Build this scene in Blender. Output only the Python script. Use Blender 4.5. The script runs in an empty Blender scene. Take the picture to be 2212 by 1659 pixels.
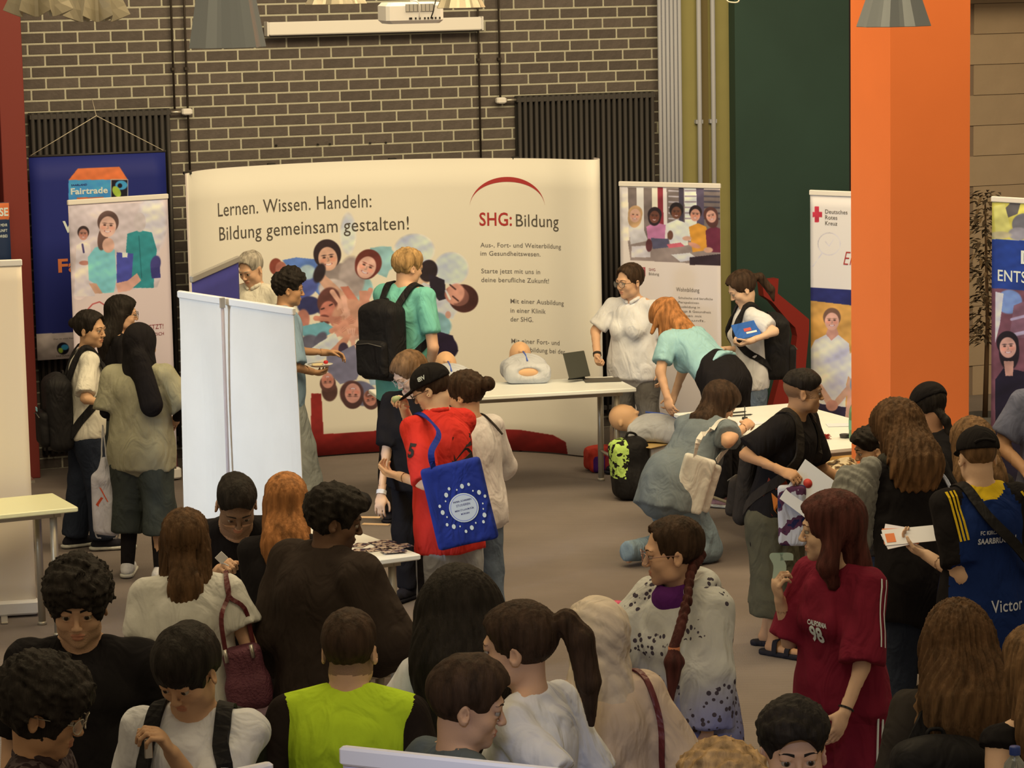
import bpy, math, random
import numpy as np
from mathutils import Vector, Matrix
from mathutils.bvhtree import BVHTree
random.seed(7)
SC = bpy.context.scene
COL = SC.collection
# ------------------------------------------------------------------ camera
F = 6230.0; PIT = math.radians(8.29); ROL = math.radians(1.12); PSI = math.radians(19.03); HC = 3.69; WY = 21.34
_c, _s = math.cos, math.sin
FW = np.array([_s(PSI)*_c(PIT), _c(PSI)*_c(PIT), -_s(PIT)])
_r0 = np.array([_c(PSI), -_s(PSI), 0.0]); _u0 = np.cross(_r0, FW)
RT = _c(ROL)*_r0 - _s(ROL)*_u0
UP = _s(ROL)*_r0 + _c(ROL)*_u0
CAM = np.array([0.0, 0.0, HC])
cd = bpy.data.cameras.new('camera'); cam = bpy.data.objects.new('camera', cd); COL.objects.link(cam)
cd.sensor_width = 36.0; cd.lens = F/2212*36.0; cd.clip_end = 200
cam.matrix_world = Matrix(((RT[0], UP[0], -FW[0], 0), (RT[1], UP[1], -FW[1], 0), (RT[2], UP[2], -FW[2], HC), (0, 0, 0, 1)))
SC.camera = cam
# ------------------------------------------------------------------ world, light, exposure
SC.view_settings.view_transform = 'Standard'; SC.view_settings.look = 'None'
SC.view_settings.exposure = 0.0; SC.view_settings.gamma = 1.0; SC.view_settings.use_curve_mapping = False
w = bpy.data.worlds.new('world'); SC.world = w; w.use_nodes = True
w.node_tree.nodes['Background'].inputs[0].default_value = (1.0, 0.76, 0.44, 1)
w.node_tree.nodes['Background'].inputs[1].default_value = 0.29
def area(name, loc, tgt, size, power, col, size_y=None, spread=None):
    l = bpy.data.lights.new(name, 'AREA'); l.energy = power; l.color = col; l.size = size
    if size_y: l.shape = 'RECTANGLE'; l.size_y = size_y
    if spread: l.spread = math.radians(spread)
    o = bpy.data.objects.new(name, l); COL.objects.link(o); o.location = loc
    o.rotation_euler = (Vector(tgt)-Vector(loc)).to_track_quat('-Z', 'Y').to_euler()
    return o
area('ceiling_light_back', (5.4, 16.2, 6.2), (5.8, 20.4, 0.7), 5.0, 245, (1.0, 0.75, 0.40), 2.0)
area('fill_light_right', (9.4, 14.6, 6.0), (9.2, 17.6, 1.0), 3.0, 205, (1.0, 0.75, 0.41), 2.0)  # added fill, brightens the column and the tan wall
area('ceiling_light_middle', (4.6, 12.2, 6.4), (4.6, 13.8, 0), 5.0, 200, (1.0, 0.76, 0.42), 2.0)
area('ceiling_light_front', (2.5, 7.0, 6.2), (3.0, 9.5, 0), 4.0, 64, (1.0, 0.76, 0.41), 2.0)
area('window_light_left', (-3.2, 11.2, 3.2), (3.4, 14.4, 1.25), 1.6, 16.5, (0.72, 0.86, 0.98), 1.6, 34)
area('window_light_behind', (0.2, 1.0, 4.6), (2.1, 5.8, 1.9), 0.5, 1.6, (0.62, 0.72, 1.0), 0.5, 20)
area('fill_light_left', (0.3, 13.2, 6.0), (2.2, 17.2, 1.0), 2.5, 80, (1.0, 0.76, 0.42), 1.5)  # added warm fill that lifts the cream banner at the left edge
# ------------------------------------------------------------------ pixel helpers (turn a measured image point into a point of the room)
def ray(px, py): return FW + (px-1106)/F*RT - (py-829.5)/F*UP
def atz(px, py, z): d = ray(px, py); return CAM + d*(z-HC)/d[2]
def aty(px, py, y): d = ray(px, py); return CAM + d*y/d[1]
def atd(px, py, dep): return CAM + ray(px, py)*dep
def proj(p):
    q = np.asarray(p, float)-CAM; z = q@FW
    return 1106+F*(q@RT)/z, 829.5-F*(q@UP)/z
def depth(p): return float((np.asarray(p, float)-CAM)@FW)
# ------------------------------------------------------------------ materials
def lin(c):
    c = np.asarray(c, float)/255.0
    return np.where(c <= .04045, c/12.92, ((c+.055)/1.055)**2.4)
WREF = lin((238, 214, 166))
def ph(r, g, b, k=0.80):     # colour seen under the warm lamps -> surface colour
    return tuple(np.clip(lin((r, g, b))/WREF*k, 0.004, 0.95))
_M = {}
def mat(name, col, rough=.6, metal=0.0, bump=0.0, bscale=60, var=0.0, vscale=6, stretch=(1, 1, 1), spec=.35, trans=0.0, alpha=1.0, rand=0.0, sheen=0):
    if name in _M: return _M[name]
    m = bpy.data.materials.new(name); m.use_nodes = True; nt = m.node_tree; N = nt.nodes; L = nt.links
    b = N['Principled BSDF']; b.inputs['Base Color'].default_value = (*col, 1); b.inputs['Roughness'].default_value = rough
    b.inputs['Metallic'].default_value = metal; b.inputs['Specular IOR Level'].default_value = spec
    if trans: b.inputs['Transmission Weight'].default_value = trans
    if alpha < 1: b.inputs['Alpha'].default_value = alpha
    tc = N.new('ShaderNodeTexCoord'); mp = N.new('ShaderNodeMapping'); mp.inputs['Scale'].default_value = stretch
    L.new(tc.outputs['Object'], mp.inputs[0])
    if var or rand:
        n = N.new('ShaderNodeTexNoise'); n.inputs['Scale'].default_value = vscale; n.inputs['Detail'].default_value = 4
        L.new(mp.outputs[0], n.inputs['Vector'])
        r = N.new('ShaderNodeMapRange'); r.inputs['From Min'].default_value = .3; r.inputs['From Max'].default_value = .7
        r.inputs['To Min'].default_value = 1-var; r.inputs['To Max'].default_value = 1+var
        L.new(n.outputs['Fac'], r.inputs['Value'])
        src = r.outputs[0]
        if rand:
            oi = N.new('ShaderNodeObjectInfo'); r2 = N.new('ShaderNodeMapRange')
            r2.inputs['To Min'].default_value = 1-rand; r2.inputs['To Max'].default_value = 1+rand
            L.new(oi.outputs['Random'], r2.inputs['Value'])
            mu = N.new('ShaderNodeMath'); mu.operation = 'MULTIPLY'; L.new(src, mu.inputs[0]); L.new(r2.outputs[0], mu.inputs[1]); src = mu.outputs[0]
        mx = N.new('ShaderNodeVectorMath'); mx.operation = 'SCALE'; mx.inputs[0].default_value = col
        L.new(src, mx.inputs['Scale']); L.new(mx.outputs[0], b.inputs['Base Color'])
    if bump:
        n2 = N.new('ShaderNodeTexNoise'); n2.inputs['Scale'].default_value = bscale; n2.inputs['Detail'].default_value = 5
        L.new(mp.outputs[0], n2.inputs['Vector'])
        bp = N.new('ShaderNodeBump'); bp.inputs['Strength'].default_value = bump; bp.inputs['Distance'].default_value = .01
        L.new(n2.outputs['Fac'], bp.inputs['Height']); L.new(bp.outputs[0], b.inputs['Normal'])
    _M[name] = m; return m
def cloth(name, col, **k):
    new = name not in _M; cr = k.pop('crease', .55)
    a = dict(rough=.9, bump=.16, bscale=45, var=.10, vscale=7, spec=.12); a.update(k); m = mat(name, col, **a)
    if new and cr:     # soft creases as a second bump under the weave
        nt = m.node_tree; N = nt.nodes; L = nt.links; b = N['Principled BSDF']; tc = [x for x in N if x.type == 'TEX_COORD'][0]; mp = N.new('ShaderNodeMapping'); mp.inputs['Scale'].default_value = (1, 1, .55); L.new(tc.outputs['Object'], mp.inputs[0])
        n = N.new('ShaderNodeTexNoise'); n.inputs['Scale'].default_value = 7.5; n.inputs['Detail'].default_value = 2.5; n.inputs['Distortion'].default_value = 1.6; L.new(mp.outputs[0], n.inputs['Vector'])
        bp = N.new('ShaderNodeBump'); bp.inputs['Strength'].default_value = cr; bp.inputs['Distance'].default_value = .05; L.new(n.outputs['Fac'], bp.inputs['Height']); old = [x for x in N if x.type == 'BUMP' and x != bp]
        if old: L.new(bp.outputs[0], old[0].inputs['Normal'])
        else: L.new(bp.outputs[0], b.inputs['Normal'])
    return m
def hairm(name, col, tip=None):
    if name in _M: return _M[name]
    m = mat(name, col, rough=.62, bump=1.0, bscale=60, var=.5, vscale=40, stretch=(1, 1, .13), spec=.16)
    if tip:
        nt = m.node_tree; N = nt.nodes; L = nt.links
        tc = [x for x in N if x.type == 'TEX_COORD'][0]; se = N.new('ShaderNodeSeparateXYZ'); L.new(tc.outputs['Object'], se.inputs[0])
        r = N.new('ShaderNodeMapRange'); r.inputs['From Min'].default_value = tip[1]; r.inputs['From Max'].default_value = tip[2]
        L.new(se.outputs['Z'], r.inputs['Value'])
        mx = N.new('ShaderNodeMix'); mx.data_type = 'RGBA'; L.new(r.outputs[0], mx.inputs[0]); mx.inputs[6].default_value = (*tip[0], 1); mx.inputs[7].default_value = (*col, 1)
        sc = [x for x in N if x.type == 'VECT_MATH'][0]; L.new(mx.outputs[2], sc.inputs[0])
    return m
# ------------------------------------------------------------------ object helpers
def meta(o, label=None, cat=None, group=None, kind=None):
    if label: o['label'] = label
    if cat: o['category'] = cat
    if group: o['group'] = group
    if kind: o['kind'] = kind
    return o
def link(name, me, parent=None, loc=None):
    o = bpy.data.objects.new(name, me); COL.objects.link(o)
    if parent is not None: o.parent = parent
    if loc is not None: o.location = loc
    return o
def empty(name, loc, rz=0.0, **k):
    o = bpy.data.objects.new(name, None); COL.objects.link(o); o.location = loc; o.rotation_euler = (0, 0, rz); o.empty_display_size = .1
    return meta(o, **k)
def mesh_np(name, V, Q, mats, mi=None, smooth=True):
    me = bpy.data.meshes.new(name); V = np.asarray(V, np.float32); Q = np.asarray(Q, np.int32); k = Q.shape[1]
    me.vertices.add(len(V)); me.vertices.foreach_set('co', V.ravel())
    me.loops.add(Q.size); me.loops.foreach_set('vertex_index', Q.ravel())
    me.polygons.add(len(Q)); me.polygons.foreach_set('loop_start', np.arange(len(Q), dtype=np.int32)*k)
    me.polygons.foreach_set('use_smooth', np.full(len(Q), smooth))
    for m in mats: me.materials.append(m)
    if mi is not None: me.polygons.foreach_set('material_index', np.asarray(mi, np.int32))
    me.update(calc_edges=True); return me
class MB:            # collects boxes, prisms, tubes and lathes into one mesh
    def __init__(s): s.v = []; s.f = []; s.m = []; s.sm = []
    def add(s, vs, fs, m=0, smooth=False):
        n = len(s.v); s.v += [tuple(v) for v in vs]; s.f += [tuple(i+n for i in f) for f in fs]; s.m += [m]*len(fs); s.sm += [smooth]*len(fs); return s
    def box(s, a, b, m=0, bev=0.0, M=None):
        (x0, y0, z0), (x1, y1, z1) = a, b
        if bev:
            e = bev; vs = []; 
            for z, i in ((z0, e), (z0+e, 0), (z1-e, 0), (z1, e)):
                vs += [(x0+i+e, y0+i, z), (x1-i-e, y0+i, z), (x1-i, y0+i+e, z), (x1-i, y1-i-e, z), (x1-i-e, y1-i, z), (x0+i+e, y1-i, z), (x0+i, y1-i-e, z), (x0+i, y0+i+e, z)]
            fs = [tuple(range(7, -1, -1)), tuple(range(24, 32))]
            for r in range(3):
                for j in range(8): k = (j+1) % 8; fs.append((r*8+j, r*8+k, r*8+8+k, r*8+8+j))
        else:
            vs = [(x0, y0, z0), (x1, y0, z0), (x1, y1, z0), (x0, y1, z0), (x0, y0, z1), (x1, y0, z1), (x1, y1, z1), (x0, y1, z1)]
            fs = [(0, 3, 2, 1), (4, 5, 6, 7), (0, 1, 5, 4), (1, 2, 6, 5), (2, 3, 7, 6), (3, 0, 4, 7)]
        if M is not None: vs = [tuple(M @ Vector(v)) for v in vs]
        return s.add(vs, fs, m)
    def tube(s, pts, r, n=8, m=0, closed=False, flat=None, caps=True):
        P = [Vector(p) for p in pts]; k = len(P); R = r if hasattr(r, '__len__') else [r]*k
        vs = []; fs = []; up = None
        for i in range(k):
            t = (P[(i+1) % k]-P[i-1]) if closed else (P[min(i+1, k-1)]-P[max(i-1, 0)])
            t.normalize()
            if up is None: up = Vector(flat) if flat else (Vector((0, 0, 1)) if abs(t.z) < .9 else Vector((1, 0, 0)))
            a = t.cross(up); a.normalize(); b = a.cross(t); b.normalize()
            if not flat: up = b
            ra = R[i] if not isinstance(R[i], tuple) else R[i][0]; rb = R[i] if not isinstance(R[i], tuple) else R[i][1]
            for j in range(n):
                an = 2*math.pi*j/n; vs.append(P[i]+a*ra*math.cos(an)+b*rb*math.sin(an))
        for i in range(k if closed else k-1):
            for j in range(n):
                i2 = (i+1) % k; fs.append((i*n+j, i*n+(j+1) % n, i2*n+(j+1) % n, i2*n+j))
        if caps and not closed: fs += [tuple(range(n-1, -1, -1)), tuple((k-1)*n+j for j in range(n))]
        return s.add(vs, fs, m, True)
    def lathe(s, prof, c=(0, 0, 0), n=20, m=0, sx=1.0, smooth=True):
        vs = []; fs = []
        for r, z in prof:
            for j in range(n): a = 2*math.pi*j/n; vs.append((c[0]+r*math.cos(a)*sx, c[1]+r*math.sin(a), c[2]+z))
        for i in range(len(prof)-1):
            for j in range(n): fs.append((i*n+j, i*n+(j+1) % n, (i+1)*n+(j+1) % n, (i+1)*n+j))
        return s.add(vs, fs, m, smooth)
    def prism(s, pts, h, M, m=0):     # polygon in local xy, thickness h along local -z
        n = len(pts); vs = [M @ Vector((x, y, 0)) for x, y in pts]+[M @ Vector((x, y, -h)) for x, y in pts]
        fs = [tuple(range(n)), tuple(range(2*n-1, n-1, -1))]+[(i, (i+n), (i+1) % n+n, (i+1) % n) for i in range(n)]
        return s.add(vs, fs, m)
    def build(s, name, mats, parent=None, loc=None, **k):
        me = bpy.data.meshes.new(name); me.from_pydata(s.v, [], s.f)
        for mm in (mats if isinstance(mats, (list, tuple)) else [mats]): me.materials.append(mm)
        me.polygons.foreach_set('material_index', s.m); me.polygons.foreach_set('use_smooth', s.sm); me.update()
        return meta(link(name, me, parent, loc), **k)
def V3(*a): return np.array(a, float)
def rotm(ax, deg):
    return np.array(Matrix.Rotation(math.radians(deg), 3, ax))
# ------------------------------------------------------------------ implicit surfaces (bodies, hair, cloth, soft things)
_rs = np.random.RandomState(3)
_NK = _rs.normal(size=(7, 3)); _NK /= np.linalg.norm(_NK, axis=1)[:, None]; _NP = _rs.uniform(0, 6.28, 7)
def nz(x, y, z, f, seed=0):
    if seed >= 10: return .35-2.2*np.abs(nz(x, y, z, f, seed-10))
    o = 0; x, y, z = x+.35/f*np.sin(f*1.3*y+2)+.2/f*np.sin(f*2.3*z), y+.35/f*np.sin(f*1.1*z+1), z+.35/f*np.sin(f*1.4*x+4)
    for i in range(5):
        k = _NK[(i+seed) % 7]*f*(1+.22*i)*1.3; o = o+np.sin(k[0]*x+k[1]*y+k[2]*z+_NP[(i+2*seed) % 7])
    return o/5
class S:               # a list of operations on a distance field
    def __init__(s): s.o = []
    def cap(s, a, b, ra, rb=None, k=.02, sq=None, flat=False, neg=False):
        s.o.append(('cap', np.asarray(a, float), np.asarray(b, float), ra, ra if rb is None else rb, k, sq, flat, neg)); return s
    def ell(s, c, r, M=None, k=.02, neg=False):
        r = np.asarray(r, float)*np.ones(3); s.o.append(('ell', np.asarray(c, float), r, M, k, neg)); return s
    def box(s, c, r, M=None, k=.01, rnd=.01, neg=False):
        s.o.append(('box', np.asarray(c, float), np.asarray(r, float), M, k, neg, rnd)); return s
    def plane(s, n, d): s.o.append(('pl', np.asarray(n, float), d)); return s   # keep n.p < d
    def fn(s, f): s.o.append(('fn', f)); return s
    def noise(s, amp, f, st=(1, 1, 1), seed=0, lo=None): s.o.append(('nz', amp, f, st, seed)); return s
    def bounds(s):
        lo = np.full(3, 9.0); hi = -lo
        for o in s.o:
            if o[0] == 'cap' and not o[8]:
                r = max(o[3], o[4])*(1.0 if o[6] is None else max(1, o[6][1])); lo = np.minimum(lo, np.minimum(o[1], o[2])-r); hi = np.maximum(hi, np.maximum(o[1], o[2])+r)
            if o[0] in ('ell', 'box') and not o[5]:
                e = o[2] if o[3] is None else np.abs(o[3])@o[2]; lo = np.minimum(lo, o[1]-e); hi = np.maximum(hi, o[1]+e)
        return lo-.02, hi+.02
    def field(s, xs, ys, zs):
        D = np.full((len(xs), len(ys), len(zs)), .12, np.float32); A = (xs.astype(np.float32), ys.astype(np.float32), zs.astype(np.float32))
        def sl(lo, hi, m=.05):
            out = []
            for i in range(3):
                a = np.searchsorted(A[i], lo[i]-m); b = np.searchsorted(A[i], hi[i]+m)
                if b <= a: return None
                out.append(slice(a, b))
            return tuple(out)
        for o in s.o:
            if o[0] == 'cap':
                _, a, b, ra, rb, k, sq, flat, neg = o; r = max(ra, rb)
                if sq is not None: r *= max(1, sq[1])
                q = sl(np.minimum(a, b)-r, np.maximum(a, b)+r)
                if q is None: continue
                x = A[0][q[0]][:, None, None]-a[0]; y = A[1][q[1]][None, :, None]-a[1]; z = A[2][q[2]][None, None, :]-a[2]; d = b-a; dd = d@d
                t0 = (x*d[0]+y*d[1]+z*d[2])/dd; t = np.clip(t0, 0, 1); x = x-t*d[0]; y = y-t*d[1]; z = z-t*d[2]
                if sq is not None:
                    n, f = sq; n = np.asarray(n, float); e = (x*n[0]+y*n[1]+z*n[2])*(1/f-1); x = x+e*n[0]; y = y+e*n[1]; z = z+e*n[2]
                v = np.sqrt(x*x+y*y+z*z)-(ra+(rb-ra)*t)
                if sq is not None: v = v*min(1.0, (1+sq[1])/2)
                if flat: v = np.maximum(v, (t0-1)*math.sqrt(dd))
            elif o[0] in ('ell', 'box'):
                c, r, M, k, neg = o[1:6]; e = r if M is None else np.abs(M)@r
                q = sl(c-e, c+e)
                if q is None: continue
                x = A[0][q[0]][:, None, None]-c[0]; y = A[1][q[1]][None, :, None]-c[1]; z = A[2][q[2]][None, None, :]-c[2]
                if M is not None: x, y, z = x*M[0, 0]+y*M[1, 0]+z*M[2, 0], x*M[0, 1]+y*M[1, 1]+z*M[2, 1], x*M[0, 2]+y*M[1, 2]+z*M[2, 2]
                if o[0] == 'ell':
                    k0 = np.sqrt((x/r[0])**2+(y/r[1])**2+(z/r[2])**2); k1 = np.sqrt((x/r[0]**2)**2+(y/r[1]**2)**2+(z/r[2]**2)**2)+1e-6; v = k0*(k0-1)/k1
                else:
                    rn = o[6]; ax = np.abs(x)-r[0]+rn; ay = np.abs(y)-r[1]+rn; az = np.abs(z)-r[2]+rn
                    v = np.sqrt(np.maximum(ax, 0)**2+np.maximum(ay, 0)**2+np.maximum(az, 0)**2)+np.minimum(np.maximum(np.maximum(ax, ay), az), 0)-rn
            elif o[0] == 'pl':
                D = np.maximum(D, A[0][:, None, None]*o[1][0]+A[1][None, :, None]*o[1][1]+A[2][None, None, :]*o[1][2]-o[2]); continue
            elif o[0] == 'nz':
                st = o[3]; m = np.abs(D) < .05
                i, j, l = np.nonzero(m); D[m] += (o[1]*nz(A[0][i]*st[0], A[1][j]*st[1], A[2][l]*st[2], o[2], o[4])).astype(np.float32); continue
            elif o[0] == 'fn':
                i, j, l = np.nonzero(np.abs(D) < .06); D[i, j, l] = o[1](D[i, j, l], A[0][i], A[1][j], A[2][l]); continue
            u = D[q]
            if neg:
                h = np.clip(.5-.5*(u+v)/k, 0, 1); D[q] = u+(-v-u)*h+k*h*(1-h)
            else:
                h = np.clip(.5+.5*(v-u)/k, 0, 1); D[q] = v+(u-v)*h-k*h*(1-h)
        return D
def nets(D, xs, ys, zs):
    Sg = D < 0; n = D.shape; c = (n[0]-1, n[1]-1, n[2]-1); tot = c[0]*c[1]*c[2]; ax = (xs, ys, zs)
    ids = []; pos = []; quads = []
    for a in range(3):
        s0 = [slice(None)]*3; s1 = [slice(None)]*3; s0[a] = slice(0, -1); s1[a] = slice(1, None)
        E = Sg[tuple(s0)] != Sg[tuple(s1)]; I = list(np.nonzero(E)); d0 = D[tuple(s0)][E]; d1 = D[tuple(s1)][E]; t = d0/(d0-d1)
        p = [ax[i][I[i]] for i in range(3)]; p[a] = ax[a][I[a]]+t*(ax[a][I[a]+1]-ax[a][I[a]])
        P = np.stack(p, -1); b = (a+1) % 3; e = (a+2) % 3; ring = []; ok = np.ones(len(d0), bool)
        for db, de in ((-1, -1), (0, -1), (0, 0), (-1, 0)):
            J = list(I); J[b] = I[b]+db; J[e] = I[e]+de
            v = (J[b] >= 0) & (J[b] < c[b]) & (J[e] >= 0) & (J[e] < c[e]); fl = (J[0]*c[1]+J[1])*c[2]+J[2]
            ids.append(fl[v]); pos.append(P[v]); ring.append(fl); ok &= v
        Q = np.stack(ring, -1)[ok]; f = d0[ok] > 0; Q[f] = Q[f][:, ::-1]; quads.append(Q)
    ids = np.concatenate(ids); pos = np.concatenate(pos); Q = np.concatenate(quads)
    uq, inv = np.unique(ids, return_inverse=True); cnt = np.bincount(inv)
    V = np.stack([np.bincount(inv, pos[:, i])/cnt for i in range(3)], -1)
    return V, np.searchsorted(uq, Q)
def _ax(lo, hi, h): return np.arange(lo, hi+h, h)
def extract(sh, h, boxes=()):
    lo, hi = sh.bounds(); xs, ys, zs = (_ax(lo[i], hi[i], h) for i in range(3))
    V, Q = nets(sh.field(xs, ys, zs), xs, ys, zs); VV = [V]; QQ = []; n = len(V)
    def cen(V, Q): return V[Q].mean(1)
    C = cen(V, Q); keep = np.ones(len(Q), bool)
    for blo, bhi, bh in boxes: keep &= ~np.all((C > blo) & (C < bhi), 1)
    QQ.append(Q[keep]); done = []
    for blo, bhi, bh in boxes:
        l = blo-.6*h; u = bhi+.6*h; xs, ys, zs = (_ax(l[i]-2*bh, u[i]+2*bh, bh) for i in range(3))
        v, q = nets(sh.field(xs, ys, zs), xs, ys, zs)
        if not len(q): continue
        C = cen(v, q); kp = np.all((C > l) & (C < u), 1)
        for dl, du in done: kp &= ~np.all((C > dl) & (C < du), 1)
        done.append((blo, bhi)); VV.append(v); QQ.append(q[kp]+n); n += len(v)
    V = np.concatenate(VV); Q = np.concatenate(QQ)
    us = np.unique(Q); mp = np.zeros(len(V), int); mp[us] = np.arange(len(us))
    return V[us], mp[Q]
def soft(name, sh, h, m, parent=None, loc=None, mi=None, **k):
    V, Q = extract(sh, h); o = link(name, mesh_np(name, V, Q, m if isinstance(m, list) else [m], None if mi is None else mi(V[Q].mean(1))), parent, loc)
    return meta(o, **k)
# ------------------------------------------------------------------ people
SKIN = {'light': (.66, .42, .29), 'pale': (.72, .50, .37), 'tan': (.50, .29, .17), 'olive': (.56, .35, .22), 'brown': (.33, .18, .11), 'dark': (.13, .07, .045)}
def skinm(t):
    return mat('skin_'+t, SKIN[t], rough=.55, bump=.08, bscale=90, var=.05, vscale=12, spec=.3)
def lipm(t):
    c = SKIN[t]; return mat('lips_'+t, (c[0]*.85, c[1]*.62, c[2]*.62), rough=.45)
def shadem(t, hc, f):
    a = np.array(SKIN[t]); c = a*(1-f)+np.array(hc)*f; return mat('stubble_%s_%d_%d' % (t, int(f*100), int(sum(hc)*900)), tuple(c), rough=.8, bump=.5, bscale=260)
HAIRC = {'black': (.018, .015, .014), 'darkbrown': (.045, .027, .018), 'brown': (.10, .056, .03), 'lightbrown': (.20, .115, .06), 'ginger': (.38, .17, .065),
         'blond': (.40, .26, .12), 'auburn': (.075, .024, .022), 'grey': (.38, .36, .33), 'fairbrown': (.17, .10, .052)}
def unit(v): v = np.asarray(v, float); return v/max(1e-9, np.linalg.norm(v))
def hand_ops(sh, W, d, n, right, curl=.35, thumb=.5, sc=1.0, spread=.5, point=None):
    d = unit(d); n = unit(n-(n@d)*d); s = np.cross(d, n) if right else np.cross(n, d)
    M = np.stack([s, d, n], 1)
    sh.ell(W+d*.045*sc, (.038*sc, .052*sc, .0155*sc), M, k=.018)
    sh.ell(W+d*.055*sc+s*.012*sc, (.03*sc, .036*sc, .016*sc), M, k=.012)
    for i, (off, ln) in enumerate(((.029, .92), (.0105, 1.04), (-.0085, .98), (-.027, .76))):
        c = curl if point is None or i != point else .05
        p = W+d*(.085-(.006 if i == 3 else 0))*sc+s*off*sc; ang = .10+c*1.05; dirs = d+s*(off*spread*4)
        for j, (l, r) in enumerate(((.042, .0088), (.026, .0078), (.021, .0070))):
            q = unit(dirs)*math.cos(ang)+n*math.sin(ang); e = p+q*l*ln*sc; sh.cap(p, e, r*sc, r*.92*sc, k=.004 if j == 0 else .003); p = e; ang += c*(1.35 if j == 0 else 1.0)
    p = W+d*.022*sc+s*.026*sc+n*.006*sc; v = unit(d*.75+s*.72+n*(.15+.5*thumb))
    e = p+v*.042*sc; sh.cap(p, e, .0125*sc, .0095*sc, k=.012); v = unit(d*.9+s*(.45-.5*thumb)+n*(.25+.6*thumb)); f = e+v*.032*sc; sh.cap(e, f, .0095*sc, .0085*sc, k=.004)
    v = unit(d*.95+s*(.2-.6*thumb)+n*(.2+.7*thumb)); sh.cap(f, f+v*.024*sc, .0085*sc, .0075*sc, k=.003)
    return W+d*.09*sc+n*.035*sc
def head_ops(sh, hc, Mh, s, fem, N):
    p = lambda x, y, z: hc+Mh@(V3(x, y, z)*s)
    e = lambda c, r, k=.02, M=None, neg=False: sh.ell(p(*c), np.array(r)*s, Mh if M is None else Mh@M, k, neg)
    e((0, -.014, .03), (.074, .095, .084)); e((0, .026, -.018), (.060, .060, .078), .03); e((0, .034, -.072), (.046 if not fem else .041, .046, .034), .03)
    e((0, .066, -.094), (.019, .018, .017), .02)
    for x in (-1, 1):
        e((x*.040, .052, -.030), (.024, .028, .026), .02); e((x*.050, .02, -.068), (.014, .03, .022), .025)
        e((x*.031, .105, -.002), (.019, .0150, .0115), .012, None, True)
        e((x*.076, -.006, -.012), (.008, .019, .031), .006, rotm('Z', x*-24)@rotm('X', 12))
        e((x*.083, .000, -.010), (.005, .009, .016), .005, rotm('Z', x*-24), True)
        e((x*.030, .0800, .0080), (.0168, .0115, .0058), .004); e((x*.030, .0795, -.0098), (.015, .0105, .0042), .004)
        e((x*.011, .0960, -.034), (.0070, .009, .0062), .006)
    e((0, .080, .022), (.048, .014, .010), .016)
    sh.cap(p(0, .085, .008), p(0, .1045, -.030), .0062*s, .0090*s, k=.010)
    e((0, .0845, -.0590), (.024, .0090, .0048), .006); e((0, .0835, -.0695), (.019, .0090, .0058), .006); e((0, .0945, -.0640), (.024, .008, .0013), .003, None, True)
    sh.cap(N-V3(0, .0, .02), hc+Mh@V3(0, -.02*s, -.06*s), (.054 if not fem else .047)*s, (.052 if not fem else .045)*s, k=.025)
def face_extra(V, Q, MI, hc, Mh, s, mats, gaze=0.0, brow=1.0):
    # eyeballs, irises and eyebrows become part of the body mesh
    def addm(vs, fs, m):
        n = sum(len(v) for v in V); V.append(np.array(vs)); Q.append(np.array(fs)+n); MI.append(np.full(len(fs), m) if np.isscalar(m) else m)
    for x in (-1, 1):
        c = hc+Mh@(V3(x*.030, .0785, -.0005)*s); r = .0128*s; vs = []; fs = []; mi = []; n = 12; rings = (0, .30, .60, .9, 1.35, 1.57)
        g = Mh@rotm('Z', -gaze)
        for a in rings:
            for j in range(n): t = 2*math.pi*j/n; vs.append(c+g@(V3(math.sin(a)*math.cos(t), math.cos(a), math.sin(a)*math.sin(t))*r*(1.03 if a < .4 else 1)))
        for i in range(len(rings)-1):
            for j in range(n): fs.append((i*n+j, i*n+(j+1) % n, (i+1)*n+(j+1) % n, (i+1)*n+j)); mi.append(4 if i < 1 else (3 if i < 2 else 2))
        addm(vs, fs, np.array(mi))
        vs = []; fs = []; K = 7
        for i in range(K):
            u = i/(K-1); X = x*(.012+.036*u); Z = .0205+.0065*math.sin(u*2.4)-.004*u; Y = .0935-.0135*u*u-.002; h = (.0042-.0024*u)*brow
            for dy, dz in ((.002, h), (.005, 0), (.002, -h), (-.004, 0)): vs.append(hc+Mh@(V3(X, Y+dy, Z+dz)*s))
        for i in range(K-1):
            for j in range(4): fs.append((i*4+j, i*4+(j+1) % 4, i*4+4+(j+1) % 4, i*4+4+j))
        addm(vs, fs, 5)
PEOPLE = {}
def c_near(p): return proj((p[0], p[1], .9))[1] < 1720
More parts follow.
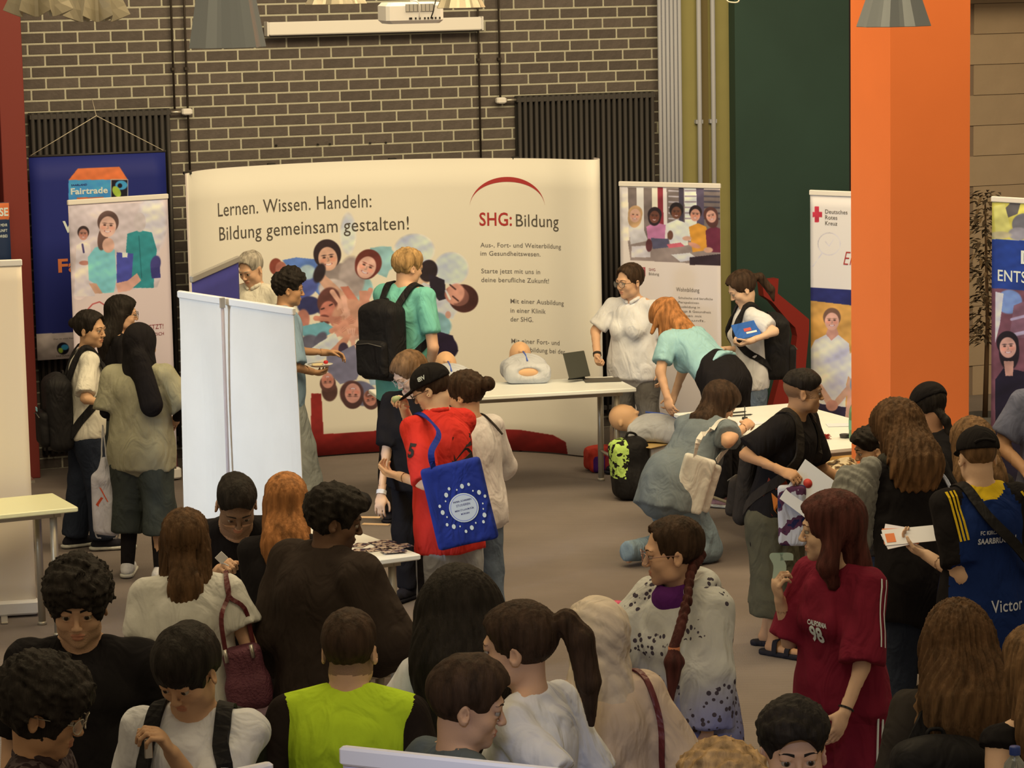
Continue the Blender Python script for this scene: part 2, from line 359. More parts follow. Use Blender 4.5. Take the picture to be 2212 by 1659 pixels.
def person(key, label, top, H=1.65, b=0, hh=None, hp=8, hr=0, lean=3, bw=1.0, fem=False, hs=1.0, skin='light', hair=('short', 'darkbrown'), ht=.012,
           R=None, L=None, hand=(.4, .4), shirt=None, pants=None, shoe=None, beard=0, q=1.0, pose=None, feet=None, palm=(None, None), scalp=None, gaze=0, at=None, side=0, twist=0, nofine=False):
    hh = b if hh is None else hh
    w = bw*(H/1.7)**.6*(.93 if fem else 1.0); P0 = V3(0, 0, .52*H) if pose is None else np.array(pose['hip'], float)
    Ls = H-.266*hs-.52*H
    Mt = rotm('Z', twist)@rotm('X', -lean)@rotm('Y', side)
    T = lambda x, y, z: P0+Mt@V3(x*w, y*w, z)
    N = T(0, 0, Ls+.005); Mh = rotm('Z', -(hh-b))@rotm('X', -hp)@rotm('Y', hr)
    nd = unit(Mt@V3(0, 0, 1)*.55+V3(0, 0, 1)*.45+V3(0, .12, 0)) if lean < 60 else unit(Mt@V3(0, .1, 1))
    hc = N+nd*.140*hs+Mh@V3(0, .012, 0)*hs
    tp = hc+V3(0, 0, .118*hs+ht); rz = -(PSI+math.radians(b)); Rz = np.array(Matrix.Rotation(rz, 3, 'Z'))
    if at is None: pos = atz(top[0], top[1], tp[2])-Rz@tp; pos[2] = 0
    else: pos = np.array(at, float)
    wl = lambda p: Rz.T@(np.asarray(p)-pos)         # world -> local
    lw = lambda p: Rz@np.asarray(p)+pos
    A1 = .178*H; A2 = .150*H; SH = {}; EL = {}; WR = {}
    for sd, spec, x in (('R', R, 1), ('L', L, -1)):
        S0 = T(x*(.172 if not fem else .164), -.005, Ls-.046); SH[sd] = S0; dS = depth(lw(S0))
        if spec is None: spec = ('loc', (x*.245*w, .03, P0[2]-.02))
        if spec[0] == 'px':
            _, ex, ey, eo, wx, wy, wo = spec; E0 = wl(atd(ex, ey, dS+eo)); W0 = wl(atd(wx, wy, dS+wo))
            l = np.linalg.norm(E0-S0); E0 = S0+(E0-S0)/l*min(max(l, A1*.8), A1*1.12); l = np.linalg.norm(W0-E0); W0 = E0+(W0-E0)/l*min(max(l, A2*.75), A2*1.15)
        else:
            W0 = np.array(spec[1], float); pole = unit(spec[2]) if len(spec) > 2 else V3(x*.35, -.9, -.2)
            dv = W0-S0; l = np.linalg.norm(dv)
            if l > (A1+A2)*.995: dv *= (A1+A2)*.995/l; W0 = S0+dv; l = np.linalg.norm(dv)
            a = (A1*A1-A2*A2+l*l)/(2*l); hgt = math.sqrt(max(0, A1*A1-a*a)); u = dv/l; pp = pole-(pole@u)*u; E0 = S0+u*a+unit(pp)*hgt
        EL[sd] = E0; WR[sd] = W0
    # ---- legs
    if pose is None:
        fw = feet or ((.02, .0), (-.02, .0))
        HIP = [P0+V3(x*.088*w, 0, -.02) for x in (1, -1)]
        ANK = [V3((.10*w if i == 0 else -.10*w)+fw[i][0]*.5, fw[i][1]-.03, .075) for i in (0, 1)]
        KNE = []
        for i in (0, 1):
            m = (HIP[i]+ANK[i])/2+V3(0, .015+abs(fw[i][1])*.1, .01); KNE.append(m)
        TOE = [ANK[i]+V3((.03 if i == 0 else -.03), .155, -.045) for i in (0, 1)]
    else: HIP, KNE, ANK, TOE = ([np.array(v, float) for v in pose[k]] for k in ('HIP', 'KNE', 'ANK', 'TOE'))
    root = empty('person', pos, rz, label=label, cat='person')
    hr_ = HAIRC[hair[1]] if hair else (.02, .02, .02)
    # ---- body
    B = S()
    B.ell(P0, (.150*w, .105*w, .125), k=.03); B.ell(T(0, 0, .19), (.125*w, .088*w, .15), Mt, k=.04); B.ell(T(0, 0, Ls-.16), (.148*w, .100*w, .165), Mt, k=.04)
    for i, sd in enumerate('RL'):
        x = 1-2*i; B.cap(T(x*.02, -.008, Ls+.012), SH[sd], .038*w, .046*w, k=.03)
        B.cap(SH[sd], EL[sd], .047*w, .036*w, k=.02); B.cap(EL[sd], WR[sd], .037*w, .0245*w, k=.012)
        B.cap(HIP[i], KNE[i], .088*w, .056*w, k=.02); B.cap(KNE[i], ANK[i], .056*w, .036*w, k=.015); B.cap(ANK[i]-V3(0, .02, .03), TOE[i], .034, .026, k=.02)
        if fem: B.ell(T(x*.065, .085, Ls-.19), .052*w, k=.03)
    boxes = []; grip = {}
    hsz = .98*(H/1.7)
    for i, sd in enumerate('RL'):
        d = unit(WR[sd]-EL[sd]); pn = palm[i]
        if pn is None: pn = V3(-(1-2*i), .1, 0) if d[2] < -.6 else V3(-(1-2*i)*.5, 0, -.8)
        cu = hand[i]; cu = cu if isinstance(cu, dict) else dict(curl=cu)
        grip[sd] = hand_ops(B, WR[sd], d, np.array(pn, float), i == 0, sc=hsz, **cu)
        c = WR[sd]+d*.09
        if proj(lw(c))[1] < 1700: boxes.append((c-.115, c+.115, .0066*q))
    head_ops(B, hc, Mh, hs, fem, N)
    boxes.append((np.array([hc[0]-.13, hc[1]-.15, hc[2]-.15]), np.array([hc[0]+.13, hc[1]+.15, hc[2]+.14]), .0062*q))
    boxes = boxes[::-1]
    V, Q = extract(B, .023, boxes if not nofine else boxes[:1])
    C = (V[Q].mean(1)-hc)@Mh/hs; mi = np.zeros(len(Q), int)
    mi[(np.abs(C[:, 0]) < .0235-np.abs(C[:, 2]+.064)*.4) & (C[:, 2] > -.0755) & (C[:, 2] < -.0535) & (C[:, 1] > .086)] = 1
    if beard:
        m = (C[:, 2] < -.035+.35*np.maximum(0, .05-C[:, 1])) & (C[:, 2] > -.13) & (C[:, 1] > -.02) & (mi == 0) & (np.abs(C[:, 0]) < .09) & ~((C[:, 1] > .07) & (C[:, 2] > -.047))
        mi[m] = 6
    if scalp:
        m = (C[:, 2] > scalp[1]+np.maximum(0, C[:, 1])*scalp[2]) & (C[:, 2] < .14) & ~((np.abs(C[:, 0]) > .0755) & (C[:, 2] < .03)); mi[m] = 7
    VV = [V]; QQ = [Q]; MM = [mi]
    face_extra(VV, QQ, MM, hc, Mh, hs, None, gaze, 1.0 if not fem else .75)
    mats = [skinm(skin), lipm(skin), mat('eye_white', (.40, .36, .32), rough=.4), mat('iris_brown', (.05, .028, .015), rough=.25), mat('pupil_black', (.008, .008, .008), rough=.2),
            mat('brow_'+(hair[1] if hair else 'x'), tuple(np.array(hr_)*.9), rough=.9), shadem(skin, hr_, beard or .3), shadem(skin, hr_, (scalp or (.5,))[0])]
    body = link('body', mesh_np('body', np.concatenate(VV), np.concatenate(QQ), mats, np.concatenate(MM)), root)
    ctx = dict(root=root, hc=hc, Mh=Mh, N=N, T=T, Mt=Mt, P0=P0, Ls=Ls, SH=SH, EL=EL, WR=WR, w=w, wl=wl, lw=lw, hs=hs, grip=grip, q=q, KNE=KNE, ANK=ANK, HIP=HIP, TOE=TOE, H=H, fem=fem, pos=pos, rz=rz, b=b)
    # ---- shirt
    if shirt:
        m = shirt['m']; lo = shirt.get('lo', .02); sl = shirt.get('sl', .62); hem = shirt.get('hem', .12); G = S(); sq = (Mt@V3(0, 1, 0), shirt.get('dp', .68))
        hd = P0+shirt.get('hdir', V3(0, 0, -1) if lean < 40 else Mt@V3(0, 0, -1)*.5+V3(0, -.5, -.35))*hem
        ra = .146*w+lo; rb = shirt.get('rb', .172*w+lo*1.2)
        G.cap(T(0, .0, Ls-.19), P0, ra, rb*.99, k=.03, sq=sq); G.cap(P0+V3(0, 0, .02), hd, rb*.99, rb, k=.03, sq=sq if lean < 40 else (V3(0, 1, 0), .8), flat=True)
        G.ell(T(0, -.005, Ls-.14), (.158*w+lo*.6, .108*w+lo*.6, .15), Mt, k=.04)
        if fem: 
            for x in (1, -1): G.ell(T(x*.062, .088, Ls-.195), .060*w+lo*.25, k=.035)
        for i, sd in enumerate('RL'):
            x = 1-2*i; G.cap(T(x*.03, -.006, Ls-.004), SH[sd]+Mt@V3(0, 0, -.004), .040*w+lo*.3, .047*w+lo*.42, k=.035)
            u = EL[sd]-SH[sd]; rs = .049*w+lo*.6
            if sl <= 1: G.cap(SH[sd], SH[sd]+u*sl, rs, rs*1.0+shirt.get('fl', .008), k=.022, flat=True)
            else:
                G.cap(SH[sd], EL[sd], rs, .046*w+lo*.9, k=.025); v = WR[sd]-EL[sd]; G.cap(EL[sd], EL[sd]+v*(sl-1), .046*w+lo*.9, .034*w+lo*(1.2 if shirt.get('baggy') else .35), k=.014, flat=True)
        fo = shirt.get('fold', .009); G.noise(fo, 11, (1, 1, .6), 11); G.noise(fo*.55, 24, (1, 1, .5), 13)
        if shirt.get('cut') is not None: cn = Mt@V3(0, .0, -1); G.plane(cn, cn@T(0, 0, shirt['cut']))
        nk = shirt.get('neck', 'crew'); a = Mt
        if nk == 'crew': G.ell(N+a@V3(0, .022, .035), (.066, .074, .050), a, k=.006, neg=True)
        elif nk == 'wide': G.ell(N+a@V3(0, .02, .03), (.105, .085, .055), a, k=.006, neg=True)
        elif nk in ('polo', 'v'):
            G.ell(N+a@V3(0, .022, .035), (.066, .072, .05), a, k=.006, neg=True); G.cap(N+a@V3(0, .09, .03), N+a@V3(0, .115, -.09), .03, .004, k=.006, neg=True)
        for i in (0, 1):
            pass
        o = soft(shirt.get('name', 'shirt'), G, .0145*q, m if isinstance(m, list) else [m], root, mi=shirt.get('mi') and (lambda C: shirt['mi'](C, ctx)))
        ctx['shirt'] = o
        if nk == 'polo':
            K = S(); t0 = N+a@V3(0, .005, .012)
            pts = [t0+a@V3(.058*math.sin(t), .060*math.cos(t), .012-.030*max(0, math.cos(t))**3) for t in np.linspace(.32, 2*math.pi-.32, 13)]
            for p1, p2 in zip(pts[:-1], pts[1:]): K.cap(p1, p2, .013, .013, k=.006)
            soft('collar', K, .006, [shirt.get('cm', m if not isinstance(m, list) else m[0])], root)
        if nk == 'hood':
            K = S(); t0 = N+a@V3(0, -.03, .0)
            for t in np.linspace(.75, 2*math.pi-.75, 13): K.ell(t0+a@V3(.082*math.sin(t), .088*math.cos(t)-.004, .018-.03*math.cos(t)*(1 if math.cos(t) > 0 else 0)), (.034, .034, .03), k=.02)
            K.ell(t0+a@V3(0, -.075, -.02), (.10, .055, .075), a, k=.03); K.ell(t0+a@V3(0, .02, .065), (.062, .075, .06), a, k=.008, neg=True); K.noise(.006, 26)
            soft('hood', K, .009*q, [shirt.get('cm', m if not isinstance(m, list) else m[0])], root)
        ctx['grid'] = G
    if pants:
        m = pants['m']; lo = pants.get('lo', .012); ln = pants.get('ln', 1.0); G = S()
        G.ell(P0+V3(0, -.005, -.03), (.150*w+lo*.3, .108*w+lo*.3, .12), k=.03)
        for i in (0, 1):
            G.cap(HIP[i]-(0, 0, .06) if pose is None else HIP[i], KNE[i], .088*w+lo*.8, .062*w+lo, k=.02)
            if ln > .5: G.cap(KNE[i], KNE[i]+(ANK[i]-KNE[i])*((ln-.5)*2), .062*w+lo, pants.get('rb', .050*w+lo), k=.02, flat=True)
            else: G.cap(HIP[i]+(KNE[i]-HIP[i])*.5, KNE[i]-(KNE[i]-HIP[i])*.0+(ANK[i]-KNE[i])*max(0, (ln-.45)*2), .08*w+lo, pants.get('rb', .07*w+lo), k=.02, flat=True)
        if lean < 40: G.plane(V3(0, 0, 1), P0[2]+.05)
        else: G.ell(T(0, -.01, .08), (.162*w+lo, .122*w+lo, .17), Mt, k=.03); G.ell(P0, (.165*w+lo, .128*w+lo, .15), k=.03)
        G.noise(.007, 10, (1, 1, .9), 12); G.noise(.004, 26, (1, 1, .9), 14)
        ctx['pants'] = soft(pants.get('name', 'trousers'), G, (.0165 if c_near(pos) else .03), m if isinstance(m, list) else [m], root, mi=pants.get('mi') and (lambda C: pants['mi'](C, ctx)))
    if shoe:
        for i in (0, 1):
            G = S(); a, t = ANK[i], TOE[i]; f = unit((t-a)*V3(1, 1, 0)); z0 = V3(0, 0, 1) if pose is None else unit(np.cross(np.cross(f, KNE[i]-a), f))
            base = a-z0*(a[2]-.0) if pose is None else a-z0*.07
            G.cap(base+z0*.038-f*.045, base+z0*.034+f*.165, .036, .032, k=.02, sq=None); G.cap(a-z0*.01-f*.01, base+z0*.045+f*.06, .040, .034, k=.03); G.plane(-z0, -(base@z0)-.024); 
            K = S(); K.cap(base+z0*.02-f*.05, base+z0*.02+f*.175, .043, .040, k=.02); K.plane(-z0, -(base@z0)-.004); K.plane(z0, base@z0+.028)
            s1 = soft('shoe', G, .011, [shoe[0]], root); soft('sole', K, .011, [shoe[1]], s1)
    if hair: hair_build(ctx, hair, **(hair[2] if len(hair) > 2 else {}))
    PEOPLE[key] = ctx
    return ctx
def strand(hc, amp=.0022, n=34):
    def f(D, x, y, z):
        th = np.arctan2(x-hc[0], y-hc[1]+.03); return D+amp*np.sin(n*th+5*np.sin(9*z)+2*np.sin(31*(x+y)))
    return f
def hair_build(c, hair, L=.3, wd=.10, yo=-.02, zmin=-.06, t=.012, top=.012, curl=0, tipc=None, pts=None, rad=None, up=0, fh=.0, front=0, bun=None, amp=.0022, name='hair', part=0):
    st, colr = hair[0], hair[1]; hc, Mh, s = c['hc'], c['Mh'], c['hs']; p = lambda x, y, z: hc+Mh@(V3(x, y, z)*s); G = S(); q = c['q']
    G.ell(p(0, -.016, .034), V3(.076+t, .098+t, .087+t)*s, Mh)
    if top: G.ell(p(0, .005+up*.3, .062+up), V3(.072+t*.6, .086+t*.6, .050+top)*s, Mh, k=.02)
    if st == 'curly': G.ell(p(0, .012, .072), V3(.086+t*.5, .098, .055)*s, Mh, k=.02)
    if st in ('short', 'curly'):
        if curl: G.noise(curl, 95, (1, 1, 1), 2); G.noise(curl*.7, 170, (1, 1, 1), 4)
        if curl: G.noise(curl*.6, 40, (1, 1, 1), 6)
        G.plane(-Mh[:, 2]-Mh[:, 1]*.35, (-Mh[:, 2]-Mh[:, 1]*.35)@p(0, -.06, zmin))
        G.ell(p(0, .110, -.022+fh), V3(.071, .074, .092)*s, Mh, k=.008, neg=True)
        for x in (1, -1): G.ell(p(x*.09, .014, -.032), V3(.027, .040, .055)*s, Mh, k=.008, neg=True)
        if not curl: G.noise(.004, 55, (1, 1, .4), 2); G.noise(.003, 120, (1, 1, .3), 4)
    else:
        G.ell(p(0, .114, -.010+fh+(.012 if st != 'long' else 0)), V3(.070+(.008 if st != 'long' else 0), .072+(.016 if st != 'long' else 0), .092)*s, Mh, k=.008, neg=True)
        if st in ('pony', 'bun', 'braid', 'back'):
            G.plane(-Mh[:, 2]-Mh[:, 1]*.5, (-Mh[:, 2]-Mh[:, 1]*.5)@p(0, -.07, zmin))
            for x in (1, -1): G.ell(p(x*.09, .022, -.045), V3(.024, .040, .055)*s, Mh, k=.008, neg=True)
    if st == 'long':
        b0 = p(0, -.052, -.01); L1 = b0[2]-L; yb = min(b0[1], c['N'][1]-.075)+yo
        G.cap(b0, V3(c['N'][0]*.5+b0[0]*.5, yb, b0[2]-.15), wd*.86, wd, k=.03, sq=(V3(0, 1, 0), .62)); G.cap(V3(c['N'][0]*.5+b0[0]*.5, yb, b0[2]-.15), V3(c['N'][0]*.6+b0[0]*.4, yb-.01, L1), wd, wd*.72, k=.03, sq=(V3(0, 1, 0), .42), flat=True)
        for x in (1, -1):
            a0 = p(x*.066, -.012, .0)
            if front: f1 = p(x*.082, .02, -.10); f1[2] = a0[2]-.13; G.cap(a0, f1, .034*s, .036*s, k=.02); G.cap(f1, f1+V3(x*.01, .03 if front > 1 else -.02, -front*.1-.05), .036*s, .024*s, k=.02)
            else: G.cap(a0, a0+V3(0, -.035, -.14), .034*s, .036*s, k=.02)
    if pts is not None:
        P = [p(*v) if len(v) == 3 else hc+V3(*v[:3]) for v in pts]
        for i in range(len(P)-1): G.cap(P[i], P[i+1], rad[i], rad[i+1], k=.012)
    if bun is not None: G.ell(p(*bun[:3]), bun[3]*s, k=.01); G.noise(.003, 90)
    if st not in ('short', 'curly') or amp > .0022: G.fn(strand(hc, amp))
    col = HAIRC[colr]; tn = '' if tipc is None else '_tip%d' % int(sum(tipc[0])*1000)
    mm = hairm('hair_'+colr+tn+('_c' if st == 'curly' else ''), col, tipc)
    if c.get('clip'): G.plane(*c['clip'])
    return soft(name, G, .0078*q, [mm], c['root'])
def headgear(c, kind, m, brim=0, m2=None, tilt=0):
    hc, Mh, s = c['hc'], c['Mh'], c['hs']; p = lambda x, y, z: hc+Mh@(V3(x, y, z)*s); G = S()
    if kind == 'cap':
        R2 = rotm('Z', brim)@rotm('X', tilt); Mb = Mh@R2
        G.ell(p(0, -.014, .040), V3(.092, .112, .092)*s, Mh); G.plane(-Mb[:, 2], -Mb[:, 2]@p(0, 0, .028)); G.ell(hc+Mb@(V3(0, .105, .030)*s), V3(.072, .085, .009)*s, Mb@rotm('X', -10), k=.006)
        G.ell(p(0, -.012, .132), V3(.009, .009, .006)*s, Mh, k=.003)
        soft('cap', G, .0065*c['q'], [m], c['root'])
    if kind == 'hijab':
        N, T = c['N'], c['T']; G.ell(p(0, -.018, .032), V3(.092, .116, .106)*s, Mh); G.cap(p(0, -.02, -.03), N+V3(0, -.005, .0), .092*s, .092*s, k=.04); G.cap(N+V3(0, -.005, .02), N+V3(0, -.01, -.06), .10, .135, k=.04, sq=(V3(0, 1, 0), .72))
        return G, p
# things carried ------------------------------------------------------
def place(c, name, label, cat, **k): return empty(name, c['pos'], c['rz'], label=label, cat=cat, **k)
def poly_tube(parent, name, pts, r, m, n=8, flat=None):
    b = MB(); b.tube([tuple(p) for p in pts], r, n=n, flat=flat); return b.build(name, m, parent)
def smooth_pts(P, n=6):
    P = [np.asarray(p, float) for p in P]; P = [2*P[0]-P[1]]+P+[2*P[-1]-P[-2]]; o = []
    for i in range(1, len(P)-2):
        for j in range(n):
            t = j/n; a, b, c, d = P[i-1:i+3]; o.append(.5*((2*b)+(c-a)*t+(2*a-5*b+4*c-d)*t*t+(3*b-a-3*c+d)*t**3))
    o.append(P[-2]); return o
def hugger(c):
    me = c['shirt'].data; bv = BVHTree.FromPolygons([v.co for v in me.vertices], [tuple(p.vertices) for p in me.polygons])
    def f(P, off):
        o = []; N = []
        for p in P:
            l, n, i, d = bv.find_nearest(Vector(p)); l = np.array(l); n = np.array(n); s = (p-l)@n
            o.append(l+n*off if s < off else p); N.append(n)
        for _ in range(2): o = [o[0]]+[(o[i-1]+2*o[i]+o[i+1])/4 for i in range(1, len(o)-1)]+[o[-1]]
        return o, N
    return f
def strapmesh(parent, pts, wid, th, m, nrm, name='strap', hug=None):
    # flat webbing strap: rectangle swept along pts, wide side across nrm
    P = smooth_pts(pts, 5); b = MB(); vs = []; fs = []; HN = None
    if hug is not None: P, HN = hugger(hug)(P, th*.5+.005)
    for i, p in enumerate(P):
        t = unit(P[min(i+1, len(P)-1)]-P[max(i-1, 0)]); nn = HN[i] if HN is not None else np.asarray(nrm(i/(len(P)-1)) if callable(nrm) else nrm, float); nn = unit(nn-(nn@t)*t); a = np.cross(t, nn)
        for u, v in ((-1, -1), (1, -1), (1, 1), (-1, 1)): vs.append(p+a*wid/2*u+nn*th/2*v)
    for i in range(len(P)-1):
        for j in range(4): fs.append((i*4+j, i*4+(j+1) % 4, i*4+4+(j+1) % 4, i*4+4+j))
    fs += [(3, 2, 1, 0), tuple(len(vs)-4+j for j in range(4))]; b.add(vs, fs, 0, False); return b.build(name, m, parent)
def under(c, m, frac=.8):
    G = S()
    for sd in 'RL': G.cap(c['SH'][sd], c['EL'][sd], .053*c['w'], .043*c['w'], k=.02); G.cap(c['EL'][sd], c['EL'][sd]+(c['WR'][sd]-c['EL'][sd])*frac, .043*c['w'], .031*c['w'], k=.01, flat=True)
    soft('sleeve', G, .011, [m], c['root'])
def backpack(c, label, m, sz=(.15, .085, .23), off=(0, 0), pm=None, wear=('R', 'L'), group=None, dz=0, tag=None, both=True):
    T, Mt, Ls, w = c['T'], c['Mt'], c['Ls'], c['w']; root = place(c, 'backpack', label, 'backpack'); G = S(); cc = T(off[0], -.125-sz[1]*.9, Ls-.06-sz[2]+dz)
    M = Mt@rotm('X', 4); q = lambda x, y, z: cc+M@V3(x, y, z)
    G.box(cc, sz, M, rnd=.055, k=.02); G.ell(q(0, .0, sz[2]*.72), (sz[0]*.96, sz[1]*.95, sz[2]*.42), M, k=.03); G.noise(.004, 16)
    soft('bag_body', G, .013*c['q'], [m], root)
    G = S(); G.box(q(0, -sz[1]-.015, -sz[2]*.38), (sz[0]*.8, .035, sz[2]*.48), M, rnd=.03); G.noise(.003, 20); fp = soft('front_pocket', G, .012, [pm or m], root)
    z = MB(); z.tube([q(-sz[0]*.72, -sz[1]-.052, -sz[2]*.02), q(0, -sz[1]-.054, .01), q(sz[0]*.72, -sz[1]-.052, -sz[2]*.02)], .0035, n=6); z.build('zip', mat('zip_grey', (.09, .09, .09), rough=.4), fp)
    if tag is not None: t = MB(); t.box((-.025, -.004, -.012), (.025, 0, .012), M=Matrix.Translation(q(tag[0], -sz[1]-.052, tag[1])) @ Matrix(M.tolist()).to_4x4()); t.build('brand_tag', tag[2], root)
    h = MB(); h.tube([tuple(v) for v in smooth_pts([q(-.03, .04, sz[2]+.0), q(-.02, .045, sz[2]+.03), q(.02, .045, sz[2]+.03), q(.03, .04, sz[2])], 4)], .007, n=6); h.build('grab_handle', m, root)
    for sd in wear:
        x = 1 if sd == 'R' else -1; yf = .118 if c['fem'] else .108
        pts = [q(x*.07, .06, sz[2]*.85), T(x*.095, -.06, Ls+.02), T(x*.105, .02, Ls+.028), T(x*.118, .085, Ls-.05), T(x*.135, yf+.02, Ls-.17), T(x*.165, .06, Ls-.29), q(x*sz[0]*.9, .05, -sz[2]*.6)]
        strapmesh(root, pts, .05, .012, m, lambda t, T=T: (T(0, 0, 0)*0+Mt@V3(0, math.cos(2.6-t*3.2)*-1 if t > .3 else -.6, .9 if t < .45 else .1)), 'shoulder_strap', c if c.get('shirt') else None)
    return root
def glasses(c, col=(.02, .02, .02), r=.0235):
    hc, Mh, s = c['hc'], c['Mh'], c['hs']; p = lambda x, y, z: tuple(hc+Mh@(V3(x, y, z)*s)); b = MB(); m = mat('spectacle_rim_%d' % int(col[0]*999), col, rough=.3, metal=.4)
    for x in (1, -1):
        b.tube([p(x*(.034)+r*1.05*math.cos(t), .108-.012*abs(math.cos(t))*(1 if x*math.cos(t) > 0 else 0), -.004+r*.9*math.sin(t)) for t in np.linspace(0, 2*math.pi, 14)[:-1]], .0016*s, n=5, closed=True)
        b.tube([p(x*.058, .098, .002), p(x*.076, .045, .004), p(x*.082, -.01, .0)], .0017*s, n=5)
    b.tube([p(-.011, .109, 0), p(0, .111, .003), p(.011, .109, 0)], .0016*s, n=5)
    o = b.build('glasses', m, c['root']); g = MB()
    for x in (1, -1):
        g.add([p(x*.034+r*math.cos(t), .1075-.010*abs(math.cos(t))*(1 if x*math.cos(t) > 0 else 0), -.004+r*.86*math.sin(t)) for t in np.linspace(0, 2*math.pi, 15)[:-1]], [tuple(range(14))])
    g.build('lens', mat('lens_glass', (.9, .9, .9), rough=.05, alpha=.18, spec=.8), o); return o
FONTC = {}
def text_mesh(txt, size=1.0, sx=1.0, bold=0.0, align='LEFT', shear=0, font=None, sub=0):
    cu = bpy.data.curves.new('lettering', 'FONT'); cu.body = txt; cu.size = size; cu.align_x = align; cu.offset = bold; cu.resolution_u = 3; cu.shear = shear; cu.space_character = 1.04; cu.space_line = 1.0
    o = bpy.data.objects.new('lettering', cu); COL.objects.link(o); bpy.context.view_layer.update()
    me = bpy.data.meshes.new_from_object(o.evaluated_get(bpy.context.evaluated_depsgraph_get())); bpy.data.objects.remove(o); bpy.data.curves.remove(cu)
    V = np.zeros(len(me.vertices)*3, np.float32); me.vertices.foreach_get('co', V); V = V.reshape(-1, 3).astype(float); V[:, 0] *= sx
    Fc = [tuple(p.vertices) for p in me.polygons]; bpy.data.meshes.remove(me); return V, Fc
def decal(obj, parent, V2, Fc, origin, xd, zd, m, name='lettering', off=.0022, sub=True):
    """lays flat outlines (V2, x/y in metres) on the surface of obj: each vertex is cast along the print's normal"""
    xd = unit(xd); nd = unit(np.cross(xd, zd)); zd = np.cross(nd, xd); me = obj.data
    bm = BVHTree.FromPolygons([v.co for v in me.vertices], [tuple(p.vertices) for p in me.polygons]); out = []
    for v in V2:
        p = origin+xd*v[0]+zd*v[1]; h = bm.ray_cast(Vector(p+nd*.25), Vector(-nd), .6)
        out.append(np.array(h[0])+nd*off if h[0] is not None else p)
    b = MB(); b.add(out, Fc, 0); return b.build(name, m, parent)
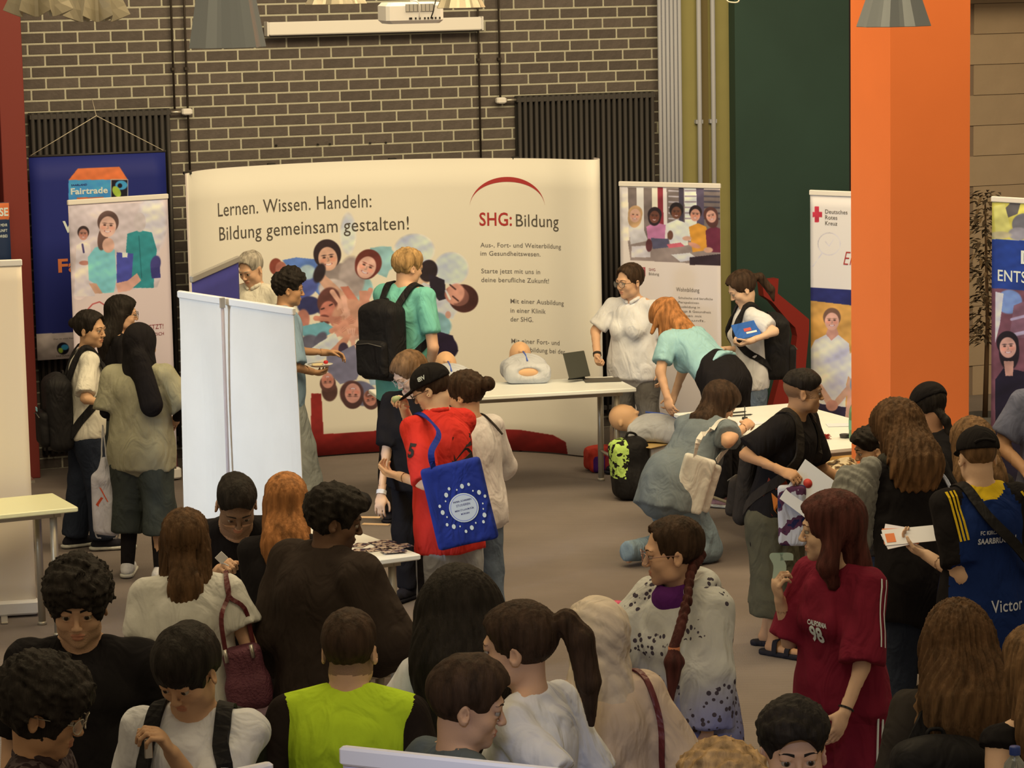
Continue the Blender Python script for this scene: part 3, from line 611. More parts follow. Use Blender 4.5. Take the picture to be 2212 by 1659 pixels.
# ------------------------------------------------------------------ printed canvases
class Canvas:
    def __init__(s, nu, nv, pt, bg):
        s.nu, s.nv = nu, nv; s.X = np.zeros((nv, nu)); s.Y = np.zeros((nv, nu)); U = (np.arange(nu)+.5)/nu
        K = 24; 
        gx = np.zeros((K+1, K*2+1)); gy = np.zeros((K+1, K*2+1))
        for i in range(K+1):
            for j in range(2*K+1): gx[i, j], gy[i, j] = proj(pt(j/(2*K), i/K))
        vv = (np.arange(nv)+.5)/nv*K; uu = U*2*K; i0 = np.minimum(vv.astype(int), K-1); j0 = np.minimum(uu.astype(int), 2*K-1); a = (vv-i0)[:, None]; b = (uu-j0)[None, :]
        for g, t in ((gx, 'X'), (gy, 'Y')):
            setattr(s, t, (g[i0][:, j0]*(1-a)*(1-b)+g[i0+1][:, j0]*a*(1-b)+g[i0][:, j0+1]*(1-a)*b+g[i0+1][:, j0+1]*a*b))
        s.C = np.zeros((nv, nu, 3))+np.array(bg, float); s.bg = np.array(bg, float)
    def put(s, m, c):
        s.C += (np.array(c, float)-s.C)*np.clip(m, 0, 1)[..., None]; return s
    def el(s, x, y, rx, ry, c, rot=0, soft=1.2, a=1.0):
        r = math.radians(rot); X = s.X-x; Y = s.Y-y; u = X*_c(r)+Y*_s(r); v = -X*_s(r)+Y*_c(r); k = np.sqrt((u/rx)**2+(v/ry)**2)
        return s.put((1-k)*min(rx, ry)/soft+.5 if a == 1 else np.clip((1-k)*min(rx, ry)/soft+.5, 0, 1)*a, c)
    def po(s, pts, c, a=1.0):
        X, Y = s.X, s.Y; ins = np.zeros(X.shape, bool); n = len(pts)
        for i in range(n):
            (x0, y0), (x1, y1) = pts[i], pts[(i+1) % n]
            if y0 == y1: continue
            ins ^= ((Y < y0) != (Y < y1)) & (X < (x1-x0)*(Y-y0)/(y1-y0)+x0)
        return s.put(ins.astype(float)*a, c)
    def ln(s, pts, wd, c, a=1.0):
        d = np.full(s.X.shape, 1e9); W = wd if hasattr(wd, '__len__') else [wd]*len(pts)
        for i in range(len(pts)-1):
            (x0, y0), (x1, y1) = pts[i], pts[i+1]; dx, dy = x1-x0, y1-y0; t = np.clip(((s.X-x0)*dx+(s.Y-y0)*dy)/(dx*dx+dy*dy+1e-9), 0, 1)
            d = np.minimum(d, np.hypot(s.X-x0-t*dx, s.Y-y0-t*dy)-(W[i]+(W[i+1]-W[i])*t)/2)
        return s.put(np.clip(.5-d, 0, 1)*a, c)
    def face(s, x, y, r, rot, sk, hairc, smile=True, hr=1.25, hoff=.25, beard=None, long=0):
        # an upright face of radius r turned by rot degrees
        a = math.radians(rot); R = lambda u, v: (x+(u*_c(a)-v*_s(a))*r, y+(u*_s(a)+v*_c(a))*r)
        if long: s.el(*R(0, long*.45), r*1.15, r*(1.1+long*.6), hairc, rot)
        s.el(*R(0, -hoff), r*hr, r*hr*1.08, hairc, rot); s.el(*R(0, .14), r*.90, r*1.12, sk, rot)
        sk2 = tuple(v*.8 for v in sk); dk = (60, 38, 30)
        s.el(*R(-.45, .25), r*.30, r*.22, (min(255, sk[0]*1.04), sk[1]*.82, sk[2]*.75), rot, 3, .5); s.el(*R(.45, .25), r*.30, r*.22, (min(255, sk[0]*1.04), sk[1]*.82, sk[2]*.75), rot, 3, .5)
        if beard: s.el(*R(0, .75), r*.62, r*.5, beard, rot, 3)
        for u in (-.34, .34): s.el(*R(u, -.02), r*.15, r*.08, dk, rot, 1.5); s.el(*R(u, -.22), r*.22, r*.05, hairc, rot, 1.5)
        s.ln([R(0, 0), R(.06, .32), R(-.08, .36)], r*.10, sk2); s.ln([R(-.3, .62), R(0, .74), R(.3, .62)], r*.12, (150, 70, 60))
        if smile: s.ln([R(-.22, .64), R(0, .72), R(.22, .64)], r*.09, (240, 228, 215))
        return s
    def material(s, name, warm=True, rough=.65):
        bg = s.C[0, 0]; m = (np.abs(s.C-s.bg).sum(-1) > 14)[..., None]; n1 = nz(s.X, s.Y, 0*s.X, .055, 0); n2 = nz(s.X, s.Y, 0*s.X+3, .19, 2)
        s.C = np.where(m, np.clip(s.C*(1+.13*n1+.09*n2)[..., None], 0, 255), s.C)
        for _ in range(1): s.C[1:-1, 1:-1] = (s.C[1:-1, 1:-1]*2+s.C[:-2, 1:-1]+s.C[2:, 1:-1]+s.C[1:-1, :-2]+s.C[1:-1, 2:])/6
        A = lin(s.C)/(WREF if warm else np.ones(3))*.80; A = np.clip(A, .003, .95)
        sr = np.where(A <= .0031308, A*12.92, 1.055*A**(1/2.4)-.055)
        im = bpy.data.images.new(name+'_print', s.nu, s.nv); px = np.ones((s.nv, s.nu, 4), np.float32); px[..., :3] = sr[::-1]; im.pixels.foreach_set(px.ravel()); im.update(); im.pack()
        m = bpy.data.materials.new(name+'_print'); m.use_nodes = True; nt = m.node_tree; t = nt.nodes.new('ShaderNodeTexImage'); t.image = im; t.extension = 'EXTEND'
        b = nt.nodes['Principled BSDF']; b.inputs['Roughness'].default_value = rough; b.inputs['Specular IOR Level'].default_value = .3; nt.links.new(t.outputs[0], b.inputs[0]); return m
def sheet(name, pt, nu, nv, front, back, parent, th=.004, **k):
    # a thin printed sheet following pt(u, v); front carries the print, edges and back are plain
    G = [[np.array(pt(j/nu, i/nv)) for j in range(nu+1)] for i in range(nv+1)]; vs = [p for r in G for p in r]; n = len(vs)
    nrm = []
    for i in range(nv+1):
        for j in range(nu+1):
            du = G[i][min(j+1, nu)]-G[i][max(j-1, 0)]; dv = G[min(i+1, nv)][j]-G[max(i-1, 0)][j]; nrm.append(unit(np.cross(dv, du)))
    vs = vs+[v-m*th for v, m in zip(vs, nrm)]; fs = []; mi = []; uv = []
    id = lambda i, j: i*(nu+1)+j
    for i in range(nv):
        for j in range(nu): fs.append((id(i, j), id(i+1, j), id(i+1, j+1), id(i, j+1))); mi.append(0); uv += [(j/nu, 1-i/nv), (j/nu, 1-(i+1)/nv), ((j+1)/nu, 1-(i+1)/nv), ((j+1)/nu, 1-i/nv)]
    for i in range(nv):
        for j in range(nu): fs.append(tuple(n+q for q in (id(i, j), id(i, j+1), id(i+1, j+1), id(i+1, j)))); mi.append(1)
    rim = [id(0, j) for j in range(nu+1)]+[id(i, nu) for i in range(1, nv+1)]+[id(nv, j) for j in range(nu-1, -1, -1)]+[id(i, 0) for i in range(nv-1, 0, -1)]
    for a, b in zip(rim, rim[1:]+rim[:1]): fs.append((a, b, b+n, a+n)); mi.append(1)
    me = bpy.data.meshes.new(name); me.from_pydata([tuple(v) for v in vs], [], fs); me.materials.append(front); me.materials.append(back); me.polygons.foreach_set('material_index', mi); me.polygons.foreach_set('use_smooth', [x == 0 for x in mi])
    u = me.uv_layers.new(); 
    for i, c in enumerate(uv): u.data[i].uv = c
    me.update(); o = link(name, me, parent); return meta(o, **k)
M_white = mat('white_plastic', ph(236, 214, 170), rough=.5); M_alu = mat('brushed_aluminium', (.62, .60, .57), rough=.35, metal=.8); M_cream = mat('cream_banner_cloth', ph(232, 204, 165), rough=.7, var=.02)
M_top = mat('white_laminate', ph(240, 222, 176, .84), rough=.4, var=.02); M_leg = mat('silver_leg_steel', (.40, .37, .31), rough=.4, metal=.5); M_black = mat('black_plastic', (.02, .02, .022), rough=.5)
M_dark = mat('dark_grey_steel', (.05, .048, .052), rough=.5)
# ------------------------------------------------------------------ the room
def noise_floor():
    m = mat('ribbed_carpet', ph(128, 108, 82), rough=.95, var=.13, vscale=1.2, bump=.5, bscale=130, spec=.08); nt = m.node_tree; N = nt.nodes; L = nt.links
    wv = N.new('ShaderNodeTexWave'); wv.inputs['Scale'].default_value = 9; wv.inputs['Distortion'].default_value = 1.2; wv.inputs['Detail'].default_value = 3; wv.bands_direction = 'Y'
    mp = N.new('ShaderNodeMapping'); mp.inputs['Rotation'].default_value = (0, 0, .45); tc = [x for x in N if x.type == 'TEX_COORD'][0]; L.new(tc.outputs['Object'], mp.inputs[0]); L.new(mp.outputs[0], wv.inputs[0])
    r = N.new('ShaderNodeMapRange'); r.inputs['To Min'].default_value = .90; r.inputs['To Max'].default_value = 1.07; L.new(wv.outputs['Fac'], r.inputs[0])
    sc = [x for x in N if x.type == 'VECT_MATH'][0]; mu = N.new('ShaderNodeMath'); mu.operation = 'MULTIPLY'; old = sc.inputs['Scale'].links[0].from_socket; L.new(old, mu.inputs[0]); L.new(r.outputs[0], mu.inputs[1]); L.new(mu.outputs[0], sc.inputs['Scale']); return m
b = MB(); b.box((-6, 2, -.08), (16, 24, 0)); b.build('floor', noise_floor(), kind='structure')
M_mortar = mat('cream_mortar', ph(196, 178, 130, .72), rough=.95, bump=.4, bscale=90, var=.06)
M_brick = mat('dark_brown_brick', ph(98, 82, 62, .72), rough=.8, bump=.5, bscale=40, var=.12, vscale=14, rand=.14)
wall = empty('wall_back', (3.3, WY, 0), kind='structure')
bw_, bh_, jt = .247, .0835, .0145; X1 = 8.64-3.3
b = MB(); b.box((0, .004, 0), (X1, .25, 4.6)); b.build('mortar', M_mortar, wall)
bricks = []
for r in range(55):
    x = -.25+(r % 2)*bw_/2+random.uniform(-.006, .006)
    while x < X1:
        l = bw_-jt+random.choice((0, 0, 0, -.012, .004)); x0, x1 = max(x, 0), min(x+l, X1)
        if x1-x0 > .04: bricks.append((x0, x1, r*bh_+jt/2, (r+1)*bh_-jt/2))
        x += l+jt
vis = sorted(bricks, key=lambda q: (0 if (q[2] > 2.18 and q[3] < 3.62 and not (q[2] < 2.62 and (q[1] < 1.4 or q[0] > 4.1))) else 1, abs((q[2]+q[3])/2-2.95)))
proto = {}
def brick_mesh(l, h):
    k = round(l, 3)
    if k not in proto:
        g = MB(); g.box((0, -.001, 0), (l, .010, h), bev=.002); me = bpy.data.meshes.new('brick'); me.from_pydata(g.v, [], g.f); me.materials.append(M_brick); proto[k] = me
    return proto[k]
for q in vis[:300]: link('brick', brick_mesh(q[1]-q[0], q[3]-q[2]), wall, (q[0], 0, q[2]))
g = MB()
for q in vis[300:]: g.box((q[0], -.001+random.uniform(-.001, .001), q[2]), (q[1], .010, q[3]))
g.build('brick_field', M_brick, wall, kind='stuff')
# olive pier with pipes, green panel, tan block wall on the right
b = MB(); b.box((8.64, WY-.02, 0), (9.30, WY+.25, 4.6)); b.build('wall_olive', mat('olive_plaster', ph(150, 132, 68), rough=.8, var=.03), kind='structure')
pipes = empty('pipe_bundle', (8.6, WY-.05, 0), label='bundle of pale grey vertical pipes beside the brick wall', cat='pipes')
for i in range(6): t = MB(); t.tube([(.02+i*.034, -.03, 0), (.02+i*.034, -.03, 4.6)], .0155, n=10); t.build('pipe', mat('pale_grey_paint', ph(176, 164, 140), rough=.5), pipes)
for k, (x, lb) in enumerate(((8.965, 'thin grey pipe on the olive wall next to the pipe bundle'), (9.085, 'thin grey pipe on the olive wall next to the green panel'))):
    t = MB(); t.tube([(x, WY-.06, 0), (x, WY-.06, 4.6)], .019, n=10)
    for z in (1.2, 2.4, 3.6): t.box((x-.03, WY-.06, z), (x+.03, WY-.02, z+.03))
    t.build('wall_pipe', mat('pale_grey_paint', (.5, .5, .5)), label=lb, cat='pipe')
b = MB(); b.box((8.995, WY-.03, 0), (9.055, WY+.2, 4.6)); b.build('trim_1', mat('dark_olive_strip', ph(112, 92, 48), rough=.9), kind='structure')  # strip of darker olive between the two wall pipes
b = MB(); b.box((9.24, WY-.14, 0), (10.24, WY-.02, 4.6)); b.build('wall_green', mat('dark_green_paint', ph(44, 62, 44, .9), rough=.55, var=.10, vscale=1.4), kind='structure')
b = MB(); b.box((10.24, WY-.05, 0), (10.6, WY+.1, 4.6)); b.build('wall_gap', mat('dark_umber', ph(60, 44, 36), rough=.9, var=.1), kind='structure')
tw = empty('wall_right', (10.6, WY+.2, 0), kind='structure'); M_block = mat('tan_block', ph(140, 112, 74, 1.25), rough=.85, var=.04, rand=.03, bump=.2, bscale=30)
b = MB(); b.box((0, .01, 0), (5.4, .25, 4.6)); b.build('mortar', mat('tan_joint', ph(112, 88, 60, 1.2), rough=.9), tw)
bm_ = {}
for r in range(18):
    for c in range(5):
        x0 = -.3+c*1.25+(r % 2)*.6
        if x0 < 0: continue
        g = MB(); g.box((0, 0, 0), (1.24, .02, .249), bev=.002)
        if 'm' not in bm_: o = g.build('block', M_block, tw, (x0, -.004, r*.253)); bm_['m'] = o.data
        else: link('block', bm_['m'], tw, (x0, -.004, r*.253))
b = MB(); b.box((10.5, WY-.3, 3.40), (16, WY+.2, 3.75)); b.build('beam_right', mat('cream_plaster', ph(226, 206, 150), rough=.8), kind='structure')
# orange column: near corner on the ray through its lit edge
cc = atd(1922, 700, 16.3); cx, cy = cc[0], cc[1]
b = MB(); b.box((cx, cy, 0), (cx+.505, cy+.50, 4.8), bev=.004); b.build('column', mat('orange_paint', ph(250, 122, 50, .86), rough=.55, var=.02, vscale=3), kind='structure')
# red post and reveal on the left
b = MB(); b.box((3.36, WY-.36, 0), (3.54, WY-.16, 4.6), bev=.004); b.build('trim_2', mat('red_steel_paint', ph(128, 48, 34), rough=.5), kind='structure')
b = MB(); b.box((1.2, WY-.2, 0), (3.4, WY+.0, 4.6)); b.build('wall_left', mat('dark_red_paint', ph(84, 30, 30), rough=.6), kind='structure')
# ------------------------------------------------------------------ radiators
def radiator(x0, x1, z1, lb, z0=.12):
    r = empty('radiator', (x0, WY-.02, 0), label=lb, cat='radiator'); n = round((x1-x0)/.0465); p = (x1-x0)/n; g = MB(); g.tube([(0, -.05, z0), (0, -.05, z1)], .0155, n=8); me = None
    for i in range(n):
        if me is None: o = g.build('fin', M_dark, r, ((i+.5)*p, 0, 0)); me = o.data
        else: link('fin', me, r, ((i+.5)*p, 0, 0))
    for z in (z0+.05, z1-.03): h = MB(); h.box((0, -.062, z-.02), (x1-x0, -.02, z+.018), bev=.004); h.build('header', M_dark, r)
    h = MB(); h.box((0, -.015, z0), (x1-x0, 0, z1)); h.build('back_plate', M_black, r); return r
ra1 = radiator(3.62, 4.68, 2.67, 'tall charcoal ribbed radiator behind the blue hanging banner'); ra2 = radiator(7.42, 8.58, 2.67, 'tall charcoal ribbed radiator right of the big curved display')
for x, sg, lb in ((4.68, 1, 'cream thermostat valve on the radiator behind the blue banner'), (7.42, -1, 'cream thermostat valve on the radiator beside the curved display')):
    v = empty('valve', (x, WY-.06, 2.64), label=lb, cat='valve'); g = MB(); g.tube([(0, 0, 0), (sg*.09, 0, 0)], .011, n=8); g.build('valve_pipe', M_alu, v)
    g = MB(); g.box((.085 if sg > 0 else -.165, -.028, -.024), (.165 if sg > 0 else -.085, .028, .024), bev=.01); g.build('thermostat_head', M_white, v)
for x0, x1, lb in ((4.72, 4.82, 'left'), (7.13, 7.30, 'right')):
    for k, x in enumerate((x0, x1)):
        t = MB(); t.tube([(x, WY-.03, 2.2 if k == (0 if lb == 'right' else 1) else 2.66), (x, WY-.03, 4.5)], .0085, n=8)
        for z in (2.95, 3.6): t.box((x-.014, WY-.04, z), (x+.014, WY, z+.02))
        nm = 'the tall radiator behind the blue banner' if lb == 'left' else 'the tall radiator beside the curved display'
        t.build('heating_pipe', mat('dark_brown_pipe', (.035, .028, .024), rough=.5), label='thin dark heating pipe above %s, %s one' % ('the thermostat left of the display' if lb == 'left' else 'the thermostat right of the display', 'left' if k == 0 else 'right'), cat='pipe')
# little dark fixings in the mortar joint above the display
for k, px in enumerate((597, 687, 713, 800, 834)):
    p = aty(px, 314-(px-597)*.025, WY-.012); g = MB(); g.tube([(p[0], WY+.004, p[2]), (p[0], WY-.014, p[2])], .008, n=8); g.build('wall_plug', M_black, label='small dark wall plug above the curved display, '+('leftmost of the five', 'second from the left', 'middle one of five', 'second from the right', 'rightmost of the five')[k], cat='wall plug', group='wall plugs above the display')
# ------------------------------------------------------------------ projection screen, projector, lamps
s0 = empty('projection_screen', (5.43, WY-.16, 3.19), label='rolled up cream projection screen case high on the brick wall', cat='screen')
g = MB(); g.box((0, 0, 0), (1.69, .09, .10), bev=.008); g.build('screen_case', M_white, s0); 
for x in (-.012, 1.69): g = MB(); g.box((x, -.004, -.004), (x+.012, .094, .104), bev=.003); g.build('end_cap', M_white, s0)
g = MB(); g.box((.02, .035, -.012), (1.66, .05, 0)); g.build('bottom_bar', M_dark, s0); 
for x in (.2, 1.4): g = MB(); g.box((x, .09, .02), (x+.05, .17, .08)); g.build('wall_bracket', M_alu, s0)
pj = atd(895, 50, 17.2); pr0 = empty('projector', pj, -.12, label='white ceiling projector hanging in front of the screen case', cat='projector')
g = MB(); g.box((-.195, -.16, 0), (.15, .16, .125), bev=.02); g.build('projector_body', M_white, pr0); g = MB(); g.box((-.08, -.163, .07), (.09, -.159, .115)); g.build('vent_panel', mat('grey_vent', (.25, .25, .26), rough=.6), pr0)
for i in range(7): g = MB(); g.box((-.078+i*.024, -.166, .072), (-.060+i*.024, -.162, .113)); g.build('vent_slat', mat('vent_slat_grey', (.42, .42, .42), rough=.5), pr0)
for i, x in enumerate((-.06, -.025, 0, .03, .05, .075, .095, .12)): g = MB(); g.box((x, -.164, .025), (x+(.018 if i == 0 else .009), -.159, .037)); g.build('socket', M_black, pr0)
g = MB(); g.tube([(0, 0, .125), (0, 0, .9)], .022, n=10); g.build('ceiling_mount', M_white, pr0)
g = MB(); g.tube([tuple(v) for v in smooth_pts([(.07, -.165, .03), (.085, -.19, .09), (.11, -.12, .20), (.02, 0, .3)], 6)], .004, n=6); g.build('cable', M_black, pr0)
g = MB(); g.tube([tuple(v) for v in smooth_pts([(-.0, -.165, .03), (-.005, -.19, .12), (-.06, -.14, .16), (0, -.02, .3)], 6)], .004, n=6); g.build('cable', M_white, pr0)
M_shade = mat('polished_aluminium_shade', (.36, .42, .50), rough=.32, metal=.35, spec=.9); M_shade2 = mat('brass_toned_shade', (.50, .46, .36), rough=.35, metal=.4, spec=.9)
def lamp(px, py, dep, R, h, lb, n=9, petal=.0, m=None, lift=.0, top=.3):
    p = atd(px, py, dep); r = empty('pendant_lamp', p, random.uniform(0, 1), label=lb, cat='lamp', group=None); vs = []; k = 6
    for i in range(n):       # each shade leaf is a bent metal sheet of its own
        a0, a1 = 2*math.pi*i/n, 2*math.pi*(i+1)/n; vs = []; fs = []
        for j in range(k+1):
            t = j/k; rr = R*(top+(1-top)*t**1.1); z = h*(1-t)+.004
            for q in range(6):
                u = q/5; a = a0+(a1-a0)*u; bulge = 1-.10*math.sin(math.pi*u)-petal*math.sin(math.pi*u)*t; zz = z-(lift*t*t*math.sin(math.pi*u))
                vs.append((rr*bulge*math.cos(a), rr*bulge*math.sin(a), zz))
        nv = len(vs); vs += [(x*.985, y*.985, z-.002) for x, y, z in vs]
        for j in range(k):
            for q in range(5): A = j*6+q; fs += [(A, A+6, A+7, A+1), (nv+A, nv+A+1, nv+A+7, nv+A+6)]
        for q in range(5): A = k*6+q; fs.append((A, A+nv, A+nv+1, A+1))
        for j in range(k): fs += [(j*6, j*6+nv, j*6+6+nv, j*6+6), (j*6+5, j*6+11, j*6+11+nv, j*6+5+nv)]
        g = MB(); g.add(vs, fs, 0, False); g.build('shade_leaf', m or M_shade, r)
    g = MB(); g.lathe([(.0, h+.10), (R*.2, h+.10), (R*.25, h), (R*.2, h-.03), (0, h-.03)], n=16); g.build('lamp_housing', M_dark, r); g = MB(); g.tube([(0, 0, h+.1), (0, 0, h+1.6)], .008, n=8); g.build('suspension_rod', M_dark, r)
    return r
lamp(490, 104, 11.0, .150, .30, 'faceted metal pendant lamp hanging left of the screen case', 9, top=.66)
lamp(1932, 58, 12.0, .158, .24, 'faceted metal pendant lamp hanging in front of the orange column', 9, top=.5)
lamp(85, 22, 12.0, .15, .22, 'petal shaped metal pendant lamp nearest the red post', 7, .35, M_shade2, .03); lamp(208, 34, 12.6, .15, .24, 'petal shaped metal pendant lamp right of the one by the red post', 7, .38, M_shade2, .03)
lamp(728, 10, 14.5, .16, .22, 'metal pendant lamp just above the screen case left of the projector', 9, .1, M_shade2); lamp(995, 18, 15.0, .13, .2, 'metal pendant lamp hanging right behind the projector', 9, .05, M_shade2)
# ------------------------------------------------------------------ the big curved display
prof = [(4.58, 20.36), (4.74, 20.62), (5.0, 20.80), (5.5, 20.93), (6.0, 20.95), (6.5, 20.86), (7.0, 20.60), (7.3, 20.34), (7.46, 20.10), (7.555, 20.0), (7.62, 20.02), (7.655, 20.10), (7.66, 20.2)]
PS = smooth_pts([V3(x, y, 0) for x, y in prof], 8); PA = np.array(PS)[:, :2]; PL = np.concatenate([[0], np.cumsum(np.hypot(*np.diff(PA, axis=0).T))]); PT = PL[-1]; PH = 2.23
def dpt(u, v): l = np.clip(u, 0, 1)*PT; return V3(np.interp(l, PL, PA[:, 0]), np.interp(l, PL, PA[:, 1]), PH*(1-v)+.012)
def dsp(px, py):       # point of the display's face under an image point, as (arc length, height)
    d = ray(px, py); best = None
    for i in range(len(PA)-1):
        a, e = PA[i], PA[i+1]-PA[i]; det = d[0]*(-e[1])+e[0]*d[1]
        t = (a[0]*(-e[1])+e[0]*a[1])/det; q = (d[0]*a[1]-d[1]*a[0])/det
        if -1e-6 <= q <= 1+1e-6: best = (PL[i]+q*(PL[i+1]-PL[i]), HC+t*d[2]); break
    return best
K = Canvas(900, 640, dpt, (236, 214, 166)); cr = (236, 214, 166)
K.po([(560, 925), (700, 938), (820, 930), (1010, 925), (1120, 928), (1195, 940), (1222, 955), (1228, 992), (1228, 1020), (560, 1020)], (152, 40, 32)); K.po([(672, 850), (694, 850), (700, 960), (672, 990)], (152, 40, 32)); K.po([(640, 960), (675, 960), (675, 1010), (640, 1010)], (152, 40, 32))
skn = (214, 160, 120); K.el(752, 505, 16, 42, (214, 208, 196), 0, 6); K.el(895, 540, 42, 34, (206, 204, 200), 0, 6); K.el(975, 580, 36, 34, (206, 206, 204), 20, 6)
K.po([(610, 562), (640, 556), (680, 560), (692, 585), (735, 640), (700, 650), (665, 610), (650, 632), (640, 600)], (96, 124, 168)); K.el(655, 622, 32, 22, (84, 92, 140), -20, 3); K.el(664, 588, 18, 16, (176, 190, 176), 0, 4)
K.el(596, 576, 14, 18, (140, 66, 46)); K.el(607, 580, 12, 15, (176, 104, 78)); K.po([(800, 535), (845, 532), (850, 560), (835, 600), (800, 585)], (156, 190, 168)); K.el(826, 560, 30, 28, (150, 184, 164), 0, 3)
K.el(780, 625, 26, 30, (158, 190, 168), 0, 3); K.el(742, 600, 42, 30, (150, 130, 110), 20, 4); K.el(760, 600, 28, 46, (172, 150, 128), 0, 5); K.el(725, 630, 38, 26, (206, 184, 158), 20, 4)
K.po([(682, 600), (700, 592), (752, 640), (768, 665), (750, 680), (735, 665)], skn); K.po([(735, 620), (752, 618), (775, 650), (790, 668), (770, 676)], (200, 120, 88)); K.po([(776, 628), (796, 628), (800, 665), (778, 668)], (205, 140, 104))
K.face(708, 556, 23, -8, (226, 170, 128), (52, 36, 34), hr=1.3, hoff=.3); K.el(690, 590, 12, 22, (44, 34, 34), 20, 3); K.face(793, 575, 22, 24, (228, 172, 136), (112, 50, 38), hr=1.3, hoff=.3, long=.2)
K.el(912, 590, 24, 24, (205, 165, 120)); K.el(925, 585, 20, 24, (46, 34, 34), 15, 2); K.po([(880, 640), (915, 610), (985, 640), (980, 690), (930, 680), (900, 660)], (206, 198, 182)); K.el(942, 655, 48, 30, (208, 200, 186), 20, 4)
K.po([(925, 590), (960, 605), (965, 645), (948, 650), (930, 625)], (44, 34, 40)); K.face(990, 640, 24, 112, (208, 140, 108), (74, 40, 32), hr=1.25, hoff=.5, beard=(176, 108, 84)); K.el(1005, 648, 24, 28, (78, 42, 34), 30, 3, .55); K.el(984, 634, 19, 22, (212, 146, 112), 20, 3)
K.ln([(972, 615), (984, 625)], 3, (70, 40, 34)); K.ln([(978, 640), (990, 650)], 3, (70, 40, 34)); K.ln([(963, 628), (972, 646)], 4, (232, 220, 205))
K.po([(905, 680), (930, 672), (965, 684), (972, 720), (945, 735), (912, 705)], (132, 164, 150)); K.el(942, 700, 34, 26, (134, 168, 154), 20, 4); K.el(968, 680, 6, 8, (206, 150, 116)); K.po([(905, 700), (935, 712), (978, 725), (990, 758), (975, 778), (950, 770), (915, 740)], (40, 28, 44)); K.el(960, 750, 30, 26, (36, 24, 40), 30, 2)
K.el(700, 665, 26, 16, (84, 76, 92), 30, 3); K.el(668, 660, 26, 20, (52, 52, 82), 0, 3); K.el(710, 650, 24, 30, (104, 60, 48), 20, 3); K.el(708, 672, 17, 22, (196, 118, 90), 12, 2); K.el(702, 690, 13, 10, (110, 58, 46), 20, 3); K.ln([(694, 668), (700, 666)], 3, (60, 36, 30)); K.ln([(712, 660), (718, 657)], 3, (60, 36, 30))
K.el(655, 690, 14, 22, (190, 120, 92), 0, 3); K.po([(650, 705), (700, 695), (730, 712), (700, 728), (655, 726)], (116, 168, 160)); K.el(760, 690, 44, 44, (206, 146, 108), 0, 5)
def khand(x, y, ang, col, s=1.0):        # a printed hand pointing along ang
    a = math.radians(ang); dx, dy = math.cos(a), math.sin(a); K.ln([(x-dx*30*s, y-dy*30*s), (x, y)], [11*s, 9*s], col); K.el(x+dx*5*s, y+dy*5*s, 10*s, 7.5*s, col, ang)
    for q in (-1.5, -.5, .5, 1.5): t = a+q*.20; K.ln([(x+dx*8*s-dy*q*3*s, y+dy*8*s+dx*q*3*s), (x+math.cos(t)*25*s, y+math.sin(t)*25*s)], 3.6*s, col); K.ln([(x+dx*10*s-dy*(q+.5)*3*s, y+dy*10*s+dx*(q+.5)*3*s), (x+math.cos(t+.1)*22*s, y+math.sin(t+.1)*22*s)], .8, (150, 92, 66))
    K.ln([(x, y), (x+math.cos(a+1.0)*14*s, y+math.sin(a+1.0)*14*s)], 4*s, col)
for x, y, a_, cl in ((735, 655, 55, (222, 164, 126)), (790, 655, 110, (206, 140, 106)), (805, 690, 175, (216, 152, 116)), (790, 725, 215, (198, 132, 98)), (762, 735, 262, (226, 166, 130)), (728, 722, 310, (214, 148, 112)), (712, 690, 5, (200, 128, 96)), (748, 672, 80, (230, 170, 132)), (775, 700, 200, (220, 156, 118)), (742, 700, 330, (210, 142, 106))): khand(x, y, a_, cl)
K.el(670, 745, 24, 22, (104, 98, 100), 0, 4); K.el(692, 735, 12, 20, (92, 86, 90), 30, 3); K.po([(655, 765), (690, 740), (725, 720), (735, 745), (700, 775), (660, 790)], (212, 206, 192)); K.po([(712, 758), (745, 725), (760, 720), (750, 742), (722, 768)], (214, 146, 108))
K.el(742, 755, 11, 15, (64, 48, 60), 0, 2); K.po([(705, 770), (735, 760), (765, 745), (785, 790), (770, 820), (735, 830), (705, 800)], (124, 116, 122)); K.el(740, 790, 34, 26, (122, 114, 120), 0, 4); K.el(782, 850, 34, 26, (110, 104, 112), 20, 3)
K.el(712, 845, 17, 22, (88, 56, 44), 0, 2); K.face(708, 824, 15, 178, (200, 132, 102), (96, 60, 48), hr=1.15, hoff=.3); K.el(760, 850, 26, 28, (84, 52, 44), 0, 3); K.face(762, 852, 19, 182, (206, 142, 114), (80, 50, 42), hr=1.2, hoff=.35)
K.face(800, 862, 15, 165, (198, 128, 98), (84, 54, 44), hr=1.15, hoff=.3, beard=(120, 76, 58)); K.el(830, 850, 16, 22, (190, 130, 104), 0, 4); K.po([(790, 795), (830, 790), (840, 830), (800, 832)], (152, 168, 160))
DP = empty('display_wall', (0, 0, 0), label='large curved cream pop-up display wall with printed group photo', cat='display')
sheet('display_panel', dpt, 110, 10, K.material('display'), M_cream, DP, th=.012)
def dtext(txt, px, py, hpx, wpx, m, bold=0, parent=DP):
    # lettering that starts at (px, py), its capital height hpx and its width wpx measured in the photograph
    V, Fc = text_mesh(txt, 1.0, 1.0, bold); l0, z0 = dsp(px, py); l1 = dsp(px+wpx, py)[0]; zt = dsp(px, py-hpx)[1]; sz = (zt-z0)/.70; W = V[:, 0].max()-V[:, 0].min(); sx = (l1-l0)/W; out = []
    for x, y, _ in V:
        l = l0+(x-V[:, 0].min())*sx; p = dpt(l/PT, 1-(z0-.012+y*sz)/PH); q = dpt(l/PT+.002, 0)-dpt(l/PT-.002, 0); n = unit(V3(q[1], -q[0], 0)); out.append(p+n*.0022)
    b = MB(); b.add(out, Fc); return b.build('lettering', m, parent)
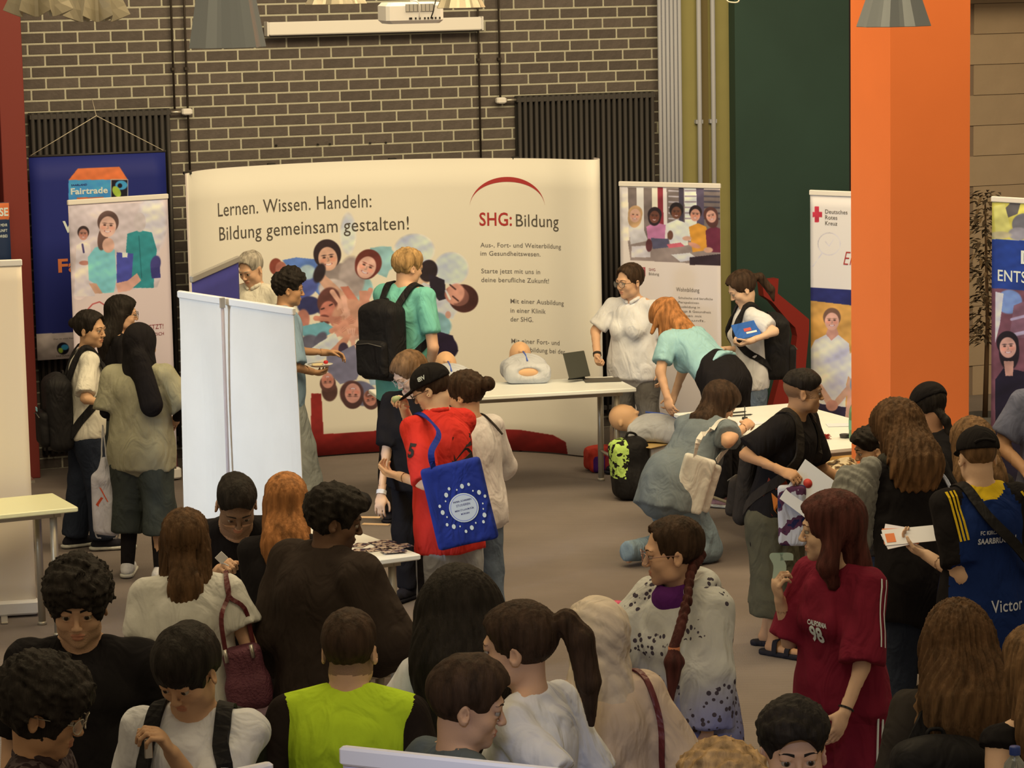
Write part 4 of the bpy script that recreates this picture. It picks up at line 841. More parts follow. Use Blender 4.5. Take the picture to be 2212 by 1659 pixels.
M_txt = mat('grey_brown_ink', ph(88, 76, 56), rough=.8); M_red = mat('red_ink', ph(176, 52, 42), rough=.7); M_txt2 = mat('soft_grey_ink', ph(120, 106, 84), rough=.8)
dtext('Lernen. Wissen. Handeln:', 471, 468, 30, 332, M_txt); dtext('Bildung gemeinsam gestalten!', 474, 520, 30, 410, M_txt); dtext('SHG:', 1036, 487, 28, 70, M_red, .015); dtext('Bildung', 1115, 489, 27, 92, M_txt)
for t, x, y, wd in (('Aus-, Fort- und Weiterbildung', 1038, 534, 174), ('im Gesundheitswesen.', 1038, 552, 130), ('Starte jetzt mit uns in', 1040, 590, 127), ('deine berufliche Zukunft!', 1040, 609, 146), ('Mit einer Ausbildung', 1103, 655, 115), ('in einer Klinik', 1103, 675, 76), ('der SHG.', 1103, 694, 49),
                    ('Mit einer Fort- und', 1105, 741, 104), ('Weiterbildung bei der', 1105, 759, 116), ('SHG: Bildung.', 1105, 779, 74)): dtext(t, x, y, 10, wd, M_txt2, .002)
vs = []; fs = []                      # the red arc above the name
for i in range(41):
    t = i/40; a = math.radians(172-164*t); x = 1096+82*math.cos(a); y = 455-72*math.sin(a)**.9; th = .6+9*math.sin(math.pi*t)**1.3
    for e in (-.1, 1):
        l, z = dsp(x, y+th*e); p = dpt(l/PT, 1-(z-.012)/PH); q = dpt(l/PT+.002, 0)-dpt(l/PT-.002, 0); vs.append(p+unit(V3(q[1], -q[0], 0))*.0022)
for i in range(40): fs.append((2*i, 2*i+1, 2*i+3, 2*i+2))
g = MB(); g.add(vs, fs); g.build('logo_arc', M_red, DP)
for j, u in enumerate((.0, .25, .5, .75)):        # frame poles and hooks behind
    p = dpt(u+.012, 0); g = MB(); g.tube([(p[0], p[1]+.05, 0), (p[0], p[1]+.05, PH+.012)], .011, n=8); g.box((p[0]-.03, p[1]+.02, PH+.0), (p[0]+.03, p[1]+.06, PH+.022), bev=.004); g.build('frame_pole', M_black, DP)
# ------------------------------------------------------------------ roller banners
def banner(lb, tl, tr, ztop, draw, bg, nm='roller_banner', px=1.15, warm=True, wave=0, stand=True, pole=True, foot=True, backm=None, bar=None, zbot=.09, m=None):
    """tl, tr: floor positions (x, y) under the upper corners"""
    A, B = np.array([*tl, 0.]), np.array([*tr, 0.]); e = unit(B-A); n = V3(e[1], -e[0], 0); wd = np.linalg.norm(B-A)
    r = empty(nm, (0, 0, 0), label=lb, cat='banner')
    pt = lambda u, v: A+(B-A)*u+V3(0, 0, ztop-(ztop-zbot)*v)+n*(wave*math.sin(u*9+v*2.2)*v*(1-v)*3.0+wave*.8*math.sin(u*17+1)*min(v*4, 1)*.5)
    if m is None:
        s = f_scale(A); K = Canvas(int(wd*s*px)+8, int((ztop-zbot)*s*px), pt, bg)
        if draw: draw(K)
        m = K.material(nm+'_'+str(len(bpy.data.materials)), warm)
    sheet('banner_cloth', pt, 24, 20, m, backm or M_cream, r, th=.003)
    g = MB(); a, c = A-e*.005, B+e*.005; z = ztop
    Mb = Matrix(((e[0], -n[0], 0, a[0]), (e[1], -n[1], 0, a[1]), (0, 0, 1, 0), (0, 0, 0, 1)))
    g.box((0, -.010, z-.012), (wd+.01, .014, z+.026), bev=.005, M=Mb); g.build('top_bar', bar or M_white, r)
    if stand:
        g = MB(); g.box((-.01, -.045, .012), (wd+.02, .055, .095), bev=.012, M=Mb); g.build('base_cassette', bar or M_white, r)
    if foot:
        for q in (.22, .78): g = MB(); g.box((wd*q-.02, -.20, 0), (wd*q+.02, .20, .014), bev=.004, M=Mb); g.build('foot', M_alu, r)
    if pole: g = MB(); p = A+(B-A)*.5-n*.03; g.tube([tuple(p+V3(0, 0, .05)), tuple(p+V3(0, 0, ztop+.01))], .009, n=8); g.build('support_pole', M_alu, r)
    r['wd'] = wd; return r, pt, e, n
def f_scale(p): return F/depth(p)
def ptext(r, pt, e, n, txt, px, py, hpx, wpx, m, bold=0, shear=0):
    A = pt(0, 1); 
    def hit(x, y): d = ray(x, y); t = ((A-CAM)@n)/(d@n); return CAM+d*t
    P = hit(px, py); P1 = hit(px+wpx, py); Z = hit(px, py-hpx)[2]-P[2]; wd = (P1-P)@e; V, Fc = text_mesh(txt, 1, 1, bold, shear=shear); sz = Z/.70; sx = wd/(V[:, 0].max()-V[:, 0].min()); x0 = V[:, 0].min()
    b = MB(); b.add([P+e*(v[0]-x0)*sx+V3(0, 0, v[1]*sz)+n*.003 for v in V], Fc); return b.build('lettering', m, r)
def corners(tl, tr, z): a = atz(*tl, z); b = atz(*tr, z); return (a[0], a[1]), (b[0], b[1])
M_mar = mat('maroon_ink', ph(150, 70, 62), rough=.8); M_navyt = mat('navy_ink', ph(44, 46, 92), rough=.8); M_wt = mat('white_ink', ph(226, 220, 205), rough=.8)
# hospital banner
def d_hosp(K):
    K.po([(150, 445), (340, 436), (347, 600), (340, 620), (150, 640)], (206, 184, 166)); K.el(330, 480, 30, 60, (214, 200, 186), 0, 12); K.el(170, 590, 30, 60, (212, 186, 164), 0, 8)
    K.po([(165, 530), (178, 522), (195, 528), (205, 640), (160, 640)], (218, 198, 180)); K.face(180, 505, 11, 0, (190, 130, 102), (60, 44, 40), hr=1.15, hoff=.3); K.el(182, 568, 11, 5, (186, 122, 96)); K.ln([(178, 528), (181, 545)], 4, (70, 60, 90))
    K.po([(275, 505), (300, 497), (328, 502), (339, 540), (333, 585), (332, 622), (285, 622), (283, 560), (272, 545)], (52, 134, 124)); K.el(302, 480, 13, 21, (204, 184, 164)); K.ln([(300, 510), (306, 600)], 2, (36, 104, 98)); K.el(336, 570, 11, 18, (70, 64, 110), 10, 2); K.po([(325, 580), (345, 576), (347, 600), (328, 602)], (60, 56, 104))
    K.po([(190, 555), (205, 535), (230, 527), (248, 540), (252, 600), (246, 632), (205, 634), (203, 612), (192, 605)], (132, 196, 182)); K.po([(192, 612), (208, 612), (222, 634), (205, 634)], skn); K.po([(252, 545), (288, 548), (284, 608), (252, 612)], (74, 76, 140)); K.po([(264, 545), (276, 546), (275, 556), (264, 556)], (222, 214, 204))
    K.po([(250, 612), (276, 606), (296, 590), (305, 606), (280, 628), (255, 632)], (216, 158, 126)); K.el(222, 515, 11, 26, (104, 74, 60), 8); K.el(234, 530, 13, 16, (216, 164, 130)); K.face(233, 487, 20, 4, (226, 176, 142), (96, 70, 58), hr=1.15, hoff=.35)
    K.ln([(190, 668), (200, 657), (215, 652), (228, 660)], 2.5, (178, 70, 62)); K.po([(140, 985), (395, 970), (395, 1020), (140, 1030)], (132, 48, 56))
tl, tr = corners((147, 440), (362, 426), 2.07); R_ = banner('roller banner with photo of a nurse holding a blue folder', tl, tr, 2.07, d_hosp, (222, 194, 168)); ptext(*R_, 'JETZT!', 318, 712, 10, 35, M_mar); ptext(*R_, 'FÜR DICH', 316, 727, 7, 38, M_mar)
# students banner
def d_stud(K):
    K.po([(1356, 405), (1560, 410), (1560, 572), (1362, 562)], (122, 104, 88)); 
    for x0, x1, c in ((1375, 1390, (226, 210, 180)), (1408, 1420, (232, 214, 170)), (1420, 1432, (140, 46, 50)), (1432, 1440, (226, 206, 180)), (1466, 1476, (70, 60, 66)), (1478, 1504, (226, 218, 208)), (1504, 1520, (90, 76, 84)), (1340, 1356, (240, 220, 190))): K.po([(x0, 404), (x1, 404), (x1+2, 520), (x0+2, 520)], c)
    for y in range(412, 480, 12): K.ln([(1480, y), (1503, y)], 3, (150, 130, 120)); K.ln([(1522, y), (1556, y+1)], 4, (76, 68, 70)); K.ln([(1445, y), (1465, y+1)], 3, (190, 174, 160))
    K.po([(1356, 520), (1400, 512), (1560, 530), (1560, 572), (1362, 562)], (150, 128, 108)); K.po([(1364, 532), (1405, 530), (1405, 556), (1364, 556)], (206, 190, 170)); K.po([(1450, 550), (1490, 546), (1508, 560), (1470, 566)], (216, 204, 186)); K.po([(1490, 556), (1560, 548), (1560, 574), (1490, 572)], (56, 40, 42))
    K.po([(1358, 485), (1384, 478), (1400, 520), (1362, 528)], (204, 190, 168)); K.po([(1396, 490), (1415, 480), (1438, 486), (1436, 516), (1400, 520)], (196, 120, 140)); K.po([(1438, 484), (1462, 474), (1488, 484), (1486, 530), (1448, 530)], (222, 214, 202)); K.po([(1488, 490), (1508, 482), (1526, 490), (1530, 540), (1496, 545)], (222, 148, 50)); K.po([(1524, 498), (1542, 488), (1560, 496), (1560, 545), (1528, 545)], (112, 44, 56))
    K.po([(1406, 514), (1444, 516), (1446, 534), (1410, 538)], (90, 84, 94)); K.el(1402, 530, 7, 14, (96, 50, 48)); K.el(1484, 515, 10, 5, skn); K.el(1530, 540, 10, 6, skn); K.el(1500, 530, 14, 5, (206, 140, 104), 20); K.el(1448, 508, 6, 10, (110, 70, 50)); K.po([(1440, 528), (1470, 524), (1480, 532), (1445, 536)], (204, 96, 96))
    K.face(1372, 464, 13, 6, (222, 168, 130), (196, 150, 96), hr=1.2, hoff=.25, long=1.0); K.face(1414, 467, 12, 4, (110, 66, 48), (44, 32, 32), hr=1.25, hoff=.3, long=.6); K.face(1461, 458, 12, 0, (112, 70, 48), (36, 28, 28), hr=1.25, hoff=.4); K.face(1502, 463, 12, 5, (206, 144, 108), (44, 32, 32), hr=1.15, hoff=.4); K.face(1536, 466, 12, -14, (214, 156, 122), (90, 54, 44), hr=1.3, hoff=.2, long=1.1)
    K.po([(1382, 577), (1394, 577), (1394, 597), (1382, 597)], (170, 70, 66)); K.po([(1385, 580), (1391, 580), (1391, 597), (1385, 597)], (222, 200, 176))
tl, tr = corners((1338, 399), (1555, 404), 2.04); R_ = banner('roller banner with photo of five students at a table', tl, tr, 2.04, d_stud, (232, 208, 174)); ptext(*R_, 'SHG', 1402, 585, 6, 14, M_mar); ptext(*R_, 'Bildung', 1402, 594, 6, 22, M_txt2)
ptext(*R_, 'Wohnbildung', 1461, 629, 9, 50, M_txt2)
for i, (t, wd) in enumerate((('Schulische und berufliche', 74), ('Perspektiven', 44), ('Ausbildung in', 46), ('Pflege & Gesundheit', 70), ('Lernen mit', 50), ('Zukunft.', 58))): ptext(*R_, t, 1466, 645+i*9.5, 4.6, wd, M_txt2)
# red cross banner
def d_drk(K):
    K.po([(1740, 620), (1860, 628), (1860, 662), (1740, 648)], (44, 46, 88)); K.po([(1740, 648), (1860, 662), (1860, 1000), (1730, 1000)], (222, 158, 72)); K.po([(1760, 446), (1769, 446), (1769, 480), (1760, 480)], (200, 52, 60)); K.po([(1755, 458), (1776, 458), (1776, 469), (1755, 469)], (200, 52, 60))
    for i in range(24): a = i*.262; K.ln([(1791+24*math.cos(a), 527+24*math.sin(a)), (1791+24*math.cos(a+.26), 527+24*math.sin(a+.26))], 1.6, (214, 198, 178))
    K.ln([(1775, 548), (1756, 575)], 2.5, (214, 198, 178)); K.ln([(1783, 522), (1791, 532), (1800, 518)], 1.4, (214, 198, 178))
    K.po([(1748, 760), (1760, 735), (1785, 722), (1812, 724), (1834, 742), (1838, 790), (1828, 830), (1826, 885), (1770, 885), (1768, 830), (1750, 815)], (222, 208, 200)); K.po([(1784, 722), (1796, 736), (1812, 722), (1806, 705), (1790, 705)], (208, 146, 112)); K.face(1797, 692, 17, 0, (222, 162, 126), (120, 84, 60), hr=1.12, hoff=.38)
    K.po([(1770, 872), (1830, 880), (1828, 905), (1765, 895)], (52, 42, 54)); K.po([(1762, 830), (1775, 830), (1800, 868), (1790, 884)], skn); K.po([(1838, 800), (1828, 835), (1800, 868), (1806, 882), (1842, 840)], skn); K.el(1797, 876, 13, 12, (206, 140, 108)); K.el(1850, 790, 24, 32, (222, 208, 198)); K.el(1852, 765, 10, 18, (140, 74, 50)); K.el(1852, 830, 16, 22, (140, 150, 146)); K.po([(1832, 840), (1850, 850), (1850, 930), (1824, 915)], (216, 156, 116))
tl, tr = corners((1750, 418), (1955, 426), 2.04); R_ = banner('roller banner with a red cross and a man in a white shirt', tl, tr, 2.04, d_drk, (234, 214, 178))
for i, t in enumerate(('Deutsches', 'Rotes', 'Kreuz')): ptext(*R_, t, 1783, 461+i*12.5, 9, (48, 26, 26)[i], M_txt)
ptext(*R_, 'En', 1822, 572, 30, 26, M_red, -.012, .35); ptext(*R_, 'WIR', 1846, 598, 12, 30, M_mar, .02)
# banner at the right edge
def d_right(K):
    K.po([(2140, 436), (2240, 440), (2240, 520), (2140, 516)], (206, 188, 78)); K.po([(2182, 438), (2205, 438), (2198, 462), (2178, 470), (2172, 450)], (92, 84, 74)); K.el(2212, 485, 26, 24, (112, 106, 98), 0, 2); K.po([(2146, 445), (2170, 440), (2185, 500), (2165, 515), (2150, 500)], (210, 196, 100)); K.el(2200, 505, 22, 14, (150, 140, 130), 0, 3); K.el(2160, 508, 24, 8, (190, 172, 120), 0, 3)
    K.po([(2140, 516), (2250, 522), (2250, 632), (2140, 622)], (38, 62, 120)); K.po([(2140, 622), (2250, 630), (2250, 1100), (2140, 1100)], (120, 74, 76)); K.el(2180, 652, 28, 26, (120, 140, 172), 0, 3); K.po([(2150, 630), (2168, 634), (2160, 700), (2150, 740)], (206, 196, 196)); K.po([(2190, 660), (2240, 640), (2240, 730), (2180, 730)], (134, 92, 96)); K.ln([(2185, 690), (2240, 676)], 6, (180, 160, 168)); K.ln([(2160, 730), (2240, 712)], 8, (190, 170, 176))
    K.po([(2150, 820), (2168, 795), (2200, 800), (2240, 810), (2240, 1100), (2150, 1100)], (34, 28, 40)); K.el(2180, 760, 22, 40, (40, 30, 34), 0, 2); K.po([(2168, 780), (2190, 780), (2188, 812), (2172, 812)], (206, 150, 120)); K.face(2177, 748, 20, -4, (216, 160, 130), (36, 28, 32), hr=1.2, hoff=.35)
tl, tr = corners((2143, 432), (2345, 444), 2.04); R_ = banner('roller banner with yellow and blue fields at the far right', tl, tr, 2.04, d_right, (200, 190, 180)); ptext(*R_, 'DU', 2206, 569, 28, 60, M_wt, .02); ptext(*R_, 'ENTSCHEIDEST', 2156, 606, 24, 190, M_wt, .01)
# white banner seen from behind its print, standing edge-on to the room
M_cool = mat('white_banner_cloth', (.80, .80, .80), rough=.45, bump=.15, bscale=6, var=.02)
tl, tr = corners((388, 638), (635, 676), 2.02); R_ = banner('blank white back of a roller banner with its support pole', tr, tl, 2.02, None, None, m=M_cool, backm=M_cool, wave=.022, pole=False, bar=M_white)
A_, B_ = np.array([*tl, 0.]), np.array([*tr, 0.]); e_ = unit(B_-A_); n_ = V3(e_[1], -e_[0], 0); p_ = A_+(B_-A_)*.455+n_*.045
g = MB(); g.tube([tuple(p_+V3(0, 0, .06)), tuple(p_+V3(0, 0, 2.03))], .009, n=8); g.build('support_pole', mat('pole_beige', ph(170, 146, 120), rough=.5), R_[0])
g = MB(); g.box((-.012, -.012, 2.0), (.012, .012, 2.05), M=Matrix.Translation(p_)); g.build('pole_hook', M_alu, R_[0])
# blue banner behind it, seen at a slant
M_blueb = mat('violet_blue_cloth', ph(66, 62, 122), rough=.7, var=.04)
tl, tr = corners((415, 606), (515, 562), 2.0); banner('violet blue roller banner standing slanted behind the white one', tl, tr, 2.0, None, None, m=M_blueb, backm=M_blueb, bar=mat('beige_bar', ph(160, 144, 112), rough=.5))
# cream banner at the left edge
bl = atz(78, 1292, .10); tr2 = np.array([bl[0], bl[1]]); banner('plain cream roller banner at the far left beside the table', (bl[0]-.82, bl[1]+.12), tuple(tr2), 2.05, None, None, m=mat('warm_cream_cloth', ph(236, 206, 152, .92), rough=.7), backm=M_cream, zbot=.09)
# near banners along the lower edge
M_lav = mat('lavender_white_cloth', (.62, .62, .78), rough=.5, bump=.1, bscale=5); M_lavb = mat('white_lacquer_bar', (.86, .87, .95), rough=.3)
a = atd(740, 1618, 5.75); c = atd(1212, 1640, 5.55); e2 = unit(V3(c[0]-a[0], c[1]-a[1], 0)); E2 = a+e2*1.0
banner('near pale lavender roller banner whose top bar crosses the lower edge', (a[0], a[1]), (E2[0], E2[1]), a[2]-.02, None, None, m=M_lav, backm=M_lav, bar=M_lavb, zbot=.09)
a = atd(583, 1652, 6.1); c = atd(440, 1662, 6.0); e2 = unit(V3(c[0]-a[0], c[1]-a[1], 0)); E2 = a+e2*.85
banner('pale banner top bar just visible under the boy with backpack straps', (E2[0], E2[1]), (a[0], a[1]), a[2]-.02, None, None, m=M_lav, backm=M_lav, bar=M_lavb)
# hanging blue banner on strings
hx0, hx1, hz = 3.72, 4.61, 2.36; HB = empty('hanging_banner', (0, 0, 0), label='dark blue hanging banner with a school house emblem on strings', cat='banner')
yb_ = 21.12; q0 = aty(62, 340, yb_); q1 = aty(357, 335, yb_); q2 = aty(92, 778, yb_)
ptH = lambda u, v: V3(q0[0]+(q1[0]-q0[0])*u, yb_, q0[2]-(q0[2]-q2[2])*v)
def d_ft(K):
    K.po([(60, 722), (200, 716), (380, 716), (380, 790), (60, 790)], (222, 196, 160)); K.po([(148, 389), (168, 364), (258, 360), (276, 388)], (226, 112, 54)); K.po([(148, 389), (240, 388), (240, 440), (148, 445)], (72, 150, 190)); K.po([(240, 388), (276, 388), (276, 432), (240, 434)], (24, 22, 30)); K.ln([(240, 388), (276, 388), (276, 432), (240, 432), (240, 388)], 1.6, (206, 190, 160))
    K.el(262, 400, 13, 10, (72, 160, 196)); K.el(252, 414, 8, 13, (176, 196, 60), -30); K.el(259, 401, 5, 5, (22, 20, 26)); K.po([(166, 427), (224, 425), (224, 445), (166, 447)], (226, 112, 60)); K.el(136, 753, 13, 13, (24, 22, 30)); K.el(140, 750, 8, 6, (72, 160, 196)); K.el(131, 757, 5, 6, (176, 196, 60), -30)
K = Canvas(330, 470, ptH, (32, 40, 96)); d_ft(K); sheet('banner_cloth', ptH, 10, 8, K.material('hanging_banner'), M_blueb, HB); n_ = V3(0, -1, 0); e_ = V3(1, 0, 0)
M_or = mat('orange_ink', ph(232, 124, 62), rough=.8)
for t, x, y, h, wd, m, bo in (('Fairtrade', 153, 420, 13, 80, M_wt, .03), ('Schools', 172, 441, 11, 46, M_wt, .02), ('SAARLAND', 154, 402, 4, 34, M_navyt, .02), ('WIR SIND', 136, 502, 24, 150, M_wt, .03), ('Fairtrade', 126, 588, 28, 190, M_or, .03), ('FAIRTRADE', 122, 771, 3, 28, M_txt, .01), ('Das ist eine Kampagne', 116, 734, 3, 60, M_txt2, 0)): ptext(HB, ptH, e_, n_, t, x, y, h, wd, m, bo)
g = MB(); g.tube([tuple(ptH(0, 0)+V3(-.005, 0, .006)), tuple(ptH(1, 0)+V3(.005, 0, .006))], .008, n=8); g.build('hanging_rod', M_dark, HB)
pk = aty(208, 250, yb_+.02); g = MB(); g.tube([tuple(ptH(0, 0)+V3(.01, 0, .01)), tuple(pk)], .0028, n=6); g.tube([tuple(ptH(1, 0)+V3(-.01, 0, .01)), tuple(pk)], .0028, n=6); g.tube([tuple(pk), (pk[0], WY-.06, pk[2]+.12)], .0022, n=6); g.build('string', mat('white_string', (.6, .57, .5), rough=.7), HB)
# poster at the very left edge
def d_pl(K): K.po([(-60, 440), (20, 438), (20, 474), (-60, 476)], (222, 112, 56)); K.po([(-60, 476), (20, 474), (20, 600), (-60, 600)], (38, 52, 70))
y_ = WY-.45; a = aty(-50, 440, y_); c = aty(19, 438, y_); d_ = aty(-50, 590, y_); ptP = lambda u, v: V3(a[0]+(c[0]-a[0])*u, y_, a[2]-(a[2]-d_[2])*v); PR = empty('poster_stand', (0, 0, 0), label='poster with an orange stripe cut off at the left edge', cat='poster')
K = Canvas(90, 180, ptP, (38, 52, 70)); d_pl(K); sheet('poster_print', ptP, 4, 4, K.material('poster_left'), M_cream, PR); ptext(PR, ptP, e_, n_, 'PASSE', -34, 468, 17, 52, M_wt, .03)
for i, t in enumerate(('BILDUNG IST MEHR', 'DEINE ZUKUNFT', 'KOMM VORBEI')): ptext(PR, ptP, e_, n_, t, -34, 491+i*12, 6, 50, M_wt, .01)
g = MB(); g.tube([((a[0]+c[0])/2, y_+.03, 0), ((a[0]+c[0])/2, y_+.03, a[2])], .012); g.box(((a[0]+c[0])/2-.2, y_-.1, 0), ((a[0]+c[0])/2+.2, y_+.15, .02)); g.build('stand_pole', M_alu, PR)
# ------------------------------------------------------------------ tables
def table(lb, c0, ang, L, D, mtop=None, h=.74, legs='T', modesty=None, m2=None):
    """c0: near right corner on the plan, ang: direction of the long near edge (pointing left) in degrees"""
    r = empty('folding_table', (c0[0], c0[1], 0), math.radians(ang), label=lb, cat='table'); g = MB(); g.box((-L, 0, h-.028), (0, D, h), bev=.005); g.build('table_top', mtop or M_top, r)
    
    for y in (.07, D-.10): g = MB(); g.box((-L+.08, y, h-.06), (-.08, y+.03, h-.028)); g.build('under_rail', M_leg, r)
    for x in (-L+.12, -.12):
        for y in (.09, D-.09): g = MB(); g.tube([(x, y, .0), (x, y, h-.03)], .021, n=10); g.tube([(x, y, 0), (x, y, .02)], .026, n=10); g.build('leg', M_leg, r)
        g = MB(); g.tube([(x, .09, .22), (x, D-.09, .22)], .011, n=8); g.build('cross_bar', M_leg, r)
    g = MB(); g.tube([(-.13, D/2, h-.05), (-.42, D/2, h-.05), (-.13, D/2, h-.32)], .007, n=6); g.build('folding_strut', M_leg, r); return r
nr = atz(1375, 838, .74); nl = atz(833, 868, .74); ang = math.degrees(math.atan2(nr[1]-nl[1], nr[0]-nl[0])); LN = float(np.hypot(*(nr-nl)[:2]))
T1 = table('long white table in front of the curved display with training dummies', nr, ang, LN, .62)
T2 = table('white table beside the orange column with bottle and papers', (8.14, 15.72), 4, .90, 1.74)
T3 = table('white table under the camouflage cloth in front of the column', (7.62, 14.30), 4, .60, .62)
T5 = table('white table with leaflets beside the girl leaning on it', (4.22, 13.70), 10, .52, 1.42)
T6 = table('pale yellowish table at the far left behind the cream banner', (2.86, 15.75), 6, 1.3, .50, mat('yellowish_laminate', ph(236, 216, 140), rough=.4))
T7 = table('white table hidden among the crowd near the bending man', (3.50, 11.50), 10, 1.2, .50)
# ------------------------------------------------------------------ cloth colours
def C(n, r, g, b, k=.80, **kw): return cloth(n, ph(r, g, b, k), **kw)
c_white = C('white_cotton', 228, 210, 172); c_cream = C('cream_cotton', 222, 200, 150); c_black = cloth('black_cotton', (.014, .013, .016)); c_char = cloth('charcoal_cotton', (.035, .031, .030))
c_navyj = cloth('navy_denim', (.022, .030, .055), bump=.3); c_jean = C('blue_denim', 104, 108, 100, bump=.3); c_lj = C('light_denim', 130, 138, 122, bump=.3); c_khaki = C('khaki_jersey', 164, 148, 100); c_olive = C('dark_olive_twill', 66, 66, 50)
c_turq = C('turquoise_jersey', 120, 180, 134); c_red = C('red_jersey', 214, 52, 34); c_gsw = C('grey_sweat', 160, 148, 122); c_mint = C('pale_cyan_jersey', 160, 188, 158); c_gT = C('heather_grey_blue', 116, 116, 98); c_gtro = C('grey_twill', 116, 104, 82)
c_mar = C('maroon_jersey', 128, 32, 40); c_beige = C('beige_blouse', 206, 170, 122); c_hviz = C('hi_vis_yellow', 184, 198, 34, .9); c_bluej = cloth('royal_blue_jersey', (.010, .030, .16)); c_wbl = C('cream_white_blouse', 226, 206, 160)
c_sage = C('sage_trousers', 152, 144, 114); c_lblue = C('pale_blue_shirt', 140, 152, 140); c_shorts = C('brown_olive_shorts', 88, 78, 50); c_hij = C('beige_headscarf', 220, 188, 138, sheen=0); c_yel = cloth('yellow_trim', (.75, .55, .03)); c_bag = cloth('black_nylon', (.016, .016, .019), rough=.6)
s_dark = cloth('dark_suede', (.02, .02, .03)); s_wh = C('white_shoe_leather', 224, 206, 168); s_cr = C('cream_sole', 214, 196, 150)
# tie-dyed hoodie: cream shoulders running into lilac blue, with little dark butterflies
def tiedye():
    m = cloth('tie_dye_cotton', ph(206, 190, 150)); nt = m.node_tree; N = nt.nodes; L = nt.links; b = N['Principled BSDF']; tc = [x for x in N if x.type == 'TEX_COORD'][0]
    se = N.new('ShaderNodeSeparateXYZ'); L.new(tc.outputs['Object'], se.inputs[0]); no = N.new('ShaderNodeTexNoise'); no.inputs['Scale'].default_value = 5; L.new(tc.outputs['Object'], no.inputs['Vector'])
    ad = N.new('ShaderNodeMath'); ad.operation = 'MULTIPLY_ADD'; ad.inputs[1].default_value = .30; L.new(no.outputs['Fac'], ad.inputs[0]); L.new(se.outputs['Z'], ad.inputs[2])
    r = N.new('ShaderNodeMapRange'); r.inputs['From Min'].default_value = 1.02; r.inputs['From Max'].default_value = 1.28; L.new(ad.outputs[0], r.inputs['Value'])
    mx = N.new('ShaderNodeMix'); mx.data_type = 'RGBA'; mx.inputs[6].default_value = (*ph(128, 122, 140), 1); mx.inputs[7].default_value = (*ph(206, 190, 150), 1); L.new(r.outputs[0], mx.inputs[0])
    vo = N.new('ShaderNodeTexVoronoi'); vo.inputs['Scale'].default_value = 40; L.new(tc.outputs['Object'], vo.inputs['Vector']); n2 = N.new('ShaderNodeTexNoise'); n2.inputs['Scale'].default_value = 6.5; L.new(tc.outputs['Object'], n2.inputs['Vector'])
    g1 = N.new('ShaderNodeMath'); g1.operation = 'LESS_THAN'; g1.inputs[1].default_value = .36; L.new(vo.outputs['Distance'], g1.inputs[0]); g2 = N.new('ShaderNodeMath'); g2.operation = 'GREATER_THAN'; g2.inputs[1].default_value = .50; L.new(n2.outputs['Fac'], g2.inputs[0])
    g = N.new('ShaderNodeMath'); g.operation = 'MULTIPLY'; L.new(g1.outputs[0], g.inputs[0]); L.new(g2.outputs[0], g.inputs[1]); m2 = N.new('ShaderNodeMix'); m2.data_type = 'RGBA'; L.new(g.outputs[0], m2.inputs[0]); L.new(mx.outputs[2], m2.inputs[6]); m2.inputs[7].default_value = (.07, .06, .09, 1)
    L.new(m2.outputs[2], b.inputs['Base Color']); return m
def patchy(name, a, bcol, scale=9, thr=.5, c2=None, base=None, **k):
    m = cloth(name, a, **k); nt = m.node_tree; N = nt.nodes; L = nt.links; b = N['Principled BSDF']; tc = [x for x in N if x.type == 'TEX_COORD'][0]; no = N.new('ShaderNodeTexNoise'); no.inputs['Scale'].default_value = scale; no.inputs['Detail'].default_value = 2; L.new(tc.outputs['Object'], no.inputs['Vector'])
    cr = N.new('ShaderNodeValToRGB'); cr.color_ramp.interpolation = 'CONSTANT'; e = cr.color_ramp.elements; e[0].color = (*a, 1); e[1].position = thr; e[1].color = (*bcol, 1)
    if c2: q = e.new(thr+.09); q.color = (*c2, 1)
    L.new(no.outputs['Fac'], cr.inputs[0]); L.new(cr.outputs[0], b.inputs['Base Color']); return m
c_tie = tiedye(); c_camo = patchy('camouflage_cloth', ph(206, 176, 116), ph(120, 92, 52), 14, .52, ph(70, 54, 34)); c_plaid = patchy('dark_plaid', (.05, .035, .04), (.10, .08, .09), 22, .5, (.03, .02, .025)); c_floral = patchy('black_white_print', (.015, .014, .016), ph(214, 204, 182), 20, .50)
c_neon = patchy('neon_black_print', (.02, .02, .02), ph(196, 214, 90), 26, .47)
BK = ('black',)
# ------------------------------------------------------------------ people at the back
c = person('bun_left', 'person in white tee and navy jeans with black backpack beside the headscarf wearer', (193, 668), 1.55, b=72, hh=112, hp=4, fem=True, skin='olive', hair=('bun', 'black', dict(bun=(0, -.120, .030, .036), t=.008, top=.004)),
    R=('px', 184, 862, -.12, 226, 872, -.10), L=('loc', (-.12, .26, .98)), shirt=dict(m=c_cream, sl=.85, lo=.022, hem=.06), pants=dict(m=c_navyj, lo=.03, rb=.085), shoe=(s_dark, s_cr), feet=((.0, .10), (.03, -.06)))
backpack(c, 'black backpack hanging low on the person in white tee and navy jeans', c_bag, (.145, .085, .235), dz=-.10, tag=(.02, .04, mat('pale_blue_tag', ph(150, 200, 215))))
c = person('glasses_left', 'person in black tee with long black hair and glasses behind the black headscarf', (262, 637), 1.52, b=70, hh=82, hp=4, fem=True, skin='light', hair=('long', 'black', dict(L=.30, t=.012)), R=('loc', (.10, .26, 1.0)), L=('loc', (-.1, .26, .95)), shirt=dict(m=c_black, sl=.7), pants=dict(m=c_olive, lo=.03), shoe=(s_wh, s_cr))
glasses(c)
